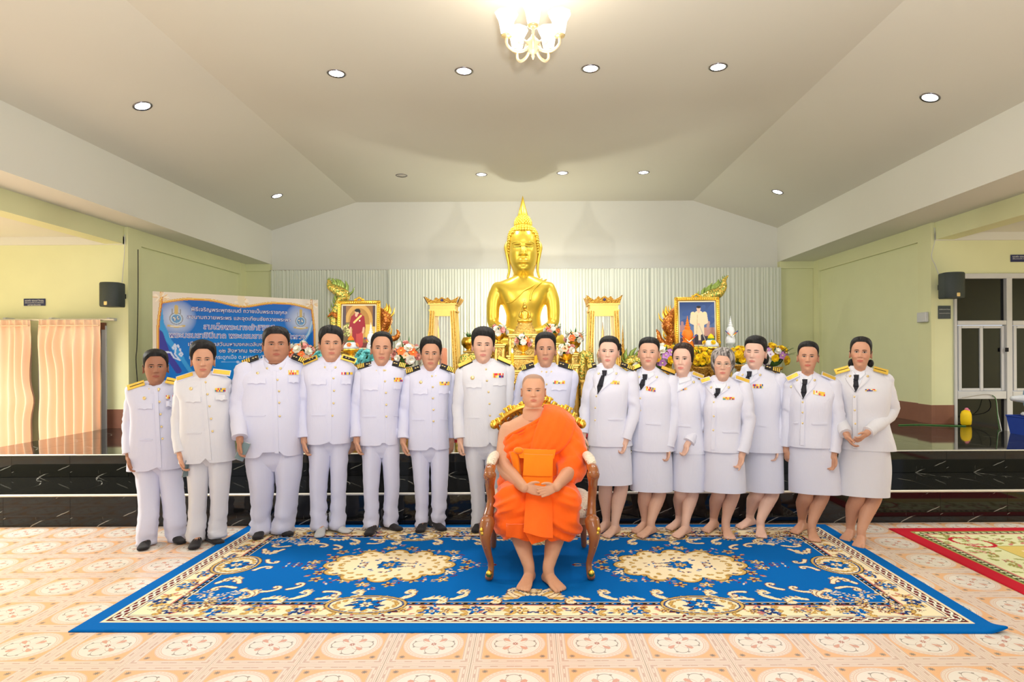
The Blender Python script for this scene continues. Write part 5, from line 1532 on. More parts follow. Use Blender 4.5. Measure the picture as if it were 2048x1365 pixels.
# lower robe over the knees
mb = MB()
low = Surf(px_rows(4.34, [(965, 1012, 1140, .10, .12), (982, 998, 1150, .18, .06), (1005, 991, 1160, .225, .02), (1035, 988, 1163, .235, .0), (1060, 992, 1162, .225, .0), (1072, 1004, 1156, .215, .0)], .2), n=3.0)
low.loft(mb, 48)
for x0, x1 in ((1040, 1022), (1108, 1128)):
    mb.tube([W(x0, 985, MD - .05), W((x0 + x1) / 2, 992, 4.42), W(x1, 1008, 4.24)], [.12, .125, .118], 18)
V, Fs, N = remesh(mb, .0105, 5)
zc_ = W(0, 1000, 4.2).z; xm = W(1076, 0, 4.2).x
out = []
for v, nn in zip(V, N):
    e = (.35 - abs(mnoise.noise(Vector((v[0] * 4, v[1] * 5, v[2] * 15 + abs(v[0] - xm) * 6)))) * 1.7) * .028
    e += -.05 * math.exp(-((v[0] - xm) / .05) ** 2) * smooth(.62, .50, v[2]) * (1 if nn[1] < 0 else 0)
    hem = .018 * mnoise.noise(Vector((v[0] * 7, 0, 3))) if v[2] < .34 else 0
    out.append((v[0] + nn[0] * e, v[1] + nn[1] * e, v[2] + nn[2] * e + hem))
m = MB(); m.v = out; m.c = [(1, 1, 1)] * len(out); m.f = Fs; m.m = [0] * len(Fs)
m.build('lower_robe', M['robe'], monk)
# front panel hanging between the knees
def hang(name, quad, mat, wave=.006, n=12, h=14, thick=.012, bulge=.02, par=None):
    m = MB(); rows = []
    for j in range(h + 1):
        v = j / h; r = []
        for i in range(n + 1):
            u = i / n
            a = quad[0].lerp(quad[1], u).lerp(quad[3].lerp(quad[2], u), v)
            a.y -= math.sin(u * math.pi) * bulge + wave * math.sin(u * 9 + v * 2); r.append(a)
        rows.append([r[0] + Vector((0, thick, 0))] + r + [r[-1] + Vector((0, thick, 0))])
    rows.append([p + Vector((0, thick, 0)) for p in rows[-1]])
    rows.insert(0, [p + Vector((0, thick, 0)) for p in rows[0]])
    m.loft(rows[::-1], closed=False, cap=False)
    return m.build(name, mat, par or monk, sharp=50)
hang('front_panel', [W(1052, 985, 4.20), W(1104, 985, 4.20), W(1106, 1081, 4.02), W(1047, 1068, 4.02)], M['robe'], .004, bulge=.03)
hang('under_panel', [W(1046, 1062, 4.08), W(1106, 1062, 4.08), W(1100, 1080, 4.07), W(1063, 1093, 4.06)], M['robe'], .006)
hang('hem_panel', [W(1012, 1052, 4.10), W(1050, 1052, 4.09), W(1056, 1081, 4.11), W(1012, 1077, 4.12)], M['robe'], .006)
# saffron waist sash with folded pouch
hang('waist_sash', [W(1030, 900, MD - .195), W(1112, 903, MD - .20), W(1108, 922, MD - .235), W(1040, 920, MD - .235)], M['robe2'], .003, bulge=.035)
hang('sash_tail', [W(1018, 908, MD - .17), W(1036, 905, MD - .20), W(1044, 962, MD - .24), W(1030, 955, MD - .22)], M['robe2'], .003)
hang('pouch', [W(1049, 915, MD - .245), W(1106, 918, MD - .245), W(1105, 986, MD - .33), W(1044, 984, MD - .33)], M['robe2'], .001, bulge=.012)
hang('pouch_flap', [W(1048, 912, MD - .262), W(1106, 914, MD - .262), W(1104, 957, MD - .305), W(1046, 955, MD - .305)], M['robe2'], .001, bulge=.012)
m = MB(); m.ball(W(1037, 905, MD - .22), .030, 12, 8, sx=1.2, sz=.8); m.build('sash_knot', M['robe2'], monk)

# chair
ch = empty('armchair', (W(1071, 0, 4.5).x, 4.5, 0), 'carved brown wooden armchair with cream brocade seat and gilt crest, under the robed figure', 'chair')
IX = -ch.location.x
def cb(mb, name, mat, par=ch, **k): 
    o = mb.build(name, mat, par, **k); o.matrix_parent_inverse = Matrix.Translation(-ch.location); return o
xl, xr = W(970, 0, 4.2).x, W(1178, 0, 4.2).x; xc = (xl + xr) / 2
m = MB(); 
Rr = []
def seat_ring(z, g):
    out = []
    for k in range(40):
        t = 2 * math.pi * k / 40; st, ct = math.sin(t), math.cos(t)
        out.append((xc + math.copysign(abs(st) ** .45, st) * (.355 + g), 4.53 - math.copysign(abs(ct) ** .5, ct) * (.30 + g) + 0, z + (.010 * math.cos(4 * t) if ct > 0 else 0)))
    return out
m.loft([seat_ring(.335, -.02), seat_ring(.34, 0), seat_ring(.40, .004), seat_ring(.405, -.01)], cap=True); cb(m, 'seat_rail', M['wood'], sharp=50)
m = MB(); m.loft([seat_ring(.385, .0), seat_ring(.40, .012), seat_ring(.44, .018), seat_ring(.475, .004), seat_ring(.492, -.05), seat_ring(.497, -.2)], cap=True); cb(m, 'seat', M['brocade'])
for sx, x in ((-1, xl), (1, xr)):
    m = MB(); c = x
    m.tube(catmull([(c - sx * .0, 4.17, .38), (c + sx * .012, 4.145, .30), (c + sx * .0, 4.16, .20), (c - sx * .022, 4.18, .10), (c - sx * .015, 4.165, .035), (c - sx * .006, 4.14, .028)], 5), [.050, .049, .048, .046, .044, .040, .037, .034, .031, .028, .026, .024, .022, .021, .020, .020, .020, .021, .022, .024, .026, .028, .029, .028, .026, .022][:26], 12)
    lg = cb(m, 'leg', M['wood'])
    m = MB(); m.ball((c - sx * .012, 4.125, .055), .022, 10, 6, sz=1.1); g = cb(m, 'gilt_foot_boss', M['gold'], lg); g.matrix_parent_inverse = Matrix.Identity(4)
    m = MB()
    for k in range(6): m.ball((c + sx * (.035 - .008 * k * .6), 4.115 + .004 * k, .345 - .024 * k), .017 - .0015 * k, 8, 5, sx=.8)
    g = cb(m, 'gilt_leaf', M['gold'], lg); g.matrix_parent_inverse = Matrix.Identity(4); g['kind'] = 'stuff'
    m = MB(); m.tube(catmull([(c - sx * .02, 4.72, .36), (c - sx * .01, 4.76, .2), (c, 4.83, .026)], 4), [.032, .03, .028, .026, .025, .024, .023, .022, .022], 10); cb(m, 'leg', M['wood'])
    # arm: post curving up, rail going back
    ax = W(975 if sx < 0 else 1181, 0, 4.2).x
    m = MB(); m.tube(catmull([(c, 4.24, .40), (ax - sx * .002, 4.27, .50), (ax + sx * .004, 4.25, .60), (ax - sx * .0, 4.20, .665), (ax, 4.17, .70)], 5), [.036, .034, .032, .030, .029, .028, .028, .029, .03, .03, .03, .032, .033, .034, .036, .038, .04, .042, .043, .042, .036][:21], 12)
    cb(m, 'arm_post', M['wood'])
    m = MB(); m.tube(catmull([(ax, 4.155, .700), (ax, 4.20, .725), (ax - sx * .01, 4.40, .735), (ax - sx * .03, 4.60, .75), (ax - sx * .06, 4.80, .82)], 5), [.036] * 8 + [.028] * 13, 12); ar = cb(m, 'arm_rail', M['wood'])
    m = MB(); m.tube([(ax - sx * .004, 4.24, .758), (ax - sx * .008, 4.34, .770), (ax - sx * .014, 4.46, .772), (ax - sx * .02, 4.56, .772)], [.030, .036, .036, .028], 14, flat=.8); cb(m, 'arm_pad', M['brocade'])
m = MB()
back = [(xc + math.copysign(abs(math.sin(t)) ** .8, math.sin(t)) * .27, 4.84 + .03 * math.cos(t), .82 + .26 * math.cos(t)) for t in [2 * math.pi * k / 36 for k in range(36)]]
m.loft([[(p[0], p[1] + .03, p[2]) for p in back], back, [((p[0] - xc) * .6 + xc, p[1] - .03, (p[2] - .82) * .6 + .82) for p in back]], cap=True); cb(m, 'backrest', M['brocade'])
m = MB(); m.tube([Vector((p[0] + (p[0] - xc) * .06, p[1], p[2] + .01)) for p in back + back[:1]], [.028] * 37, 10, False, False); cb(m, 'back_frame', M['wood'])
m = MB()
for sx in (-1, 1):
    for k in range(11):
        u = k / 10; x = xc + sx * (.02 + u * .30); z = 1.135 - .155 * u ** 1.6 + .018 * math.sin(u * 12)
        m.tube([(x - sx * .02, 4.82, z - .05), (x, 4.795, z - .01), (x + sx * .016, 4.80, z + .022 - .01 * u), (x + sx * .030, 4.81, z + .010)], [.010, .017, .016, .009], 8)
    m.ball((xc + sx * .335, 4.81, .955), .034, 12, 8)
    m.tube(catmull([(xc, 4.80, 1.10), (xc + sx * .12, 4.79, 1.09), (xc + sx * .24, 4.80, 1.03), (xc + sx * .33, 4.81, .95)], 5), [.022] * 16, 8)
m.ball((xc, 4.79, 1.15), .035, 12, 8, sx=1.3)
cr = cb(m, 'gilt_crest', M['gold']); cr['kind'] = 'stuff'
# ================================================================ carpets, their woven pattern drawn point by point
class Canvas:
    def __init__(s, w, h, res):
        s.nx, s.ny = int(round(w / res)) + 1, int(round(h / res)) + 1; s.w, s.h = w, h
        s.X, s.Y = np.meshgrid(np.linspace(0, w, s.nx), np.linspace(0, h, s.ny)); s.C = np.ones((s.ny, s.nx, 3), np.float32); s.res = res
    def win(s, x0, x1, y0, y1):
        i0 = max(0, int(x0 / s.w * (s.nx - 1)) - 1); i1 = min(s.nx, int(x1 / s.w * (s.nx - 1)) + 3); j0 = max(0, int(y0 / s.h * (s.ny - 1)) - 1); j1 = min(s.ny, int(y1 / s.h * (s.ny - 1)) + 3)
        return slice(j0, j1), slice(i0, i1)
    def fill(s, mask, c, sl=None):
        T_ = s.C if sl is None else s.C[sl]; T_[mask] = c
    def rect(s, x0, x1, y0, y1, c):
        m = (s.X >= x0) & (s.X < x1) & (s.Y >= y0) & (s.Y < y1); s.fill(m, c)
    def ell(s, cx, cy, rx, ry, c, rot=0.0):
        r = max(rx, ry); sl = s.win(cx - r, cx + r, cy - r, cy + r); x = s.X[sl] - cx; y = s.Y[sl] - cy
        a, b = math.cos(rot), math.sin(rot); u = x * a + y * b; v = -x * b + y * a
        s.fill((u / rx) ** 2 + (v / ry) ** 2 < 1, c, sl)
    def line(s, pts, w, c, w1=None):
        n = len(pts)
        for i in range(n - 1):
            (x0, y0), (x1, y1) = pts[i], pts[i + 1]; ww = w if w1 is None else w + (w1 - w) * i / (n - 1)
            sl = s.win(min(x0, x1) - ww, max(x0, x1) + ww, min(y0, y1) - ww, max(y0, y1) + ww)
            x = s.X[sl] - x0; y = s.Y[sl] - y0; dx, dy = x1 - x0, y1 - y0; L2 = dx * dx + dy * dy + 1e-12
            t = np.clip((x * dx + y * dy) / L2, 0, 1); d = np.hypot(x - t * dx, y - t * dy)
            s.fill(d < ww, c, sl)
CR, GO, GD, BL_, DB_, MA, BK, WH, PK = L((238, 220, 182)), L((206, 168, 96)), L((160, 122, 60)), L((0, 98, 176)), L((30, 62, 120)), L((110, 34, 40)), L((34, 34, 38)), L((244, 236, 216)), L((196, 120, 110))
def scroll(cv, x, y, sx, sy, L0, a0, c, w=.010, turns=1.3, out=None):
    """a stem that ends in a spiral"""
    pts = []; a = a0; px, py = x, y; n = 26
    for k in range(n):
        t = k / n; st = L0 / n * (1 - .55 * t); px += math.cos(a) * st * sx; py += math.sin(a) * st * sy; pts.append((px, py)); a += (.05 + .62 * t ** 1.6) * turns
    cv.line(pts, w + .005, out or GD, w * .5 + .004); cv.line(pts, w, c, w * .4)
    return pts
def flower(cv, x, y, r, c1, c2, c3, n=6, rot=0.0):
    for k in range(n):
        a = rot + 2 * math.pi * k / n; cv.ell(x + math.cos(a) * r * .62, y + math.sin(a) * r * .62, r * .46, r * .27, BK, a)
        cv.ell(x + math.cos(a) * r * .62, y + math.sin(a) * r * .62, r * .40, r * .22, c1, a)
    cv.ell(x, y, r * .36, r * .36, c2); cv.ell(x, y, r * .18, r * .18, c3)
def leafs(cv, x, y, r, rnd, cols, n=6):
    for k in range(n):
        a = rnd.random() * 6.28; d = r * (.4 + .7 * rnd.random()); cv.ell(x + math.cos(a) * d, y + math.sin(a) * d, r * .30, r * .11, rnd.choice(cols), a + rnd.random())
def border_pattern(cv, Ws, Hs, rnd):
    """one half-side at a time; symmetric drawing is done by the mirror at the end"""
def blue_carpet(Wd, Hd, res):
    cv = Canvas(Wd / 2, Hd / 2, res)       # one quarter, mirrored
    W2, H2 = Wd / 2, Hd / 2; rnd = random.Random(5)
    cv.C[:] = BL_
    b0, b1, b2, b3, b4 = .105, .118, .185, .345, .40
    def frame(a, b, c): 
        m = (np.minimum(cv.X, cv.Y) >= a) & (np.minimum(cv.X, cv.Y) < b); cv.fill(m, c)
    frame(b0, b1, CR); frame(b1, b2, MA); frame(b2, b2 + .010, CR); frame(b2 + .010, b2 + .018, DB_); frame(b2 + .018, b3, CR)
    frame(b3, b3 + .010, PK); frame(b3 + .010, b4 - .006, BK); frame(b4 - .006, b4, CR)
    # guilloche in the maroon band
    mid = (b1 + b2) / 2
    for ph in (0, math.pi):
        for hor in (0, 1):
            ln = W2 if hor else H2; pts = []
            k = b1 + .02
            while k < ln + .02: pts.append((k, mid + .020 * math.sin(k * 42 + ph))); k += .012
            if not hor: pts = [(q, p) for p, q in pts]
            cv.line(pts, .0085, BK); cv.line(pts, .0058, WH)
    # beads in the black band
    mb_ = (b3 + .010 + b4 - .006) / 2; k = b4 + .03
    while k < W2: cv.ell(k, mb_, .014, .010, BL_); cv.ell(k + .012, mb_ + .003, .006, .006, WH); k += .052
    k = b4 + .03
    while k < H2: cv.ell(mb_, k, .010, .014, BL_); cv.ell(mb_ + .003, k + .012, .006, .006, WH); k += .052
    # flowers and scrolls in the cream band
    bc = (b2 + .018 + b3) / 2
    def band(ln, hor):
        def T_(u, v): return (u, v) if hor else (v, u)
        k = b3 - .02; i = 0
        while k < ln:
            x, y = T_(k, bc + .010 * math.sin(k * 9))
            if i % 3 == 1:
                leafs(cv, x, y, .075, rnd, [GO, DB_, BL_, MA], 9); flower(cv, x, y, .050, rnd.choice([BL_, GO, DB_]), CR, MA, 6, rnd.random())
            elif i % 3 == 2:
                flower(cv, x, y, .036, GO, MA, CR, 5, rnd.random()); leafs(cv, x, y, .07, rnd, [GO, DB_, PK], 7)
            else:
                for sg in (1, -1):
                    a0 = (0.6 * sg) if hor else (math.pi / 2 - .6 * sg)
                    scroll(cv, x, y, 1, 1, .17, a0, GO, .0075, 1.0 * sg)
            k += .085; i += 1
    band(W2, True); band(H2, False)
    # corner spray
    for k in range(26):
        a = .15 + rnd.random() * 1.27; d = .05 + rnd.random() * .42
        x, y = b2 + .07 + math.cos(a) * d * (1.25), b2 + .07 + math.sin(a) * d * .62
        if rnd.random() < .5: flower(cv, x, y, .030 + .014 * rnd.random(), rnd.choice([CR, GO, CR]), rnd.choice([DB_, MA]), GO, 5, rnd.random())
        else: leafs(cv, x, y, .05, rnd, [GO, CR, DB_, MA], 5)
    # cream cornice scrolls inside the field
    for hor in (0, 1):
        ln = W2 if hor else H2; k = b4 + .30; i = 0
        while k < ln - (.10 if hor else .25):
            for sg in (1,):
                x, y = (k, b4 + .040) if hor else (b4 + .045, k)
                a0 = .35 if hor else 1.2; sgn = 1 if (i % 2 == 0) else -1
                p = scroll(cv, x, y, 1 if hor else 1, 1, .34, a0 + (0 if hor else .0), CR, .015, sgn * (1.0 if hor else -1.0), out=MA if i % 3 == 0 else DB_)
                for q in p[3:22:3]: cv.ell(q[0], q[1] + .020, .026, .010, CR, a0 + .6); cv.ell(q[0] + .01, q[1] + .028, .012, .006, GO, a0 + .9)
            k += .165; i += 1
    for (x, y, L0, a0, sg) in ((.62, .62, .34, 2.6, 1), (.66, .60, .40, -.3, -1), (.60, .70, .36, 1.9, 1), (.95, .60, .30, .4, 1), (.58, .95, .28, 1.3, -1), (1.2, .56, .30, .2, -1), (.8, .56, .3, .1, 1)):
        scroll(cv, x, y, 1, 1, L0, a0, CR, .014, sg, out=MA)
    for k in range(16):
        x, y = .46 + rnd.random() * .30, .44 + rnd.random() * .16; leafs(cv, x, y, .045, rnd, [CR, GO, CR], 4)
    # cartouche halves on the long side, under the medallions, and on the short side
    def cart(cx, cy, rx, ry):
        cv.ell(cx, cy, rx + .035, ry + .03, BK); cv.ell(cx, cy, rx + .028, ry + .024, GO); cv.ell(cx, cy, rx + .012, ry + .010, DB_); cv.ell(cx, cy, rx, ry, CR)
        for k in range(16):
            a = k / 16 * 6.283; scroll(cv, cx + math.cos(a) * rx * .86, cy + math.sin(a) * ry * .82, 1, 1, .07, a + 1.2, GO, .007, 1.6)
        leafs(cv, cx, cy, .10, rnd, [DB_, GO, BL_, MA], 14); flower(cv, cx, cy, .082, BL_, GO, DB_, 8); flower(cv, cx, cy, .040, CR, DB_, GO, 6)
    mx = W2 - 1.03
    cart(W2 - 1.00, b3 + .015, .215, .115)
    cart(b3 + .06, H2, .13, .17)
    # medallion (its half above the middle line)
    cx, cy = mx, H2
    for k in range(40):
        a = k / 40 * 2 * math.pi; rr = 1 + .10 * math.cos(8 * a); x, y = cx + math.cos(a) * .54 * rr, cy + math.sin(a) * .375 * rr
        c = rnd.choice([GO, CR, GO])
        if k % 2: flower(cv, x, y, .048, c, rnd.choice([MA, CR]), DB_, 5, rnd.random())
        else: leafs(cv, x, y, .055, rnd, [CR, GO, PK, MA], 6)
    for k in range(12):
        a = k / 12 * 2 * math.pi
        cv.ell(cx + math.cos(a) * .36, cy + math.sin(a) * .235, .115, .095, BK, a)
    for k in range(12):
        a = k / 12 * 2 * math.pi
        cv.ell(cx + math.cos(a) * .36, cy + math.sin(a) * .235, .108, .088, GO, a)
    for k in range(12):
        a = k / 12 * 2 * math.pi
        cv.ell(cx + math.cos(a) * .35, cy + math.sin(a) * .23, .092, .072, CR, a)
    cv.ell(cx, cy, .40, .26, CR)
    for k in range(24):
        a = k / 24 * 2 * math.pi; scroll(cv, cx + math.cos(a) * .35, cy + math.sin(a) * .23, 1, .8, .10, a + 1.5, GO, .006, 1.5)
    for k in range(30):
        a = k / 30 * 2 * math.pi; scroll(cv, cx + math.cos(a) * .43, cy + math.sin(a) * .30, 1, .8, .09, a + 1.9, DB_ if k % 3 == 0 else GD, .005, 1.6, out=GO)
    for k in range(10):
        a = k / 10 * 2 * math.pi; x, y = cx + math.cos(a) * .20, cy + math.sin(a) * .12
        leafs(cv, x, y, .055, rnd, [DB_, MA, BL_], 4)
    leafs(cv, cx, cy, .11, rnd, [GO, DB_, BL_], 14); flower(cv, cx, cy, .085, BL_, GO, DB_, 8); flower(cv, cx, cy, .045, GO, DB_, CR, 6, .3)
    for sx in (-1, 1):
        for k in range(5): leafs(cv, cx + sx * (.60 + .03 * k), cy, .05, rnd, [CR, GO, MA], 3)
    # centre palmette at the middle of the long side
    for k in range(9):
        a = -.2 + k * .22; cv.ell(W2 - abs(math.sin(a)) * .11 * 1.3, b4 + .06 + math.cos(a) * .10, .055, .017, CR if k % 2 else GO, a + 1.57)
    scroll(cv, W2 - .10, b4 + .07, -1, 1, .36, .8, CR, .014, 1.0, out=MA); scroll(cv, W2 - .05, b4 + .16, -1, 1, .26, .9, CR, .012, -1.0, out=DB_)
    flower(cv, W2 - .02, b4 + .14, .05, CR, GO, DB_, 6)
    q = cv.C; full = np.concatenate([q, q[:, -2::-1]], axis=1); full = np.concatenate([full, full[-2::-1]], axis=0)
    return full
def red_carpet(Wd, Hd, res):
    cv = Canvas(Wd / 2, Hd / 2, res); rnd = random.Random(9); W2, H2 = Wd / 2, Hd / 2
    RD, GN, LG = L((186, 32, 48)), L((150, 150, 84)), L((214, 214, 168))
    cv.C[:] = L((206, 182, 104)); mn = np.minimum(cv.X, cv.Y)
    for a, b, c in ((0, .12, RD), (.12, .135, GN), (.135, .19, L((70, 74, 44))), (.19, .205, PK), (.205, .52, LG), (.52, .53, GN), (.53, .64, L((212, 186, 104))), (.64, .66, CR), (.66, 9, RD)): cv.fill((mn >= a) & (mn < b), c)
    for hor in (0, 1):
        k = .15
        while k < (W2 if hor else H2):
            x, y = (k, .1625) if hor else (.1625, k); cv.ell(x, y, .020, .014, LG, .6); k += .055
        k = .30
        while k < (W2 if hor else H2):
            x, y = (k, .36) if hor else (.36, k)
            leafs(cv, x, y, .12, rnd, [GN, GN, PK], 7); flower(cv, x, y, .04, PK, GN, RD, 5, rnd.random())
            scroll(cv, x, y, 1, 1, .24, .5 if hor else 1.2, GN, .007, 1.0); k += .19
    cv.ell(.42, .42, .16, .12, RD, .7); cv.ell(.42, .42, .13, .095, LG, .7); leafs(cv, .42, .42, .10, rnd, [GN, PK, GN], 12)
    cv.ell(W2, H2, .5, .6, L((206, 182, 104))); cv.ell(W2, H2, .42, .5, RD); flower(cv, W2, H2, .3, LG, GN, RD, 8)
    q = cv.C; full = np.concatenate([q, q[:, -2::-1]], axis=1); return np.concatenate([full, full[-2::-1]], axis=0)

def carpet(name, col, Wd, Hd, corner, rot, thick, mat, curl=None):
    ny, nx = col.shape[:2]
    X_, Y_ = np.meshgrid(np.linspace(0, Wd, nx), np.linspace(0, Hd, ny))
    Z_ = np.full_like(X_, thick)
    e = np.minimum(np.minimum(X_, Wd - X_), np.minimum(Y_, Hd - Y_)); Z_ -= thick * .6 * np.exp(-(e / .006) ** 2)
    Z_ += .003 * np.exp(-(Y_ / .03) ** 2) * (np.sin(X_ * 7.2) > .985)
    if curl:
        d = np.hypot(X_ - Wd, Y_); Z_ += .035 * np.clip(1 - d / .13, 0, 1) ** 1.5
    n = nx * ny; V = np.stack([X_.ravel(), Y_.ravel(), Z_.ravel()], 1)
    idx = np.arange(n).reshape(ny, nx); Q = np.stack([idx[:-1, :-1], idx[:-1, 1:], idx[1:, 1:], idx[1:, :-1]], -1).reshape(-1, 4)
    # skirt down to the floor
    rim = np.concatenate([idx[0, :], idx[1:, -1], idx[-1, -2::-1], idx[-2:0:-1, 0]])
    low = V[rim].copy(); low[:, 2] = 0.0005 if not curl else np.maximum(.0005, low[:, 2] - thick)
    V = np.concatenate([V, low]); m = len(rim); li = n + np.arange(m)
    S_ = np.stack([rim, li, np.roll(li, -1), np.roll(rim, -1)], 1)
    Q = np.concatenate([Q, S_]); C = np.concatenate([col.reshape(-1, 3), col.reshape(-1, 3)[rim]])
    me = bpy.data.meshes.new(name); me.vertices.add(len(V)); me.vertices.foreach_set('co', V.astype(np.float32).ravel())
    me.loops.add(Q.size); me.loops.foreach_set('vertex_index', Q.astype(np.int32).ravel()); me.polygons.add(len(Q)); me.polygons.foreach_set('loop_start', np.arange(0, Q.size, 4, dtype=np.int32))
    me.update(calc_edges=True)
    at = me.color_attributes.new('Col', 'FLOAT_COLOR', 'POINT'); a = np.ones((len(V), 4), np.float32); a[:, :3] = C; at.data.foreach_set('color', a.ravel())
    me.materials.append(mat); o = bpy.data.objects.new(name, me); o.location = corner; o.rotation_euler = (0, 0, rot); return link(o)
M['pile'] = vcol('woven_pile', 0.92, 0.08, 260, 0.5, vary=.12, nscale=90)
pA = W(136, 1266, floor_D(136, 1266)); pB = W(2016, 1269, floor_D(2016, 1269)); pC = W(510, 1050, floor_D(510, 1050))
cw = (pB - pA).length; chh = 2.14
bc_ = carpet('carpet', blue_carpet(cw, chh, .0062), cw, chh, (pA.x, pA.y, 0.0008), math.atan2(pB.y - pA.y, pB.x - pA.x), .011, M['pile'], True)
tag(bc_, 'large blue carpet with cream and gold floral border and two oval medallions', 'carpet')
rc_ = carpet('carpet', red_carpet(2.6, 3.2, .010), 2.6, 3.2, (3.04, 2.16, 0.0008), 0.0, .010, M['pile'])
tag(rc_, 'red-bordered carpet with olive and cream floral bands at the right edge', 'carpet')
# ================================================================ altar wall: curtains, statue, tables, cabinets, portraits, flowers
def carved(name, c, c2, sc=60, st=.9):
    m = Mat(name, c, .38, .62)
    v = m.node('ShaderNodeTexVoronoi'); v.inputs['Scale'].default_value = sc; m.nt.links.new(m.coord(), v.inputs['Vector'])
    d = X(m.nt, v.outputs['Distance']); n = m.noise(sc * .7, 3, dist=2.5)
    m.col(m.mix((n - .5).abs().ss(0.0, 0.07), c2, c)); m.bump(d + n, st, .012); return m.m
M['carved'] = carved('carved_pale_gold', L((250, 218, 130)), L((214, 160, 60)), 42)
M['carved2'] = carved('carved_deep_gold', L((250, 200, 90)), L((170, 96, 30)), 50)
M['sheer'] = Mat('sheer_curtain_cloth', L((222, 226, 212)), 0.8, sheen=.1, trans=0).m
M['peach'] = Mat('peach_satin_curtain', L((250, 214, 184)), 0.38, sheen=.3, spec=.4).m
M['leaf'] = mottled('green_leaf', L((70, 120, 60)), .25, 30, .45)
M['green_gold'] = Mat('green_gold_glaze', L((130, 150, 70)), .3, .4).m
def scaly(name, a, b_):
    m = Mat(name, a, .28, .55)
    v = m.node('ShaderNodeTexVoronoi'); v.inputs['Scale'].default_value = 38; m.nt.links.new(m.coord(), v.inputs['Vector'])
    d = X(m.nt, v.outputs['Distance']); m.col(m.mix(d.ss(.2, .6), a, b_)); m.bump(d, .6, .01); return m.m
M['naga'] = scaly('green_gold_scales', L((90, 140, 70)), L((226, 190, 90)))
M['naga_or'] = scaly('orange_gold_scales', L((224, 150, 60)), L((180, 100, 40)))
M['glass'] = Mat('cabinet_glass', (1, 1, 1), 0.03, spec=.5, alpha=.18).m
M['red_cloth'] = fabric('red_altar_cloth', L((196, 30, 50)), .7)

# sheer curtains behind the altar, hung in four lengths
def pleated(x0, x1, z0, z1, y, mat, name, amp=.03, per=.085, seed=0, gather=None, res=.016, parent=None):
    nx = int((x1 - x0) / res); rnd = random.Random(seed); b = MB(); rows = []
    ph = 0; xs = []
    for j in range(7):
        v = j / 6; z = z1 + (z0 - z1) * v; r = []
        for i in range(nx + 1):
            x = x0 + (x1 - x0) * i / nx
            w_ = mnoise.noise(Vector((x * 6.1, seed, 0))) * 2.4
            a = amp * (.35 + .65 * smooth(0, .5, v)) * (.7 + .5 * mnoise.noise(Vector((x * 2, seed + 5, 0))))
            yy = y - a * math.sin(2 * math.pi * x / per + w_ * 2) - a * 1.1 * mnoise.noise(Vector((x * 24, v * 1.2, seed)))
            xx = x + (gather(x, v) if gather else 0); r.append((xx, yy, z))
        rows.append(r)
    b.loft(rows, closed=False, cap=False); return b.build(name, mat, parent)
zt = 3.175
xs_ = [BL + .02, -2.75, -.20, 2.35, BR - .02]
CL = ['sheer pleated white curtain at the left end behind the blue banner', 'sheer pleated white curtain between left portrait and golden statue', 'sheer pleated white curtain right of the golden statue', 'sheer pleated white curtain at the right end of the altar wall']
for k in range(4):
    o = pleated(xs_[k], xs_[k + 1] + .03, ZP + .02, zt, DB - .11 - .045 * (k % 2), M['sheer'], 'curtain', .017, .050 + .006 * k, 3 + k, res=.0095)
    tag(o, CL[k], 'curtain', 'altar wall curtains')
b = MB(); b.tube([(BL, DB - .1, zt - .005), (BR, DB - .1, zt - .005)], [.010, .010], 8, False, False)
tag(b.build('curtain_rail', M['trim']), 'thin rail along the top of the sheer altar wall curtains', 'curtain rail')

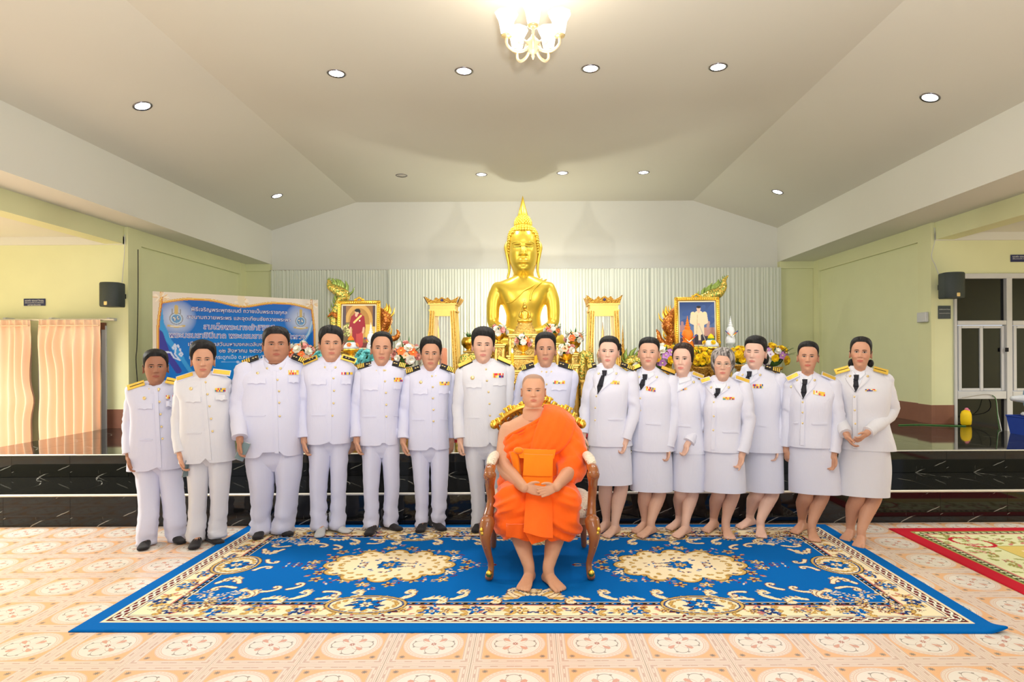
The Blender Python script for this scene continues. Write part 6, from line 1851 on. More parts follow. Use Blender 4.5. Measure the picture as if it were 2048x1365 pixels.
# ---- seated golden statue
BD = 10.9
def golden_figure():
    root = MB()
    hd = Head(fw=.95, jaw=1.10, neck=1.0, nose=.85, lip=1.5, cheek=.8)
    T, sc = head_frame(452, 549, BD, 1046, 1047, 0, 0)
    pc = MB()
    rows = [(552, 1029, 1065, .17), (559, 1012, 1082, .20), (570, 988, 1104, .24), (585, 996, 1097, .30), (605, 1003, 1091, .31), (630, 1012, 1082, .27), (648, 1011, 1083, .28), (664, 1006, 1088, .30)]
    S = Surf(px_rows(BD, rows, .3), n=2.2)
    S.loft(pc, 40)
    for sx in (-1, 1):
        f = lambda x: 1046.5 + sx * (x - 1046.5)
        P_ = catmull([W(f(1097), 577, BD), W(f(1105), 600, BD - .02), W(f(1107), 630, BD - .05), W(f(1104), 650, BD - .10), W(f(1080), 664, BD - .45), W(f(1056), 668, BD - .60)], 6); n = len(P_)
        pc.tube(P_, [interp([(0, .118), (.2, .120), (.5, .105), (.65, .10), (.85, .08), (1, .055)], i / (n - 1))[0] for i in range(n)], 18)
        pc.tube(catmull([W(f(1062), 672, BD - .05), W(f(1105), 680, BD - .30), W(f(1112), 686, BD - .52), W(f(1070), 690, BD - .74), W(f(1030), 692, BD - .72)], 6), [.16] * 8 + [.15] * 8 + [.11] * 9, 16)
    pc.tube([W(1047, 541, BD + .02), W(1047, 565, BD)], [.150, .165], 18)
    merge_piece(root, pc, .022, (1, 1, 1), 5)
    gold = (1, 1, 1)
    build_head(root, hd, T, (.99, 1, 1), (.99, 1, 1), ears=False, blush=0)
    root.c = [(1, 1, 1)] * len(root.v)
    g = root.build('buddha_statue', M['gold_st'])
    # long ears
    for s in (-1, 1):
        m = MB(); m.T = T; w = hd.prof(.45)[0]
        m.tube(catmull([(s * (w + .035), .04, .68), (s * (w + .065), .03, .58), (s * (w + .045), .0, .42), (s * (w + .01), -.01, .22), (s * (w + .005), .0, .06), (s * (w + .035), .0, -.06)], 5), [interp([(0, .02), (.25, .045), (.6, .03), (1, .022)], i / 25)[0] for i in range(26)], 10, flat=1.4)
        m.build('ear', M['gold_st'], g)
        # lowered eyes and arched brows
        m = MB(); m.T = T; n = 12
        r1 = [hd.front(s * .125 * .94 + (-1 + 2 * k / n) * .075, .505 - .014 * (1 - (-1 + 2 * k / n) ** 2) + .004, .010) for k in range(n + 1)]
        r2 = [p + Vector((0, 0, .010)) for p in r1]; m.loft([r1, r2], closed=False, cap=False); m.build('eye_line', M['iris'], g)
        m = MB(); m.T = T; m.tube([hd.front(s * (.035 + .2 * k / n) * .94, .565 + .045 * math.sin(k / n * 2.6), .004) for k in range(n + 1)], [.008] * (n + 1), 6); m.build('brow_ridge', M['gold_st'], g)
    # curls
    m = MB(); m.T = T; cnt = 0
    for j in range(13):
        z = 1.0 - .047 * j
        w_, f_, b_, _ = hd.prof(min(.995, z)); circ = 2 * math.pi * max(w_, f_) ; nn = max(1, int(circ / .062))
        for k in range(nn):
            t = 2 * math.pi * (k + .5 * (j % 2)) / nn - math.pi
            zl = .80 + .03 * math.cos(t * 2) if abs(t) < .9 else (.80 - (abs(t) - .9) * .75 if abs(t) < 1.35 else .42)
            if z < zl: continue
            p = hd.at(t, min(.995, z), .012); m.ball(p, .030, 7, 5)
    for j in range(6):
        zz = 1.0 + .028 + .030 * j; rr = .165 * math.sqrt(max(0, 1 - ((j - .4) / 6.2) ** 2)); nn = max(4, int(6.28 * rr / .055))
        for k in range(nn):
            t = 2 * math.pi * (k + .5 * (j % 2)) / nn; m.ball((math.sin(t) * rr, .03 - math.cos(t) * rr, zz), .029, 7, 5)
    m.lathe([(.17, .93), (.165, 1.05), (.12, 1.15), (.03, 1.20)], 16, (0, .03, 0))
    h = m.build('curled_hair', M['gold_st'], g); h['kind'] = 'stuff'
    m = MB(); m.T = T
    prof = [(.02, 1.14), (.085, 1.17), (.092, 1.22), (.075, 1.30), (.055, 1.38), (.035, 1.47), (.020, 1.55), (.008, 1.60), (.0006, 1.63)]
    m.lathe(prof, 32, (0, .03, 0), wob=lambda a, z: 1 + .16 * math.sin(8 * a + z * 5))
    m.build('flame_finial', M['gold_st'], g)
    # robe edge across the chest and shoulder
    def line(pts, r, nm):
        q = catmull([Vector(S.front(W(x, y, BD).x, W(x, y, BD).z, .004)) for x, y in pts], 6)
        m = MB(); m.tube(q, [r] * len(q), 8); m.build(nm, M['gold_st'], g)
    line([(1092, 560), (1080, 567), (1068, 578), (1062, 590), (1061, 600)], .016, 'robe_edge'); line([(1084, 558), (1066, 572), (1048, 582), (1038, 592), (1024, 604), (1014, 606)], .012, 'robe_edge')
    line([(1062, 590), (1066, 580), (1078, 570), (1090, 562)], .008, 'robe_edge')
    # throne under the statue
    m = MB(); c = W(1047, 700, BD - .2)
    rings = []
    for z, k in ((1.66, .80), (1.63, .86), (1.60, .80), (1.54, .78), (1.50, .86), (1.44, .92), (1.40, .84), (1.20, .84), (1.1, .98), (ZP, 1.04)):
        rings.append([(c.x + math.copysign(abs(math.sin(t)) ** .7, math.sin(t)) * .98 * k, c.y + .0 - math.cos(t) * .72 * k, z) for t in [2 * math.pi * i / 48 for i in range(48)]])
    m.loft(rings[::-1]); m.build('lotus_base', M['carved2'], g, sharp=40)
    return g
M['gold_st'] = metal('statue_gold', L((255, 218, 84)), 0.33, 5, 0.03, m_=0.62)
st_ = golden_figure(); tag(st_, 'large golden seated Buddha statue on the altar', 'statue')

# ---- gilded tables
def table(px0, px1, py_top, D, depth, label, z0=ZP, mat='carved', name='altar_table', nrel=6):
    a, c = W(px0, py_top, D), W(px1, py_top, D); zt_ = (a.z + c.z) / 2; w = c.x - a.x
    t = empty(name, ((a.x + c.x) / 2, D + depth / 2, z0), label, 'altar table')
    hh = zt_ - z0; w2 = w / 2; d2 = depth / 2
    m = MB(); m.box(-w2, w2, -d2, d2, hh - .030, hh, .006); m.box(-w2 + .02, w2 - .02, -d2 + .02, d2 - .02, hh - .055, hh - .030, .004); m.build('table_top', M['gold_pale'], t, smooth=False)
    m = MB(); m.box(-w2 + .035, w2 - .035, -d2 + .035, d2 - .035, hh - .17, hh - .055)
    n = max(3, int(w / .085))
    for i in range(n):
        x = -w2 + .045 + (w - .09) * (i + .5) / n; r = (w - .09) / n * .42
        m.prism([(x - r, hh - .112), (x, hh - .160), (x + r, hh - .112), (x, hh - .068)], -d2 + .022, -d2 + .036)
        m.prism([(x - r * .9, hh - .17), (x + r * .9, hh - .17), (x, hh - .215)][::-1], -d2 + .022, -d2 + .036)
    m.build('carved_apron', M[mat], t, smooth=False)
    if hh > .3:
        m = MB(); m.box(-w2 + .06, w2 - .06, -d2 + .07, d2 - .07, .05, hh - .16); m.build('carved_panel', M[mat], t, smooth=False)
        for sx in (-1, 1):
            for sy in (-1, 1):
                m = MB(); x, y = sx * (w2 - .045), sy * (d2 - .045)
                m.lathe([(.030, .0), (.042, .02), (.030, .06), (.024, .16), (.034, .3), (.026, hh * .6), (.036, hh - .2), (.028, hh - .14), (.034, hh - .06)], 10, (x, y, 0)); m.build('leg', M['gold_pale'], t)
    m = MB(); m.box(-w2 + .01, w2 - .01, -d2 + .01, d2 - .01, 0, .05, .008); m.build('plinth', M['gold_pale'], t, smooth=False)
    return t, zt_
T1, z1_ = table(1014, 1089, 668, 9.35, .45, 'tall carved gold table carrying the small golden figure before the statue')
T2, z2_ = table(1012, 1080, 711, 8.88, .42, 'middle carved gold altar table with a flower bowl, before the tallest one')
T3, z3_ = table(986, 1012.5, 688, 9.3, .40, 'narrow gold table left of the tallest one')
T4, z4_ = table(1092, 1121, 686, 9.38, .40, 'narrow gold table right of the tallest one')
T5, z5_ = table(948, 984, 710, 9.30, .50, 'gold table behind the tall person left of the orange-robed figure')
T6, z6_ = table(1112, 1160, 729, 8.85, .42, 'gold table right of the cropped-haired person, flower bowl on top')
T7, z7_ = table(1000, 1106, 790, 8.15, .38, 'low front gold altar table behind the gilded chair')
T8, z8_ = table(1163, 1240, 762, 8.55, .4, 'low gold table under the right glass cabinet side', nrel=4)
table(1014, 1082, 741, 8.66, .20, 'shallow gold shelf table holding the two burning candles', nrel=5)
b = MB(); a_, c_ = W(880, 0, 8.2), W(1215, 0, 8.2); b.box(a_.x, c_.x, 7.45, 8.10, ZP, ZP + .05, .006)
tag(b.build('altar_mat', M['red_cloth'], smooth=False), 'low red padded mat on the platform before the altar', 'mat')

def on(px, D, z): v = W(px, 700, D); return Vector((v.x, D, z))
# small golden figure on stepped base
def small_figure(loc):
    t = empty('small_statue', loc, 'small golden seated figure on a stepped pedestal before the large statue', 'statue')
    m = MB(); m.lathe([(.19, 0), (.19, .03), (.16, .04), (.165, .07), (.135, .085), (.14, .12), (.11, .13), (.115, .17), (.10, .18)], 20, sx=1.0, sy=.7); m.build('pedestal', M['carved'], t, sharp=40)
    m = MB(); m.tube([(-.085, -.03, .205), (0, -.07, .20), (.085, -.03, .205)], [.03, .034, .03], 10)
    m.lathe([(.05, .19), (.058, .23), (.045, .28), (.066, .33), (.05, .355), (.02, .37), (.022, .385)], 14, sy=.75)
    for s in (-1, 1): m.tube([(s * .062, 0, .335), (s * .078, -.01, .27), (s * .04, -.06, .225)], [.018, .017, .014], 8)
    m.ball((0, 0, .415), .034, 12, 8, sz=1.15); m.lathe([(.022, .44), (.016, .462), (.006, .50), (.0005, .53)], 10)
    m.build('figure', M['gold'], t); return t
small_figure(on(1050, 9.58, z1_))

# ---- flowers
FL = {}
def flower_mesh(key, cpet, ccen, n=6, kind='lily'):
    mb = MB(); R = .045
    layers = 1 if kind == 'lily' else 3
    for l in range(layers):
        for k in range(n):
            a = 2 * math.pi * (k + .5 * (l % 2)) / n; up = .4 + .5 * l if kind != 'lily' else .35
            d = Vector((math.cos(a), math.sin(a), 0)); s = Vector((-d.y, d.x, 0)); r = R * (1 - .24 * l)
            rows = []
            for t, w in ((0, .15), (.35, .42), (.7, .38), (1.0, .04)):
                c = d * (r * t) + Vector((0, 0, r * (up * t * (1.2 - t * (.9 if kind == 'lily' else .3))) + .006 * l)); wv = s * (r * w * (1 if kind == 'lily' else 1.3))
                rows.append([c - wv, c + Vector((0, 0, -.003)), c + wv])
            mb.loft(rows, closed=False, cap=False)
    mb.mi = 1; mb.ball((0, 0, .008), .009, 6, 4)
    mp = Mat('petal_' + key, cpet, .55, sheen=.1).m; mc = Mat('flower_heart_' + key, ccen, .6).m
    me = bpy.data.meshes.new('flower'); me.from_pydata(mb.v, [], mb.f); me.materials.append(mp); me.materials.append(mc); me.polygons.foreach_set('material_index', mb.m); me.polygons.foreach_set('use_smooth', [True] * len(me.polygons))
    FL[key] = me
flower_mesh('orange', L((250, 120, 50)), L((250, 220, 120))); flower_mesh('white', L((252, 248, 236)), L((240, 220, 120)), 7, 'rose'); flower_mesh('pink', L((248, 176, 168)), L((250, 230, 180)), 6, 'rose')
flower_mesh('peach', L((252, 200, 160)), L((250, 160, 60))); flower_mesh('turq', L((130, 216, 216)), L((220, 250, 240)), 6, 'rose'); flower_mesh('purple', L((190, 130, 200)), L((250, 240, 160)), 5)
flower_mesh('yellow', L((252, 214, 20)), L((250, 170, 20)), 7, 'rose'); flower_mesh('whitep', L((240, 232, 246)), L((200, 140, 200)), 5)
leafme = MB(); 
lr = [[Vector((-w, 0, z)), Vector((0, -.004, z)), Vector((w, 0, z))] for z, w in ((0, .003), (.03, .011), (.07, .012), (.10, .007), (.13, .0008))]
leafme.loft(lr, closed=False, cap=False); LM = bpy.data.meshes.new('leaf'); LM.from_pydata(leafme.v, [], leafme.f); LM.materials.append(M['leaf'])
def bouquet(root, c, R, keys, n=14, leaves=10, seed=0, fs=1.0, flat=.8, front=True, zoff=0):
    rnd = random.Random(seed)
    m = MB(); m.ball(c, R * .62, 10, 7, sz=flat); m.build('foliage', M['leaf'], root)
    for i in range(n):
        # even spread over the dome, mostly on the side of the room
        z = 1 - 1.35 * (i + .5) / n; r = math.sqrt(max(0, 1 - z * z)); a = i * 2.399 + seed
        d = Vector((r * math.cos(a), r * math.sin(a), z * flat))
        if d.y > .45: d.y *= -.6
        me = FL[keys[(i * 7 + seed) % len(keys)]]
        o = mesh_obj('flower', me, None, root); k = fs * (.85 + .4 * rnd.random()); o.scale = (k,) * 3
        o.location = Vector(c) + d * R * .82; o.rotation_euler = d.to_track_quat('Z', 'Y').to_euler()
    for i in range(leaves):
        a = 2 * math.pi * i / leaves + rnd.random(); d = Vector((math.cos(a), math.sin(a) * .6 - .2, .15 + .75 * rnd.random())).normalized()
        o = mesh_obj('leaf', LM, None, root); o.location = Vector(c) + d * R * .5; o.rotation_euler = d.to_track_quat('Z', 'Y').to_euler(); o.scale = (1.0, 1.0, R / .13 * .9)
def bowl_flowers(px, D, z, s, keys, seed, label, bowl='gold'):
    t = empty('flower_bowl', on(px, D, z), label, 'flowers', 'flower bowls on the altar tables')
    m = MB(); m.lathe([(.055 * s, 0), (.058 * s, .010 * s), (.030 * s, .022 * s), (.020 * s, .045 * s), (.024 * s, .055 * s), (.060 * s, .075 * s), (.080 * s, .11 * s), (.092 * s, .145 * s), (.086 * s, .147 * s), (.07 * s, .11 * s)], 20); m.build('pedestal_bowl', M[bowl], t, sharp=50)
    bouquet(t, (0, 0, .185 * s), .125 * s, keys, 13, 12, seed, 1.0 * s, .75)
    return t
K1 = ['orange', 'white', 'pink', 'white', 'peach', 'white']
bowl_flowers(998, 9.50, z3_, 1.0, K1, 1, 'flower bowl on the narrow gold table left of the tallest')
bowl_flowers(1046.5, 9.05, z2_, 1.0, K1, 2, 'flower bowl centred on the middle gold altar table')
bowl_flowers(1105, 9.58, z4_, 1.0, K1, 3, 'flower bowl on the narrow gold table right of the tallest')
bowl_flowers(1133, 9.05, z6_, 1.0, K1, 5, 'flower bowl just right of the cropped-haired person')
bowl_flowers(972, 9.50, z5_, .9, K1, 6, 'small flower bowl half hidden beside the tall standing person')
t_, zz_ = table(1140, 1166, 706, 9.5, .3, 'slim gold stand under the larger flower bowl at right')
bowl_flowers(1149, 9.6, zz_, 1.15, K1, 4, 'larger flower bowl near the right glass cabinet')
t_, zz_ = table(926, 953, 702, 9.85, .25, 'slim gold stand with a round golden bowl near the left cabinet')
t = empty('golden_bowl', on(939, 10.0, zz_), 'round polished golden bowl with green leaves, right of the left cabinet', 'bowl')
m = MB(); m.lathe([(.05, 0), (.055, .012), (.035, .02), (.09, .05), (.125, .10), (.13, .15), (.11, .20), (.095, .215)], 22); m.build('bowl', M['gold'], t)
for i in range(6):
    o = mesh_obj('leaf', LM, None, t); d = Vector((math.cos(i), math.sin(i) - .3, 1.2)).normalized(); o.location = Vector((0, 0, .19)); o.rotation_euler = d.to_track_quat('Z', 'Y').to_euler(); o.scale = (1.3, 1.3, 1.1)
M['flame'] = Mat('candle_flame', (1, .8, .4), .5, emit=(1.0, .72, .28), estr=14).m
M['wax'] = Mat('yellow_wax', L((250, 196, 40)), .5).m
zc7 = W(1048, 741, 8.66).z
for px in (1024.5, 1071.5):
    t = empty('candle', on(px, 8.76, zc7 + .10), 'lit yellow candle at the %s of the middle altar table' % ('left' if px < 1040 else 'right'), 'candle', 'altar candles')
    m = MB(); m.lathe([(.022, 0), (.022, .13), (.015, .135), (.001, .136)], 12); m.build('wax', M['wax'], t, sharp=50)
    m = MB(); m.lathe([(.012, -.10), (.035, -.09), (.035, -.02), (.028, 0)], 12); m.build('holder', M['gold'], t)
    m = MB(); m.lathe([(.001, .138), (.010, .15), (.012, .165), (.006, .185), (.0005, .205)], 10); m.build('flame', M['flame'], t)

# ---- tapered glass cabinets
def cabinet(cx, y_crest, y_frz, y_fr, hw_c, hw_f, hw_t, hw_b, D, label, gl, cont):
    sc_ = D / F; z_c = W(cx, y_crest, D).z; z_z = W(cx, y_frz, D).z; z_f = W(cx, y_fr, D).z
    t = empty('display_cabinet', (W(cx, 700, D).x, D + .22, ZP), label, 'cabinet', 'tall glass cabinets flanking the statue')
    Z = lambda z: z - ZP
    dpt = .22
    def frus(m, z0, z1, a0, a1, d0, d1): m.loft([[(-a0, -d0, z0), (a0, -d0, z0), (a0, d0, z0), (-a0, d0, z0)], [(-a1, -d1, z1), (a1, -d1, z1), (a1, d1, z1), (-a1, d1, z1)]])
    ht, hb, hf, hc = hw_t * sc_, hw_b * sc_, hw_f * sc_, hw_c * sc_
    m = MB(); frus(m, Z(z_z) - (z_z - z_f) * 0, Z(z_z), hf, hf, dpt, dpt); m = MB()
    frus(m, Z(z_f), Z(z_f) + .03, hf, hf, dpt, dpt); frus(m, Z(z_f) + .03, Z(z_z) - .02, hf - .015, hf - .01, dpt - .015, dpt - .01); frus(m, Z(z_z) - .02, Z(z_z), hf + .01, hf + .01, dpt + .01, dpt + .01)
    m.build('frieze', M['gold_pale'], t, smooth=False)
    # flared crest panels with a wavy outline
    hcr = z_c - z_z
    for side in range(4):
        n = 24; up = []; lo = []
        for i in range(n + 1):
            u = -1 + 2 * i / n; a = abs(u)
            e = .55 + .45 * max(math.exp(-((a - 1) / .16) ** 2), math.exp(-(a / .16) ** 2) * .8, math.exp(-((a - .35) / .10) ** 2) * .75)
            if .5 < a < .68: e = .45
            up.append((u * (hf + (hc - hf) * e), e * hcr)); lo.append((u * (hf + .005), 0))
        m = MB(); rows = []
        for off in (0, .014):
            rows.append([(x, -(dpt + .005 + (hc - hf) * .9 * z / hcr) + off, Z(z_z) + z) for x, z in lo]); rows.append([(x, -(dpt + .005 + (hc - hf) * .9 * z / hcr) + off, Z(z_z) + z) for x, z in up])
        m.loft([rows[0], rows[1], rows[3], rows[2]], closed=False, cap=False)
        m.T = Matrix.Rotation(side * math.pi / 2, 4, 'Z')
        m.v = [tuple(m.T @ Vector(v)) for v in m.v]; m.T = None
        m.build('crest_panel', M['carved2'], t, sharp=30)
    m = MB(); m.T = Matrix.Translation((0, -dpt - .03, Z(z_z) + hcr * .45)) @ Matrix.Rotation(math.pi / 2, 4, 'X'); m.lathe([(.020, -.02), (.020, .006), (.010, .012), (.0005, .013)], 12); m.build('rosette', M['rib_blue'], t)
    zb = .16
    # tapered corner stiles and rails
    for sx in (-1, 1):
        for sy in (-1, 1):
            m = MB(); w = .075
            x0, x1 = sx * hb, sx * ht
            m.loft([[(x0, sy * dpt, zb), (x0 - sx * w, sy * dpt, zb), (x0 - sx * w, sy * (dpt - .05), zb), (x0, sy * (dpt - .05), zb)][::(1 if sx * sy > 0 else -1)], [(x1, sy * dpt, Z(z_f)), (x1 - sx * w, sy * dpt, Z(z_f)), (x1 - sx * w, sy * (dpt - .05), Z(z_f)), (x1, sy * (dpt - .05), Z(z_f))][::(1 if sx * sy > 0 else -1)]])
            s_ = m.build('stile', M['gold_pale'], t, smooth=False)
            if sy < 0:
                m = MB(); xa, xb = x0 - sx * .02, x1 - sx * .02
                m.tube([(xa, -dpt - .006, zb), (xb, -dpt - .006, Z(z_f))], [.011, .011], 8); xa, xb = x0 - sx * .055, x1 - sx * .055
                m.tube([(xa, -dpt - .006, zb), (xb, -dpt - .006, Z(z_f))], [.008, .008], 8); m.build('moulding', M['carved2'], t)
    m = MB(); m.box(-ht + .07, ht - .07, -dpt, -dpt + .05, Z(z_f) - .07, Z(z_f)); m.build('top_rail', M['gold_pale'], t, smooth=False)
    m = MB(); m.box(-hb - .02, hb + .02, -dpt - .02, dpt + .02, 0, zb, .01); m.build('base', M['carved'], t, smooth=False)
    m = MB(); xg0, xg1 = hb - .07, ht - .07
    m.add([(-xg0, -dpt + .02, zb), (xg0, -dpt + .02, zb), (xg1, -dpt + .02, Z(z_f) - .06), (-xg1, -dpt + .02, Z(z_f) - .06)], [(0, 1, 2, 3)]); m.build('glass_pane', M['glass'], t, smooth=False)
    return t
M['rib_blue'] = Mat('blue_red_rosette', L((60, 60, 110)), .4).m
cabL = cabinet(885, 594, 607, 623, 34, 27, 25.5, 35, 9.2, 'tall tapered gold and glass cabinet with flared crest, left of the statue', None, None)
cabR = cabinet(1209, 591, 607, 623, 36, 30, 29, 37, 9.2, 'tall tapered gold and glass cabinet with flared crest, right of the statue', None, None)
# wrapped saffron bundle and finials inside the cabinets
def finial(name, px, py0, py1, D, r, mat, label, cat='ornament', group=None):
    a, c = W(px, py1, D), W(px, py0, D); h = c.z - a.z
    m = MB(); m.lathe([(r, 0), (r * 1.05, h * .05), (r * .6, h * .1), (r * .95, h * .2), (r * 1.05, h * .32), (r * .8, h * .42), (r * .35, h * .52), (r * .45, h * .56), (r * .28, h * .62), (r * .34, h * .67), (r * .2, h * .74), (r * .24, h * .79), (r * .12, h * .87), (r * .03, h)], 16, tuple(a))
    o = m.build(name, mat); tag(o, label, cat, group); return o
a = W(888, 736, 9.42); m = MB(); h = W(888, 697, 9.42).z - ZP - .16
m.lathe([(.050, 0), (.052, h * .5), (.050, h * .97), (.035, h)], 16, (a.x, 9.42, ZP + .165), wob=lambda t, z: 1 + .05 * math.sin(t * 7)); tag(m.build('wrapped_bundle', M['robe2']), 'tall saffron cloth bundle inside the left glass cabinet', 'bundle')
finial('gold_ornament', 877, 640, 740, 9.46, .07, M['gold'], 'slender golden spire ornament inside the left glass cabinet', 'ornament')
finial('gold_ornament', 1206, 645, 740, 9.46, .09, M['gold'], 'golden spire ornament inside the right glass cabinet', 'ornament')
finial('gold_ornament', 857, 655, 745, 9.3, .035, M['gold'], 'slim gold spire standing left of the left glass cabinet')
finial('gold_ornament', 1246, 650, 745, 9.7, .05, M['carved2'], 'beaded gold spire standing right of the right glass cabinet')

# ---- nagas
def naga(name, pts, radii, mat, label, crest=True, D=None):
    P_ = catmull([W(*p) for p in pts], 7); n = len(P_)
    R_ = [interp([(i / (len(radii) - 1), r) for i, r in enumerate(radii)], k / (n - 1))[0] for k in range(n)]
    t = MB(); t.tube(P_, R_, 12); o = t.build(name, mat)
    if crest:
        for k in range(2, n - 2, 2):
            m = MB(); d = (P_[k + 1] - P_[k - 1]).normalized(); nr = Vector((-d.z, 0, d.x)); nr = nr if nr.z > 0 else -nr
            r = R_[k]; b0 = P_[k] + nr * r * .7
            m.tube([b0, b0 + nr * r * .7 + d * r * .5, b0 + nr * r * 1.1 + d * r * 1.3], [r * .42, r * .30, r * .05], 6, flat=.5); m.build('crest_flame', M['gold'] if mat is M['naga_or'] else M['green_gold'], o)
    tag(o, label, 'ornament'); return o
naga('naga_ornament', [(700, 700, 9.7), (676, 672, 9.6), (668, 640, 9.6), (678, 610, 9.6), (688, 592, 9.6), (676, 582, 9.6), (662, 574, 9.6), (658, 563, 9.6), (655, 560, 9.6)], [.07, .07, .065, .07, .095, .085, .06, .03, .008], M['naga'], 'green and gold serpent tail curling up behind the left portrait')
naga('naga_ornament', [(1372, 846, 9.75), (1384, 690, 9.75), (1400, 640, 9.7), (1402, 605, 9.6), (1420, 592, 9.6), (1436, 586, 9.6), (1446, 574, 9.6), (1448, 562, 9.6), (1456, 552, 9.6)], [.07, .07, .07, .07, .09, .085, .06, .035, .008], M['naga'], 'green and gold serpent tail curling up behind the right portrait')
naga('naga_ornament', [(752, 725, 9.6), (770, 690, 9.55), (764, 660, 9.5), (772, 640, 9.5), (764, 626, 9.5), (762, 618, 9.5)], [.08, .085, .09, .10, .07, .02], M['naga_or'], 'orange gold flame-like serpent heads right of the left portrait')
naga('naga_ornament', [(764, 690, 9.45), (780, 680, 9.45), (792, 676, 9.45), (797, 668, 9.45), (794, 660, 9.45)], [.045, .045, .04, .03, .01], M['naga_or'], 'curled gold serpent tip standing out right of the left portrait', False)
naga('naga_ornament', [(684, 640, 9.5), (672, 632, 9.5), (664, 628, 9.5), (656, 634, 9.5)], [.03, .04, .03, .008], M['naga_or'], 'small gold curl standing out left of the left portrait', False)
naga('naga_ornament', [(1362, 720, 9.6), (1340, 695, 9.55), (1346, 668, 9.5), (1336, 650, 9.5), (1344, 632, 9.5), (1350, 618, 9.5)], [.08, .085, .10, .10, .08, .03], M['naga_or'], 'orange gold flame-like serpent heads left of the right portrait')
naga('naga_ornament', [(1344, 694, 9.4), (1330, 690, 9.4), (1320, 680, 9.4), (1317, 668, 9.4), (1313, 660, 9.4)], [.05, .05, .045, .03, .008], M['naga_or'], 'curled gold serpent tip standing out left of the right portrait', False)
naga('naga_ornament', [(1254, 740, 9.3), (1262, 725, 9.3), (1280, 722, 9.3), (1291, 712, 9.3), (1284, 698, 9.3), (1280, 690, 9.3)], [.09, .10, .09, .06, .04, .01], M['naga'], 'green-gold serpent body beside the right glass cabinet')
naga('naga_ornament', [(914, 862, 9.0), (926, 728, 9.0), (938, 722, 9.0), (952, 728, 9.0), (962, 862, 9.0)], [.06, .07, .075, .07, .06], M['naga'], 'green-gold serpent coil between left cabinet and the tall standing person', False)
naga('naga_ornament', [(1158, 860, 9.1), (1164, 722, 9.1), (1172, 714, 9.1), (1180, 722, 9.1), (1186, 860, 9.1)], [.05, .06, .065, .06, .05], M['naga'], 'green-gold serpent coil left of the right glass cabinet', False)

# ---- framed portraits
def portrait(corners, D, yaw, paint, label, seed):
    """corners in the photograph: left, right, top, bottom of the frame"""
    l, r, tp, bt = corners; a, c = W(l, tp, D), W(r, bt, D); w = (c.x - a.x) / math.cos(yaw); h = a.z - c.z
    t = empty('framed_portrait', ((a.x + c.x) / 2, D, c.z), label, 'picture'); t.rotation_euler = (math.radians(-4), 0, yaw)
    f = .055
    for nm, bx_ in (('frame_side', (-w/2, -w/2 + f, 0, h)), ('frame_side', (w/2 - f, w/2, 0, h)), ('frame_side', (-w/2, w/2, 0, f)), ('frame_side', (-w/2, w/2, h - f, h))):
        m = MB(); m.box(bx_[0], bx_[1], -.03, .02, bx_[2], bx_[3], .010)
        hor = (bx_[1] - bx_[0]) > (bx_[3] - bx_[2]); ln = max(bx_[1] - bx_[0], bx_[3] - bx_[2]); k = int(ln / .03)
        for i in range(k):
            q = (i + .5) / k; x = bx_[0] + (bx_[1] - bx_[0]) * (q if hor else .5); z = bx_[2] + (bx_[3] - bx_[2]) * (.5 if hor else q)
            m.ball((x, -.032, z), .012, 6, 4, sx=1.0)
        m.build(nm, M['gold'], t, sharp=45)
    m = MB()
    for i in range(7): m.ball((-.06 + .02 * i, -.01, h + .012 + .03 * math.exp(-((i - 3) / 1.6) ** 2)), .018, 8, 5)
    m.build('frame_crest', M['gold'], t)
    m = MB(); g = .02; m.box(-w/2 + f - .001, w/2 - f + .001, -.004, .004, f, h - f); m.build('mount', Mat('cream_mount', L((240, 228, 190)), .6).m, t, smooth=False)
    pw, ph = w - 2 * (f + g), h - 2 * (f + g); cv = Canvas(pw, ph, .0045); paint(cv, pw, ph)
    ny, nx = cv.X.shape; V = np.stack([(cv.X - pw / 2).ravel(), np.full(nx * ny, -.0055), (cv.Y + f + g).ravel()], 1)
    idx = np.arange(nx * ny).reshape(ny, nx); Q = np.stack([idx[:-1, :-1], idx[:-1, 1:], idx[1:, 1:], idx[1:, :-1]], -1).reshape(-1, 4)
    me = bpy.data.meshes.new('picture'); me.from_pydata(V.tolist(), [], Q.tolist()); at = me.color_attributes.new('Col', 'FLOAT_COLOR', 'POINT'); A = np.ones((nx * ny, 4), np.float32); A[:, :3] = cv.C.reshape(-1, 3); at.data.foreach_set('color', A.ravel())
    me.materials.append(M['print']); mesh_obj('picture', me, None, t)
    m = MB(); m.box(-w/2 + .05, w/2 - .05, .02, .10, -.25, -.0); m.build('stand', M['carved'], t, smooth=False)
    for sx in (-1, 1):
        m = MB(); m.tube([(sx * w * .35, .05, -.2), (sx * w * .38, .22, ZP - c.z + .02)], [.03, .035], 8); m.build('stand_leg', M['gold_pale'], t)
    return t
M['print'] = vcol('printed_picture', .35, .4, vary=.02)
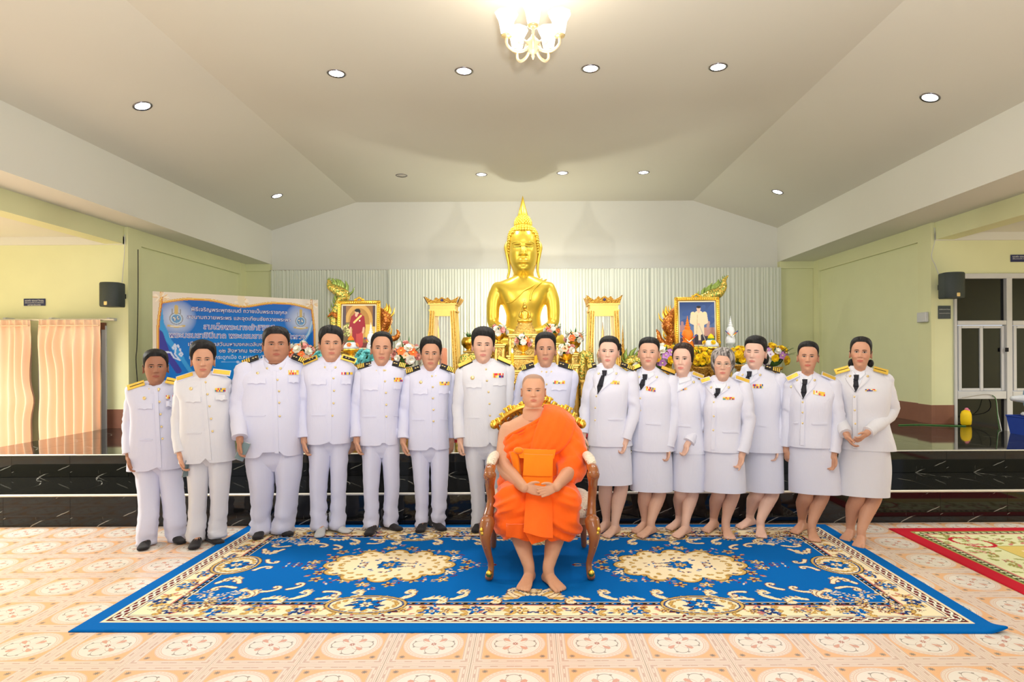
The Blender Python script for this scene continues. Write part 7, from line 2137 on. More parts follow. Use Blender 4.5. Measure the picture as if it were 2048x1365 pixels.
def paint_lady(cv, w, h):
    cv.C[:] = L((150, 106, 60)); k = cv.Y / h; cv.fill(np.hypot((cv.X - w * .5) / w, (cv.Y - h * .62) / h) < .42, L((206, 160, 84))); cv.fill(np.hypot((cv.X - w * .5) / w, (cv.Y - h * .62) / h) < .32, L((176, 128, 62)))
    cv.rect(w * .70, w, h * .25, h * .55, L((222, 190, 96))); cv.rect(0, w * .22, 0, h * .6, L((110, 90, 60))); cv.rect(0, w, 0, h * .12, L((120, 60, 56))); cv.rect(0, w * .1, h * .55, h, L((80, 64, 70))); cv.rect(w * .92, w, h * .5, h, L((80, 64, 70)))
    rnd = random.Random(3)
    for i in range(60): cv.ell(w * (.03 + .2 * rnd.random()), h * (.28 + .28 * rnd.random()), .010, .010, rnd.choice([L((236, 226, 150)), L((150, 160, 80))]))
    cx = w * .46; D_ = L((156, 30, 48)); S_ = L((226, 180, 150))
    cv.line([(cx - .02, h * .42), (cx - .03, h * .08)], .055, D_, .075); cv.line([(cx + .03, h * .42), (cx + .03, h * .08)], .05, L((196, 70, 70)), .03)
    cv.line([(cx, h * .72), (cx, h * .45)], .075, D_, .055); cv.line([(cx - .07, h * .72), (cx - .10, h * .48)], .028, D_); cv.line([(cx + .07, h * .72), (cx + .09, h * .48)], .028, D_)
    cv.line([(cx - .10, h * .47), (cx - .10, h * .36)], .014, S_); cv.line([(cx + .09, h * .47), (cx + .08, h * .36)], .014, S_)
    cv.line([(cx + .05, h * .76), (cx - .05, h * .60)], .014, L((240, 206, 120))); cv.ell(cx - .02, h * .78, .02, .03, S_); cv.ell(cx - .01, h * .845, .030, .038, S_); cv.ell(cx - .005, h * .885, .040, .026, L((26, 20, 22))); cv.ell(cx + .025, h * .86, .014, .03, L((26, 20, 22)))
    cv.ell(cx + .03, h * .64, .010, .012, WH)
def paint_gentleman(cv, w, h):
    k = np.clip(cv.Y / h, 0, 1)[..., None]; cv.C[:] = np.array(L((110, 140, 190)), np.float32) * (1 - k) + np.array(L((40, 66, 122)), np.float32) * k
    rnd = random.Random(4)
    for i in range(14): cv.ell(w * rnd.random(), h * (.5 + .45 * rnd.random()), .08, .04, L((60, 88, 146)), rnd.random())
    cv.rect(0, w, 0, h * .16, L((90, 66, 84))); cv.rect(w * .64, w, h * .18, h * .40, L((190, 140, 128))); cv.rect(w * .68, w, 0, h * .2, L((60, 54, 66))); cv.rect(0, w * .25, h * .3, h * .46, L((170, 132, 136)))
    cv.line([(w * .80, h * .38), (w * .82, h * .52)], .022, L((190, 150, 140)), .003); cv.line([(w * .08, h * .42), (w * .07, h * .52)], .02, L((170, 132, 136)), .003)
    cx = w * .55; C_ = L((232, 214, 178)); S_ = L((230, 186, 160))
    cv.line([(cx, h * .68), (cx, h * .22)], .075, C_, .082); cv.line([(cx - .085, h * .72), (cx - .10, h * .54), (cx - .02, h * .48)], .034, C_); cv.line([(cx + .085, h * .72), (cx + .10, h * .54), (cx + .02, h * .48)], .034, C_)
    cv.line([(cx - .04, h * .20), (cx - .04, h * .06)], .028, L((50, 44, 56))); cv.line([(cx + .05, h * .20), (cx + .05, h * .06)], .028, L((50, 44, 56)))
    cv.line([(cx + .0, h * .47), (cx + .10, h * .06)], .006, L((190, 180, 170))); cv.ell(cx - .005, h * .475, .022, .018, S_)
    cv.line([(cx - .02, h * .70), (cx - .035, h * .26)], .004, L((206, 180, 130))); cv.ell(cx - .09, h * .735, .026, .014, L((240, 220, 160))); cv.ell(cx + .09, h * .735, .026, .014, L((240, 220, 160)))
    cv.ell(cx, h * .795, .02, .03, S_); cv.ell(cx, h * .845, .030, .038, S_); cv.ell(cx, h * .882, .033, .018, L((40, 34, 36)))
portrait((674, 760, 601, 706), 9.25, .02, paint_lady, 'gold-framed portrait of a figure in a long red dress, left side of the altar', 1)
portrait((1350, 1440, 594, 700), 9.25, -.06, paint_gentleman, 'gold-framed portrait of a figure in a cream coat against blue, right side of the altar', 2)

# ---- big flower arrangements, offerings and spires
def arrangement(px, py, D, R, keys, seed, label, n=30, fs=1.0, stand=True, flat=.95):
    c = W(px, py, D); t = empty('flower_arrangement', (c.x, D, ZP), label, 'flowers', 'large flower arrangements before the portraits')
    if stand:
        m = MB(); m.lathe([(.14, 0), (.15, .03), (.07, .06), (.045, .2), (.045, max(.25, c.z - ZP - R * 1.0)), (.12, max(.3, c.z - ZP - R * .75)), (.13, max(.34, c.z - ZP - R * .6))], 16); m.build('stand', M['carved2'], t)
    bouquet(t, (0, 0, c.z - ZP), R, keys, n, 12, seed, fs, flat); return t
KO = ['orange', 'white', 'peach', 'orange', 'white', 'pink']; KP = ['purple', 'yellow', 'whitep', 'white', 'yellow', 'purple']
arrangement(813, 715, 8.9, .235, KO, 11, 'round orange and white lily arrangement between the fifth and sixth people from left', 34, 1.35)
arrangement(606, 713, 8.9, .215, KO, 12, 'orange and white lily arrangement at the lower right corner of the banner', 30, 1.35)
arrangement(731, 720, 8.38, .13, ['turq'], 13, 'pale turquoise flower bunch left of the receding-haired person', 16, 1.2)
arrangement(646, 724, 8.38, .13, ['turq'], 14, 'pale turquoise flower bunch behind the person in grey socks', 14, 1.2)
arrangement(1329, 722, 8.3, .22, KP, 15, 'purple, white and yellow flower arrangement right of the smiling round-faced person', 32, 1.3)
arrangement(1547, 716, 8.9, .215, KP, 16, 'purple, yellow and white round arrangement beside the yellow wall', 32, 1.3)
arrangement(1403, 720, 8.38, .16, ['yellow'], 17, 'yellow flower bunch right of the centre-parted person', 24, 1.15)
arrangement(1480, 716, 8.35, .15, ['yellow'], 18, 'yellow flower bunch behind the spectacled person', 22, 1.15)
arrangement(1268, 742, 8.8, .10, ['yellow', 'white'], 19, 'small yellow and white posy between the first two people in skirts', 12, 1.0)
M['offer_o'] = mottled('orange_offering_petals', L((246, 130, 30)), .15, 90, .6, bump=.6, bscale=140)
M['offer_w'] = mottled('white_offering_petals', L((232, 236, 240)), .06, 90, .5, bump=.5, bscale=140)
M['offer_y'] = mottled('yellow_offering_petals', L((252, 208, 10)), .10, 90, .6, bump=.5, bscale=140)
def spire(px, y0, y1, D, r, mat, label, rib=True, glass=False):
    a, c = W(px, y1, D), W(px, y0, D); h = c.z - a.z; t = empty('offering_spire', (a.x, D, a.z), label, 'offering')
    prof = [(r * .95, 0), (r * 1.0, h * .10), (r * .80, h * .22), (r * .62, h * .26), (r * .80, h * .36), (r * .86, h * .44), (r * .66, h * .56), (r * .36, h * .60), (r * .44, h * .64), (r * .44, h * .67), (r * .26, h * .69), (r * .32, h * .73), (r * .20, h * .76), (r * .25, h * .80), (r * .14, h * .83), (r * .18, h * .87), (r * .08, h * .90), (r * .02, h)]
    m = MB(); m.lathe(prof, 18); m.build('petal_cone', mat, t, sharp=35)
    for s in (-1, 1):
        for k, cc in enumerate((L((50, 70, 150)), L((230, 90, 50)), L((250, 200, 60)), L((240, 240, 240)))):
            m = MB(); u0, u1 = k / 4, (k + 1) / 4
            P0 = Vector((s * r * (1.15 - u0 * 1.1), -r * (.75 + .3 * u0), h * (.42 - u0 * .2))); P1 = Vector((s * r * (1.15 - u1 * 1.1), -r * (.75 + .3 * u1), h * (.42 - u1 * .2)))
            m.tube([P0, P1], [.016, .016], 8, flat=.4); m.build('ribbon', Mat('ribbon_%d' % k, cc, .5).m, t)
    m = MB(); m.lathe([(r * .7, -.16), (r * .75, -.14), (r * .3, -.11), (r * .3, -.06), (r * .95, -.02), (r * 1.0, .0)], 16); m.build('pedestal', M['gold'] if not glass else M['glass_c'], t)
    if px != 1461: return t
    m = MB(); zb_ = ZP - a.z; m.lathe([(.09, zb_), (.09, zb_ + .02), (.03, zb_ + .06), (.022, -.25), (.05, -.17), (.05, -.158)], 16); m.build('stand', M['gold_pale'], t)
    return t
M['glass_c'] = Mat('clear_crystal', L((224, 230, 226)), .08, spec=.6, alpha=.45).m
spire(1375, 632, 699, 8.95, .095, M['offer_o'], 'orange petal-covered tiered offering cone in front of the right portrait')
spire(1461, 632, 686, 8.95, .070, M['offer_w'], 'white tiered offering cone on crystal stand right of the right portrait', glass=True)
spire(742, 645, 700, 8.95, .065, M['offer_w'], 'white tiered offering cone at the corner of the left portrait', glass=True)
def offering(px, py, D, label, main, top):
    c = W(px, py, D); c.z = W(700, 722, 8.6).z + .161; t = empty('offering_tray', (c.x, D, c.z), label, 'offering')
    m = MB(); m.lathe([(.06, -.16), (.065, -.14), (.03, -.12), (.03, -.06), (.13, -.03), (.14, .0), (.12, .005)], 18); m.build('pedestal_tray', M['gold'], t)
    m = MB(); m.lathe([(.11, 0), (.10, .05), (.06, .09), (.05, .10)], 16); m.build('folded_base', M['offer_w'], t)
    m = MB(); m.lathe([(.055, .09), (.05, .115), (.045, .12)], 12); m.build('leaf_band', M['leaf'], t)
    m = MB(); m.lathe([(.042, .118), (.046, .135), (.03, .165), (.001, .19)], 12); m.build('petal_cone', M[main], t)
    for i in range(5):
        a = 2 * math.pi * i / 5 - .3; o = mesh_obj('flower', FL[top], None, t); o.location = (math.cos(a) * .10, math.sin(a) * .10, .06); d = Vector((math.cos(a), math.sin(a), .5)); o.rotation_euler = d.to_track_quat('Z', 'Y').to_euler(); o.scale = (.8,) * 3
    return t
offering(702, 707, 8.8, 'tray offering with orange petal cone below the left portrait', 'offer_o', 'orange')
offering(1422, 700, 8.7, 'tray offering with yellow cone and flowers below the right portrait', 'offer_y', 'yellow')
for px, py, l in ((700, 722, 'gold carved table under the left portrait'), (1400, 722, 'gold carved table under the right portrait')):
    table(px - 62, px + 62, py, 8.60, .5, l, mat='carved2')

# ---- printed banner with gilded border
bA, bB = Vector((W(305, 583, 8.6).x, 8.6, 0)), Vector((W(636, 600, 10.06).x, 10.06, 0)); zT = W(305, 583, 8.6).z
bd = (bB - bA); bw = bd.length; ang = math.atan2(bd.y, bd.x); bh = 1.50
ban = empty('banner', (bA.x, bA.y, zT - bh), 'blue printed banner with white Thai lettering and gold border, standing left of the altar', 'banner', rz=ang)
def bl(cx, cy):
    """crop pixel of the banner (5.689 x) to banner metres (u along, v up)"""
    px, py = 290 + cx / 5.689, 570 + cy / 5.689
    u_, v_ = px - CX, py - HY
    k = (u_ * math.cos(ROLL) - v_ * math.sin(ROLL)) / F
    s_ = (k * bA.y - bA.x) / (bd.x - k * bd.y); D = bA.y + bd.y * s_
    return s_ * bw, W(px, py, D).z - (zT - bh)
cv = Canvas(bw, bh, .0068)
k = np.clip(1 - np.hypot((cv.X - bw * .5) / bw * 1.1, (cv.Y - bh * .35) / bh), 0, 1)[..., None]
cv.C[:] = np.array(L((20, 70, 180)), np.float32) * (1 - k) + np.array(L((0, 140, 226)), np.float32) * k
for cx, cy, r in ((355, 375, .26), (1775, 400, .26)):
    u, v = bl(cx, cy); d = np.clip(1 - np.hypot(cv.X - u, cv.Y - v) / r, 0, 1)[..., None] ** .7; cv.C = cv.C * (1 - d) + np.array(L((226, 232, 246)), np.float32) * d
def swp(pts, w0, c, w1=None): cv.line([tuple(bl(*p)) for p in pts], w0, c, w1)
swp([(150, 250), (170, 420), (260, 620), (420, 840), (560, 1050)], .045, L((60, 160, 230)), .02); swp([(1930, 300), (1900, 480), (1820, 620), (1700, 760)], .03, L((110, 170, 226)), .02); swp([(160, 560), (230, 760), (380, 980)], .05, L((60, 60, 160)), .03); swp([(1900, 420), (1860, 560), (1760, 680)], .014, L((190, 216, 240)))
e = .055
m_ = (cv.X < e) | (cv.X > bw - e) | (cv.Y < e) | (cv.Y > bh - e); cv.fill(m_, L((236, 222, 204)))
top = bh - .055 - .10 * np.abs(np.sin(cv.X / bw * math.pi * 2)) ** .0 * (.25 + .75 * np.abs(np.cos(cv.X / bw * 2 * math.pi)) ** 3)
cv.fill((cv.Y > top) , L((240, 228, 214)))
g1 = np.abs(cv.Y - top) < .018; cv.fill(g1, L((222, 150, 60))); cv.fill(np.abs(cv.Y - top - .006) < .007, L((252, 214, 120)))
lf = .06 + .05 * np.abs(np.cos(cv.Y / bh * math.pi)) ** 4
for X__ in (cv.X, bw - cv.X): cv.fill(np.abs(X__ - lf) < .018, L((206, 120, 40))); cv.fill(np.abs(X__ - lf + .004) < .007, L((250, 206, 110))); cv.fill(X__ < lf - .018, L((236, 222, 204)))
rnd = random.Random(8)
for u0, v0 in ((.10, bh - .08), (bw - .10, bh - .08), (bw / 2, bh - .09)):
    for i in range(22):
        a = rnd.random() * 6.28; cv.ell(u0 + math.cos(a) * .07, v0 + math.sin(a) * .04, .035, .008, L((238, 206, 160)) if i % 2 else L((255, 240, 220)), a)
u, v = bl(1095, 190); cv.line([(u, v + .08), (u, v)], .05, L((240, 222, 190)), .004)
for cx, cy in ((355, 385), (1772, 415)):      # round emblem: ring, monogram, crown and scroll
    u, v = bl(cx, cy); GR, AU = L((150, 150, 160)), L((214, 186, 120))
    cv.ell(u, v, .085, .085, GR); cv.ell(u, v, .072, .072, L((200, 220, 240))); cv.ell(u, v, .058, .058, L((110, 160, 210)))
    scroll(cv, u - .02, v - .03, 1, 1, .12, 1.2, WH, .006, 1.2, out=L((60, 90, 150))); scroll(cv, u + .02, v + .03, 1, 1, .10, 4.2, WH, .006, 1.2, out=L((60, 90, 150)))
    cv.line([(u, v + .08), (u, v + .17)], .022, AU, .003); cv.line([(u - .05, v + .07), (u - .05, v + .13)], .006, GR, .002); cv.line([(u + .05, v + .07), (u + .05, v + .13)], .006, GR, .002)
    cv.line([(u - .10, v - .10), (u, v - .115), (u + .10, v - .10)], .014, AU); cv.line([(u - .07, v - .105), (u + .07, v - .105)], .007, WH)
LV = L((214, 224, 250))
for q in ([(235, 765), (290, 770), (330, 830), (400, 860)], [(330, 690), (350, 720), (340, 790), (390, 850)], [(390, 790), (410, 770), (428, 790), (410, 815), (395, 800)]): swp(q, .012, LV, .008)
for q in ((345, 690), (377, 700), (398, 740), (320, 720)): u, v = bl(*q); cv.ell(u, v, .014, .026, LV, .3)
swp([(870, 878), (1050, 880)], .005, L((150, 190, 240))); swp([(1060, 880), (1240, 882)], .005, L((150, 190, 240))); u, v = bl(1055, 880); cv.ell(u, v, .02, .02, L((190, 210, 246)))
ny, nx = cv.X.shape; V = np.stack([cv.X.ravel(), np.full(nx * ny, -.004), cv.Y.ravel()], 1); idx = np.arange(nx * ny).reshape(ny, nx); Q = np.stack([idx[:-1, :-1], idx[:-1, 1:], idx[1:, 1:], idx[1:, :-1]], -1).reshape(-1, 4)
me = bpy.data.meshes.new('banner_print'); me.vertices.add(len(V)); me.vertices.foreach_set('co', V.astype(np.float32).ravel()); me.loops.add(Q.size); me.loops.foreach_set('vertex_index', Q.astype(np.int32).ravel()); me.polygons.add(len(Q)); me.polygons.foreach_set('loop_start', np.arange(0, Q.size, 4, dtype=np.int32)); me.update(calc_edges=True)
at = me.color_attributes.new('Col', 'FLOAT_COLOR', 'POINT'); A = np.ones((len(V), 4), np.float32); A[:, :3] = cv.C.reshape(-1, 3); at.data.foreach_set('color', A.ravel()); me.materials.append(M['print']); mesh_obj('banner_print', me, None, ban)
m = MB(); m.box(0, bw, -.003, .006, 0, bh); m.build('backing_sheet', M['white'], ban, smooth=False)
m = MB()
for u in (.03, bw - .03): m.tube([(u, .03, -(zT - bh - ZP) + .001), (u, .03, bh - .01)], [.018, .018], 8); m.tube([(u, .03, -(zT - bh - ZP) + .015), (u, .45, -(zT - bh - ZP) + .015)], [.015, .015], 8)
m.tube([(0.03, .03, .02), (bw - .03, .03, .02)], [.015, .015], 8); m.tube([(0.03, .03, bh - .02), (bw - .03, .03, bh - .02)], [.015, .015], 8); m.build('banner_frame', M['frame_w'], ban)
def to_mesh_text(o, mt):
    bpy.context.view_layer.update(); me = bpy.data.meshes.new_from_object(o.evaluated_get(bpy.context.evaluated_depsgraph_get())); bpy.data.objects.remove(o)
    me.materials.clear(); me.materials.append(mt); q = bpy.data.objects.new('lettering', me); q['kind'] = 'stuff'; return link(q)
def thai(text, x0, x1, yc, mat_out, mat_in, weight=.0, hh=None):
    u0, v0 = bl(x0, yc); u1, v1 = bl(x1, yc)
    for off, mt, yy in ((weight, mat_out, -.0060), (0.0, mat_in, -.0085)):
        if mt is None: continue
        cu = bpy.data.curves.new('lettering', 'FONT'); cu.body = text; cu.align_x = 'CENTER'; cu.align_y = 'CENTER'; cu.size = 1.0; cu.resolution_u = 2
        o = bpy.data.objects.new('lettering', cu); COL.objects.link(o); bpy.context.view_layer.update()
        wd = max(.01, o.dimensions.x); s_ = (u1 - u0) / wd; cu.size = s_; cu.offset = off; cu.materials.append(mt)
        o = to_mesh_text(o, mt); o.parent = ban; o.location = ((u0 + u1) / 2, yy, (v0 + v1) / 2); o.rotation_euler = (math.pi / 2, 0, 0)
M['ltr_w'] = Mat('white_lettering', (.88, .88, .92), .5).m; M['ltr_v'] = Mat('violet_lettering_edge', L((70, 60, 150)), .5).m; M['ltr_b'] = Mat('blue_violet_lettering', L((96, 92, 176)), .5).m
thai('พิธีเจริญพระพุทธมนต์ ถวายเป็นพระราชกุศล', 525, 1615, 300, M['ltr_v'], M['ltr_w'], .004)
thai('ลงนามถวายพระพร และจุดเทียนชัยถวายพระพร', 480, 1655, 385, M['ltr_v'], M['ltr_w'], .004)
thai('สมเด็จพระนางเจ้าสิริกิติ์', 665, 1470, 488, M['ltr_w'], M['ltr_b'], .005)
thai('พระบรมราชินีนาถ พระบรมราชชนนีพันปีหลวง', 275, 1825, 585, M['ltr_w'], M['ltr_b'], .005)
thai('เนื่องในโอกาสวันมหามงคลเฉลิมพระชนมพรรษา', 490, 1650, 680, M['ltr_v'], M['ltr_w'], .004)
thai('๑๒ สิงหาคม ๒๕๖๖', 840, 1325, 752, M['ltr_v'], M['ltr_w'], .004)
thai('ณ วัดหนองกระดูกเนื้อ ต.หนองนมวัว อ.ลาดยาว', 500, 1600, 825, None, M['ltr_w'], 0)
# ================================================================ fittings round the hall
# downlights
M['lamp_on'] = Mat('lit_lamp_face', (1, 1, 1), .5, emit=(.93, .94, 1.0), estr=9).m
M['lamp_off'] = Mat('unlit_lamp_face', L((205, 200, 190)), .3).m
M['chrome'] = metal('dark_chrome_ring', L((150, 146, 150)), .25, 20, 0)
sl = lambda a, b_: Vector((b_[0] - a[0], 0, b_[1] - a[1])).normalized()
LT = (BL - .1, ZB1); LC = (RL, ZC); RC = (RR, ZC); RT = (BR + .1, ZB1)
def ceil_hit(px, py):
    d = W(px, py, 1.0) - Vector((0, 0, H)); D = (ZC - H) / d.z; x = d.x * D
    if RL <= x <= RR: return Vector((x, D, ZC)), Vector((0, 0, -1))
    a, b_ = (LT, LC) if x < 0 else (RT, RC)
    dx, dz = b_[0] - a[0], b_[1] - a[1]     # plane: z = a.z + (x-a.x)*dz/dx
    k = dz / dx; D = (a[1] - H - a[0] * k) / (d.z - d.x * k)
    n = Vector((k, 0, -1)).normalized(); return Vector((d.x * D, D, H + d.z * D)), n
DL = [(673, 147, 1, 'front row, first from left on the flat ceiling'), (928, 142, 1, 'front row, just left of the chandelier'), (1181, 137, 1, 'front row, just right of the chandelier'), (1436, 134, 1, 'front row, rightmost on the flat ceiling'),
      (285, 212, 1, 'left sloping ceiling, nearer one'), (1860, 195, 1, 'right sloping ceiling, nearer one'), (554, 392, 1, 'left sloping ceiling, farther one'), (1555, 384, 1, 'right sloping ceiling, farther one'),
      (803, 351, 0, 'back row, leftmost, unlit'), (963, 349, 1, 'back row, left of the statue tip'), (1125, 346, 1, 'back row, right of the statue tip'), (1287, 345, 1, 'back row, rightmost')]
for px, py, on_, l in DL:
    p, nrm = ceil_hit(px, py); t = empty('ceiling_downlight', p, 'round recessed downlight, ' + l, 'ceiling light', 'recessed downlights')
    t.rotation_euler = nrm.to_track_quat('Z', 'Y').to_euler()
    m = MB(); m.lathe([(.098, -.001), (.100, .004), (.092, .010), (.078, .006), (.074, .001)], 28); m.build('trim_ring', M['chrome'], t)
    m = MB(); m.lathe([(.001, .003), (.076, .003), (.076, .001)], 24); m.build('lamp_face', M['lamp_on'] if on_ else M['lamp_off'], t)
# chandelier
M['shade'] = Mat('frosted_glass_shade', (1, .98, .95), .4, emit=(1.0, .93, .84), estr=1.3).m
M['arm_w'] = metal('white_gold_enamel', L((240, 214, 176)), .3, 30, .0, m_=.35)
CD = 5.15; cc = W(1066, 92, CD)
chd = empty('chandelier', (cc.x, CD, ZC), 'five-armed chandelier with lit white tulip glass shades hanging from the ceiling', 'chandelier')
zr = cc.z - ZC
m = MB(); m.lathe([(.085, -.001), (.09, -.012), (.05, -.03), (.018, -.045)], 20); m.build('ceiling_rose', M['arm_w'], chd)
m = MB(); m.tube([(0, 0, -.04), (0, 0, zr + .05)], [.007, .007], 8); m.build('stem', M['arm_w'], chd)
m = MB(); m.lathe([(.010, .10), (.02, .07), (.055, .035), (.060, .015), (.040, -.005), (.044, -.03), (.030, -.055), (.012, -.07), (.016, -.085), (.004, -.11), (.0005, -.115)], 20, (0, 0, zr)); m.build('hub', M['arm_w'], chd)
for k in range(5):
    a = math.radians(-90 + 72 * k); u = Vector((math.cos(a), math.sin(a), 0)); up_ = Vector((0, 0, 1)); r = .225
    m = MB(); m.tube(catmull([u * .03 + up_ * (zr), u * .09 + up_ * (zr - .055), u * .17 + up_ * (zr - .06), u * .222 + up_ * (zr - .02), u * r + up_ * (zr + .035)], 5), [.012] * 21, 8)
    m.tube(catmull([u * .06 + up_ * (zr + .03), u * .10 + up_ * (zr + .045), u * .12 + up_ * (zr + .01), u * .09 + up_ * (zr - .0)], 4), [.007] * 13, 6)
    am = m.build('arm', M['arm_w'], chd)
    m = MB(); m.lathe([(.012, .03), (.04, .04), (.046, .05), (.030, .055)], 16, tuple(u * r + up_ * zr)); m.build('cup', M['brass'], am)
    m = MB(); m.lathe([(.030, .052), (.046, .075), (.054, .12), (.062, .165), (.080, .205), (.092, .228), (.086, .226), (.058, .168), (.048, .12), (.036, .075)], 24, tuple(u * r + up_ * zr), wob=lambda a_, z: 1 + (.05 * math.sin(a_ * 8) if z > .19 else 0)); m.build('lamp_shade', M['shade'], am)
# wall speakers
def speaker(px, py0, py1, hw, D, label, s):
    a, c = W(px, py1, D), W(px, py0, D); h = c.z - a.z; w = hw * D / F; t = empty('wall_speaker', (a.x, D, a.z), label, 'speaker')
    m = MB(); rings = []
    for z, k in ((0, .93), (.015, 1), (h - .015, 1), (h, .93)):
        rings.append([(math.sin(t_) * w * k, -math.cos(t_) * .10 * k - .02, z) for t_ in [-1.45 + 2.9 * i / 16 for i in range(17)]] + [(w * .8 * k, .12, z), (-w * .8 * k, .12, z)])
    m.loft(rings); m.build('cabinet', M['speaker'], t, sharp=40)
    m = MB(); m.box(-.022, .022, -.128, -.112, .015, .065, .006); m.build('maker_badge', M['brass'], t, smooth=False)
    m = MB(); m.box(-.03, .03, .11, .26, h * .4, h * .6); m.build('bracket', M['black_cloth'], t, smooth=False)
speaker(223, 566, 614, 20, 8.44, 'black wall speaker on the left yellow wall above the peach curtains', -1)
speaker(1905, 546, 597, 21, 8.44, 'black wall speaker beside the window at right', 1)
def cable(pts, label, r=.006, mat=None):
    P_ = catmull(pts, 6); m = MB(); m.tube(P_, [r] * len(P_), 6); o = m.build('cable', mat or M['frame_w']); tag(o, label, 'cable'); return o
cable([W(249, 470, DW - .02), W(249, 500, DW - .02), W(247, 530, DW - .02), W(244, 566, DW - .05)], 'thin white cable running down to the left speaker', .005)
cable([W(1869, 456, DW - .02), W(1870, 480, DW - .02), W(1863, 512, DW - .03), W(1870, 530, DW - .03), W(1880, 556, DW - .05)], 'thin wavy cable running down to the right speaker', .005)
cable([W(1925, 795, DW - .06), W(1985, 790, DW - .05), W(1996, 830, DW - .1), W(2003, 862, 7.9)], 'grey green cable hanging from the window sill at right', .006)
cable([W(1985, 792, DW - .05), W(1992, 800, DW - .1), W(1996, 840, DW - .25), W(2000, 866, 7.8)], 'second thin cable hanging beside the fan', .005, M['leaf'])
cable([W(276, 500, 8.75), W(276, 600, 8.75), W(274, 690, 8.75), W(272, 720, 8.75), W(275, 770, 8.75), W(276, 830, 8.75)], 'dark cord hanging on the left pilaster', .006, M['black_cloth'])
cable([Vector((5.0, 8.55, ZP + .006)), Vector((5.3, 8.60, ZP + .006)), Vector((5.5, 8.5, ZP + .006)), Vector((5.8, 8.4, ZP + .006))], 'green cord lying along the platform edge by the right skirting', .008, M['leaf'])
# wall plates
def plate(px0, py0, px1, py1, D, label, mat, lines=2, name='wall_plate', side=None):
    a, c = W(px0, py0, D), W(px1, py1, D); w, h = c.x - a.x, a.z - c.z; t = empty(name, ((a.x + c.x) / 2, D, (a.z + c.z) / 2), label, 'sign')
    m = MB(); m.box(-w/2, w/2, -.008, .003, -h/2, h/2, .002); m.build('plate', mat, t, smooth=False)
    for k in range(lines):
        z = h * (.22 - .30 * k) if lines > 1 else 0; cu = bpy.data.curves.new('lettering', 'FONT'); cu.body = PL_TXT[k % len(PL_TXT)]; cu.align_x = 'CENTER'; cu.align_y = 'CENTER'
        o = bpy.data.objects.new('lettering', cu); COL.objects.link(o); bpy.context.view_layer.update(); cu.size = w * (.86 if k < 2 else .6) / max(.01, o.dimensions.x); cu.resolution_u = 1; o = to_mesh_text(o, M['white_print'])
        o.parent = t; o.location = (0, -.0095, z); o.rotation_euler = (math.pi / 2, 0, 0)
PL_TXT = ['คุณพ่อ คุณแม่ ใจบุญ', 'พร้อมครอบครัว ร่วมสร้างถวาย', 'บูชาพระรัตนตรัย']
plate(48, 598, 91, 612, DW - .005, 'small dark blue donor plate with white lettering on the left yellow wall', M['plate'], 3)
plate(2021, 510, 2066, 524, DW - .005, 'small dark donor plate above the window at the right edge', M['plate'], 2)
M['board'] = mottled('slate_notice', L((70, 78, 84)), .2, 30, .5)
plate(1876, 612, 1901, 638, DW - .005, 'square dark notice below the right speaker', M['board'], 2)
a = W(1858, 635, 8.85); m = MB(); m.box(XR - .10, XR - .05, 8.76, 8.96, a.z - .07, a.z + .07, .008); tag(m.build('switch_box', M['frame_w'], smooth=False), 'pale switch box on the right pilaster', 'switch')
# peach curtains on the left
b = MB(); zz = W(100, 640, 8.55).z; b.tube([(W(-60, 0, 8.55).x, 8.55, zz), (W(224, 0, 8.55).x, 8.55, zz)], [.014, .014], 8); rod = b.build('curtain_rod', M['trim'])
tag(rod, 'thin horizontal rod carrying the two peach curtains', 'curtain rod')
for px in (8, 100, 216):
    m = MB(); q = W(px, 640, 8.55); m.box(q.x - .02, q.x + .02, 8.55, DW, q.z - .01, q.z + .03, .004); m.build('rod_bracket', M['frame_w'], rod, smooth=False)
def drape(px0, px1, label, seed, tie=None):
    x0, x1 = W(px0, 700, 8.52).x, W(px1, 700, 8.52).x; nx = 130; rows = []; n = 26
    for j in range(n + 1):
        v = j / n; z = zz - .005 + (.06 - zz) * v; r = []
        for i in range(nx + 1):
            u = i / nx; per = 7
            amp = (.020 + .035 * smooth(.0, .3, v)); ph = mnoise.noise(Vector((u * 4, seed, 0))) * 2
            y = 8.50 - amp * math.sin(u * per * 2 * math.pi + ph) - .02 * mnoise.noise(Vector((u * 12, v * 3, seed)))
            x = x0 + (x1 - x0) * u + .02 * mnoise.noise(Vector((u * 3, v * 4, seed + 3)))
            if tie: x += tie(u, v)
            if v < .04: y += .01 * math.sin(u * 90)
            r.append((x, y, z))
        rows.append(r)
    m = MB(); m.loft(rows, closed=False, cap=False); o = m.build('curtain', M['peach']); tag(o, label, 'curtain', 'peach curtains of the left aisle')
    mm = MB(); mm.tube([(p[0], p[1] - .004, p[2]) for p in [r[0] for r in rows]], [.006] * (n + 1), 6); mm.build('curtain_hem', M['peach'], o)
    mm = MB(); mm.box(x0, x1, 8.47, 8.50, zz - .09, zz - .075, .004); mm.build('heading_tape', M['peach'], o, smooth=False); return o
drape(-40, 62, 'peach satin curtain at the left edge of the picture', 2, lambda u, v: .05 * math.exp(-((v - .56) / .08) ** 2) * (u ** 3))
drape(82, 202, 'wider peach satin curtain beside the left corner of the wall', 7, lambda u, v: -.06 * math.exp(-((v - .18) / .12) ** 2) * math.exp(-((u - .35) / .25) ** 2))
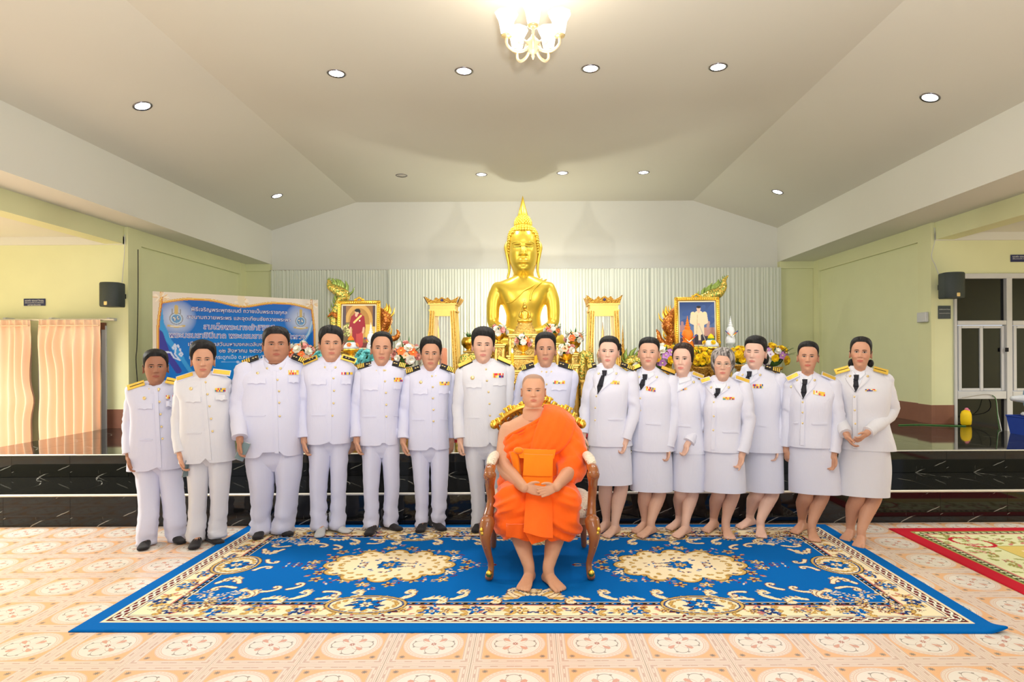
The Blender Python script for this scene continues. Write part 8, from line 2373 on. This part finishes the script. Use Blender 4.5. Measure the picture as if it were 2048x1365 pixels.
# things at the right end of the platform
t = empty('storage_crate', (5.84, 7.55, ZP), 'blue plastic crate on the platform at the right edge, carrying the fan', 'crate')
m = MB(); rings = []
M['crate'] = Mat('blue_plastic', L((40, 70, 170)), .35).m
for z, k in ((0, .86), (.20, 1.0), (.215, 1.04), (.225, 1.04), (.22, .97), (.02, .82)): rings.append([(x * k + .19, y * k, z) for x, y in ((-.22, -.14), (.22, -.14), (.22, .14), (-.22, .14))])
m.loft(rings, cap=True); m.build('tub', M['crate'], t, smooth=False)
fn = empty('electric_fan', (6.02, 7.55, ZP + .226), 'white and pale blue electric fan standing on the blue crate', 'fan')
M['fan_w'] = Mat('white_plastic', L((206, 210, 216)), .4).m; M['fan_b'] = Mat('pale_blue_ring', L((110, 160, 190)), .35).m
m = MB(); m.lathe([(.11, 0), (.115, .02), (.10, .035), (.03, .045)], 20); m.build('base', M['fan_w'], fn)
m = MB(); m.tube([(0, 0, .04), (0, 0, .15)], [.02, .018], 10); m.build('pole', M['fan_w'], fn)
m = MB(); m.tube([(-.19, .06, .20), (-.10, .03, .20), (-.03, .01, .20)], [.032, .048, .045], 14); m.build('motor_housing', M['fan_w'], fn)
fd = Vector((1, -.25, 0)).normalized(); sd = Vector((.25, 1, 0)).normalized(); c0 = Vector((.02, 0, .20))
for off in (-.03, .05):
    m = MB(); m.tube([c0 + fd * off + (sd * math.cos(a) + Vector((0, 0, 1)) * math.sin(a)) * .185 for a in [2 * math.pi * i / 30 for i in range(31)]], [.007] * 31, 6, False, False); m.build('grille_ring', M['fan_b'], fn)
m = MB()
for i in range(36):
    a = 2 * math.pi * i / 36; e_ = (sd * math.cos(a) + Vector((0, 0, 1)) * math.sin(a))
    m.tube([c0 + fd * .06 + e_ * .03, c0 + fd * .07 + e_ * .11, c0 + fd * .05 + e_ * .185], [.0018] * 3, 4); m.tube([c0 - fd * .05 + e_ * .03, c0 - fd * .05 + e_ * .12, c0 - fd * .03 + e_ * .185], [.0018] * 3, 4)
g = m.build('grille_wires', M['fan_w'], fn); g['kind'] = 'stuff'
for i in range(3):
    a = 2 * math.pi * i / 3; m = MB(); rows = []
    for rr in (.02, .07, .12, .165):
        rows.append([c0 + (sd * math.cos(a + w) + Vector((0, 0, 1)) * math.sin(a + w)) * rr + fd * (w * .06) for w in (-.5, -.15, .2, .55)])
    m.loft(rows, closed=False, cap=False); m.build('fan_blade', M['fan_b'], fn)
t = empty('flower_garland', (W(1932, 849, 8.5).x, 8.5, ZP), 'upright yellow flower garland with pink tip, standing on the platform by the window', 'garland')
m = MB(); m.lathe([(.045, 0), (.062, .02), (.066, .08), (.064, .15), (.050, .19), (.02, .21)], 18, wob=lambda a, z: 1 + .06 * math.sin(a * 9) * math.cos(z * 160)); m.build('petal_roll', M['offer_y'], t)
m = MB(); m.ball((.01, 0, .215), .026, 8, 6); m.ball((.03, -.01, .20), .018, 8, 5); m.build('pink_tip', Mat('pink_petals', L((214, 120, 150)), .6).m, t)
# everyone standing on the blue carpet stands on its pile
for r_ in [q[0] for q in men[2:]]: r_.location.z = .0122
for o_ in COL.objects:
    if o_.parent is None and o_.name.startswith('person') and o_.location.z == 0:
        mm_ = np.array([v.co for v in o_.data.vertices]); lowv = mm_[mm_[:, 2] < .03]
        if len(lowv) and lowv[:, 0].max() < 2.42 and lowv[:, 0].min() > -2.45: o_.location.z = .0122
ch.location.z = .0122
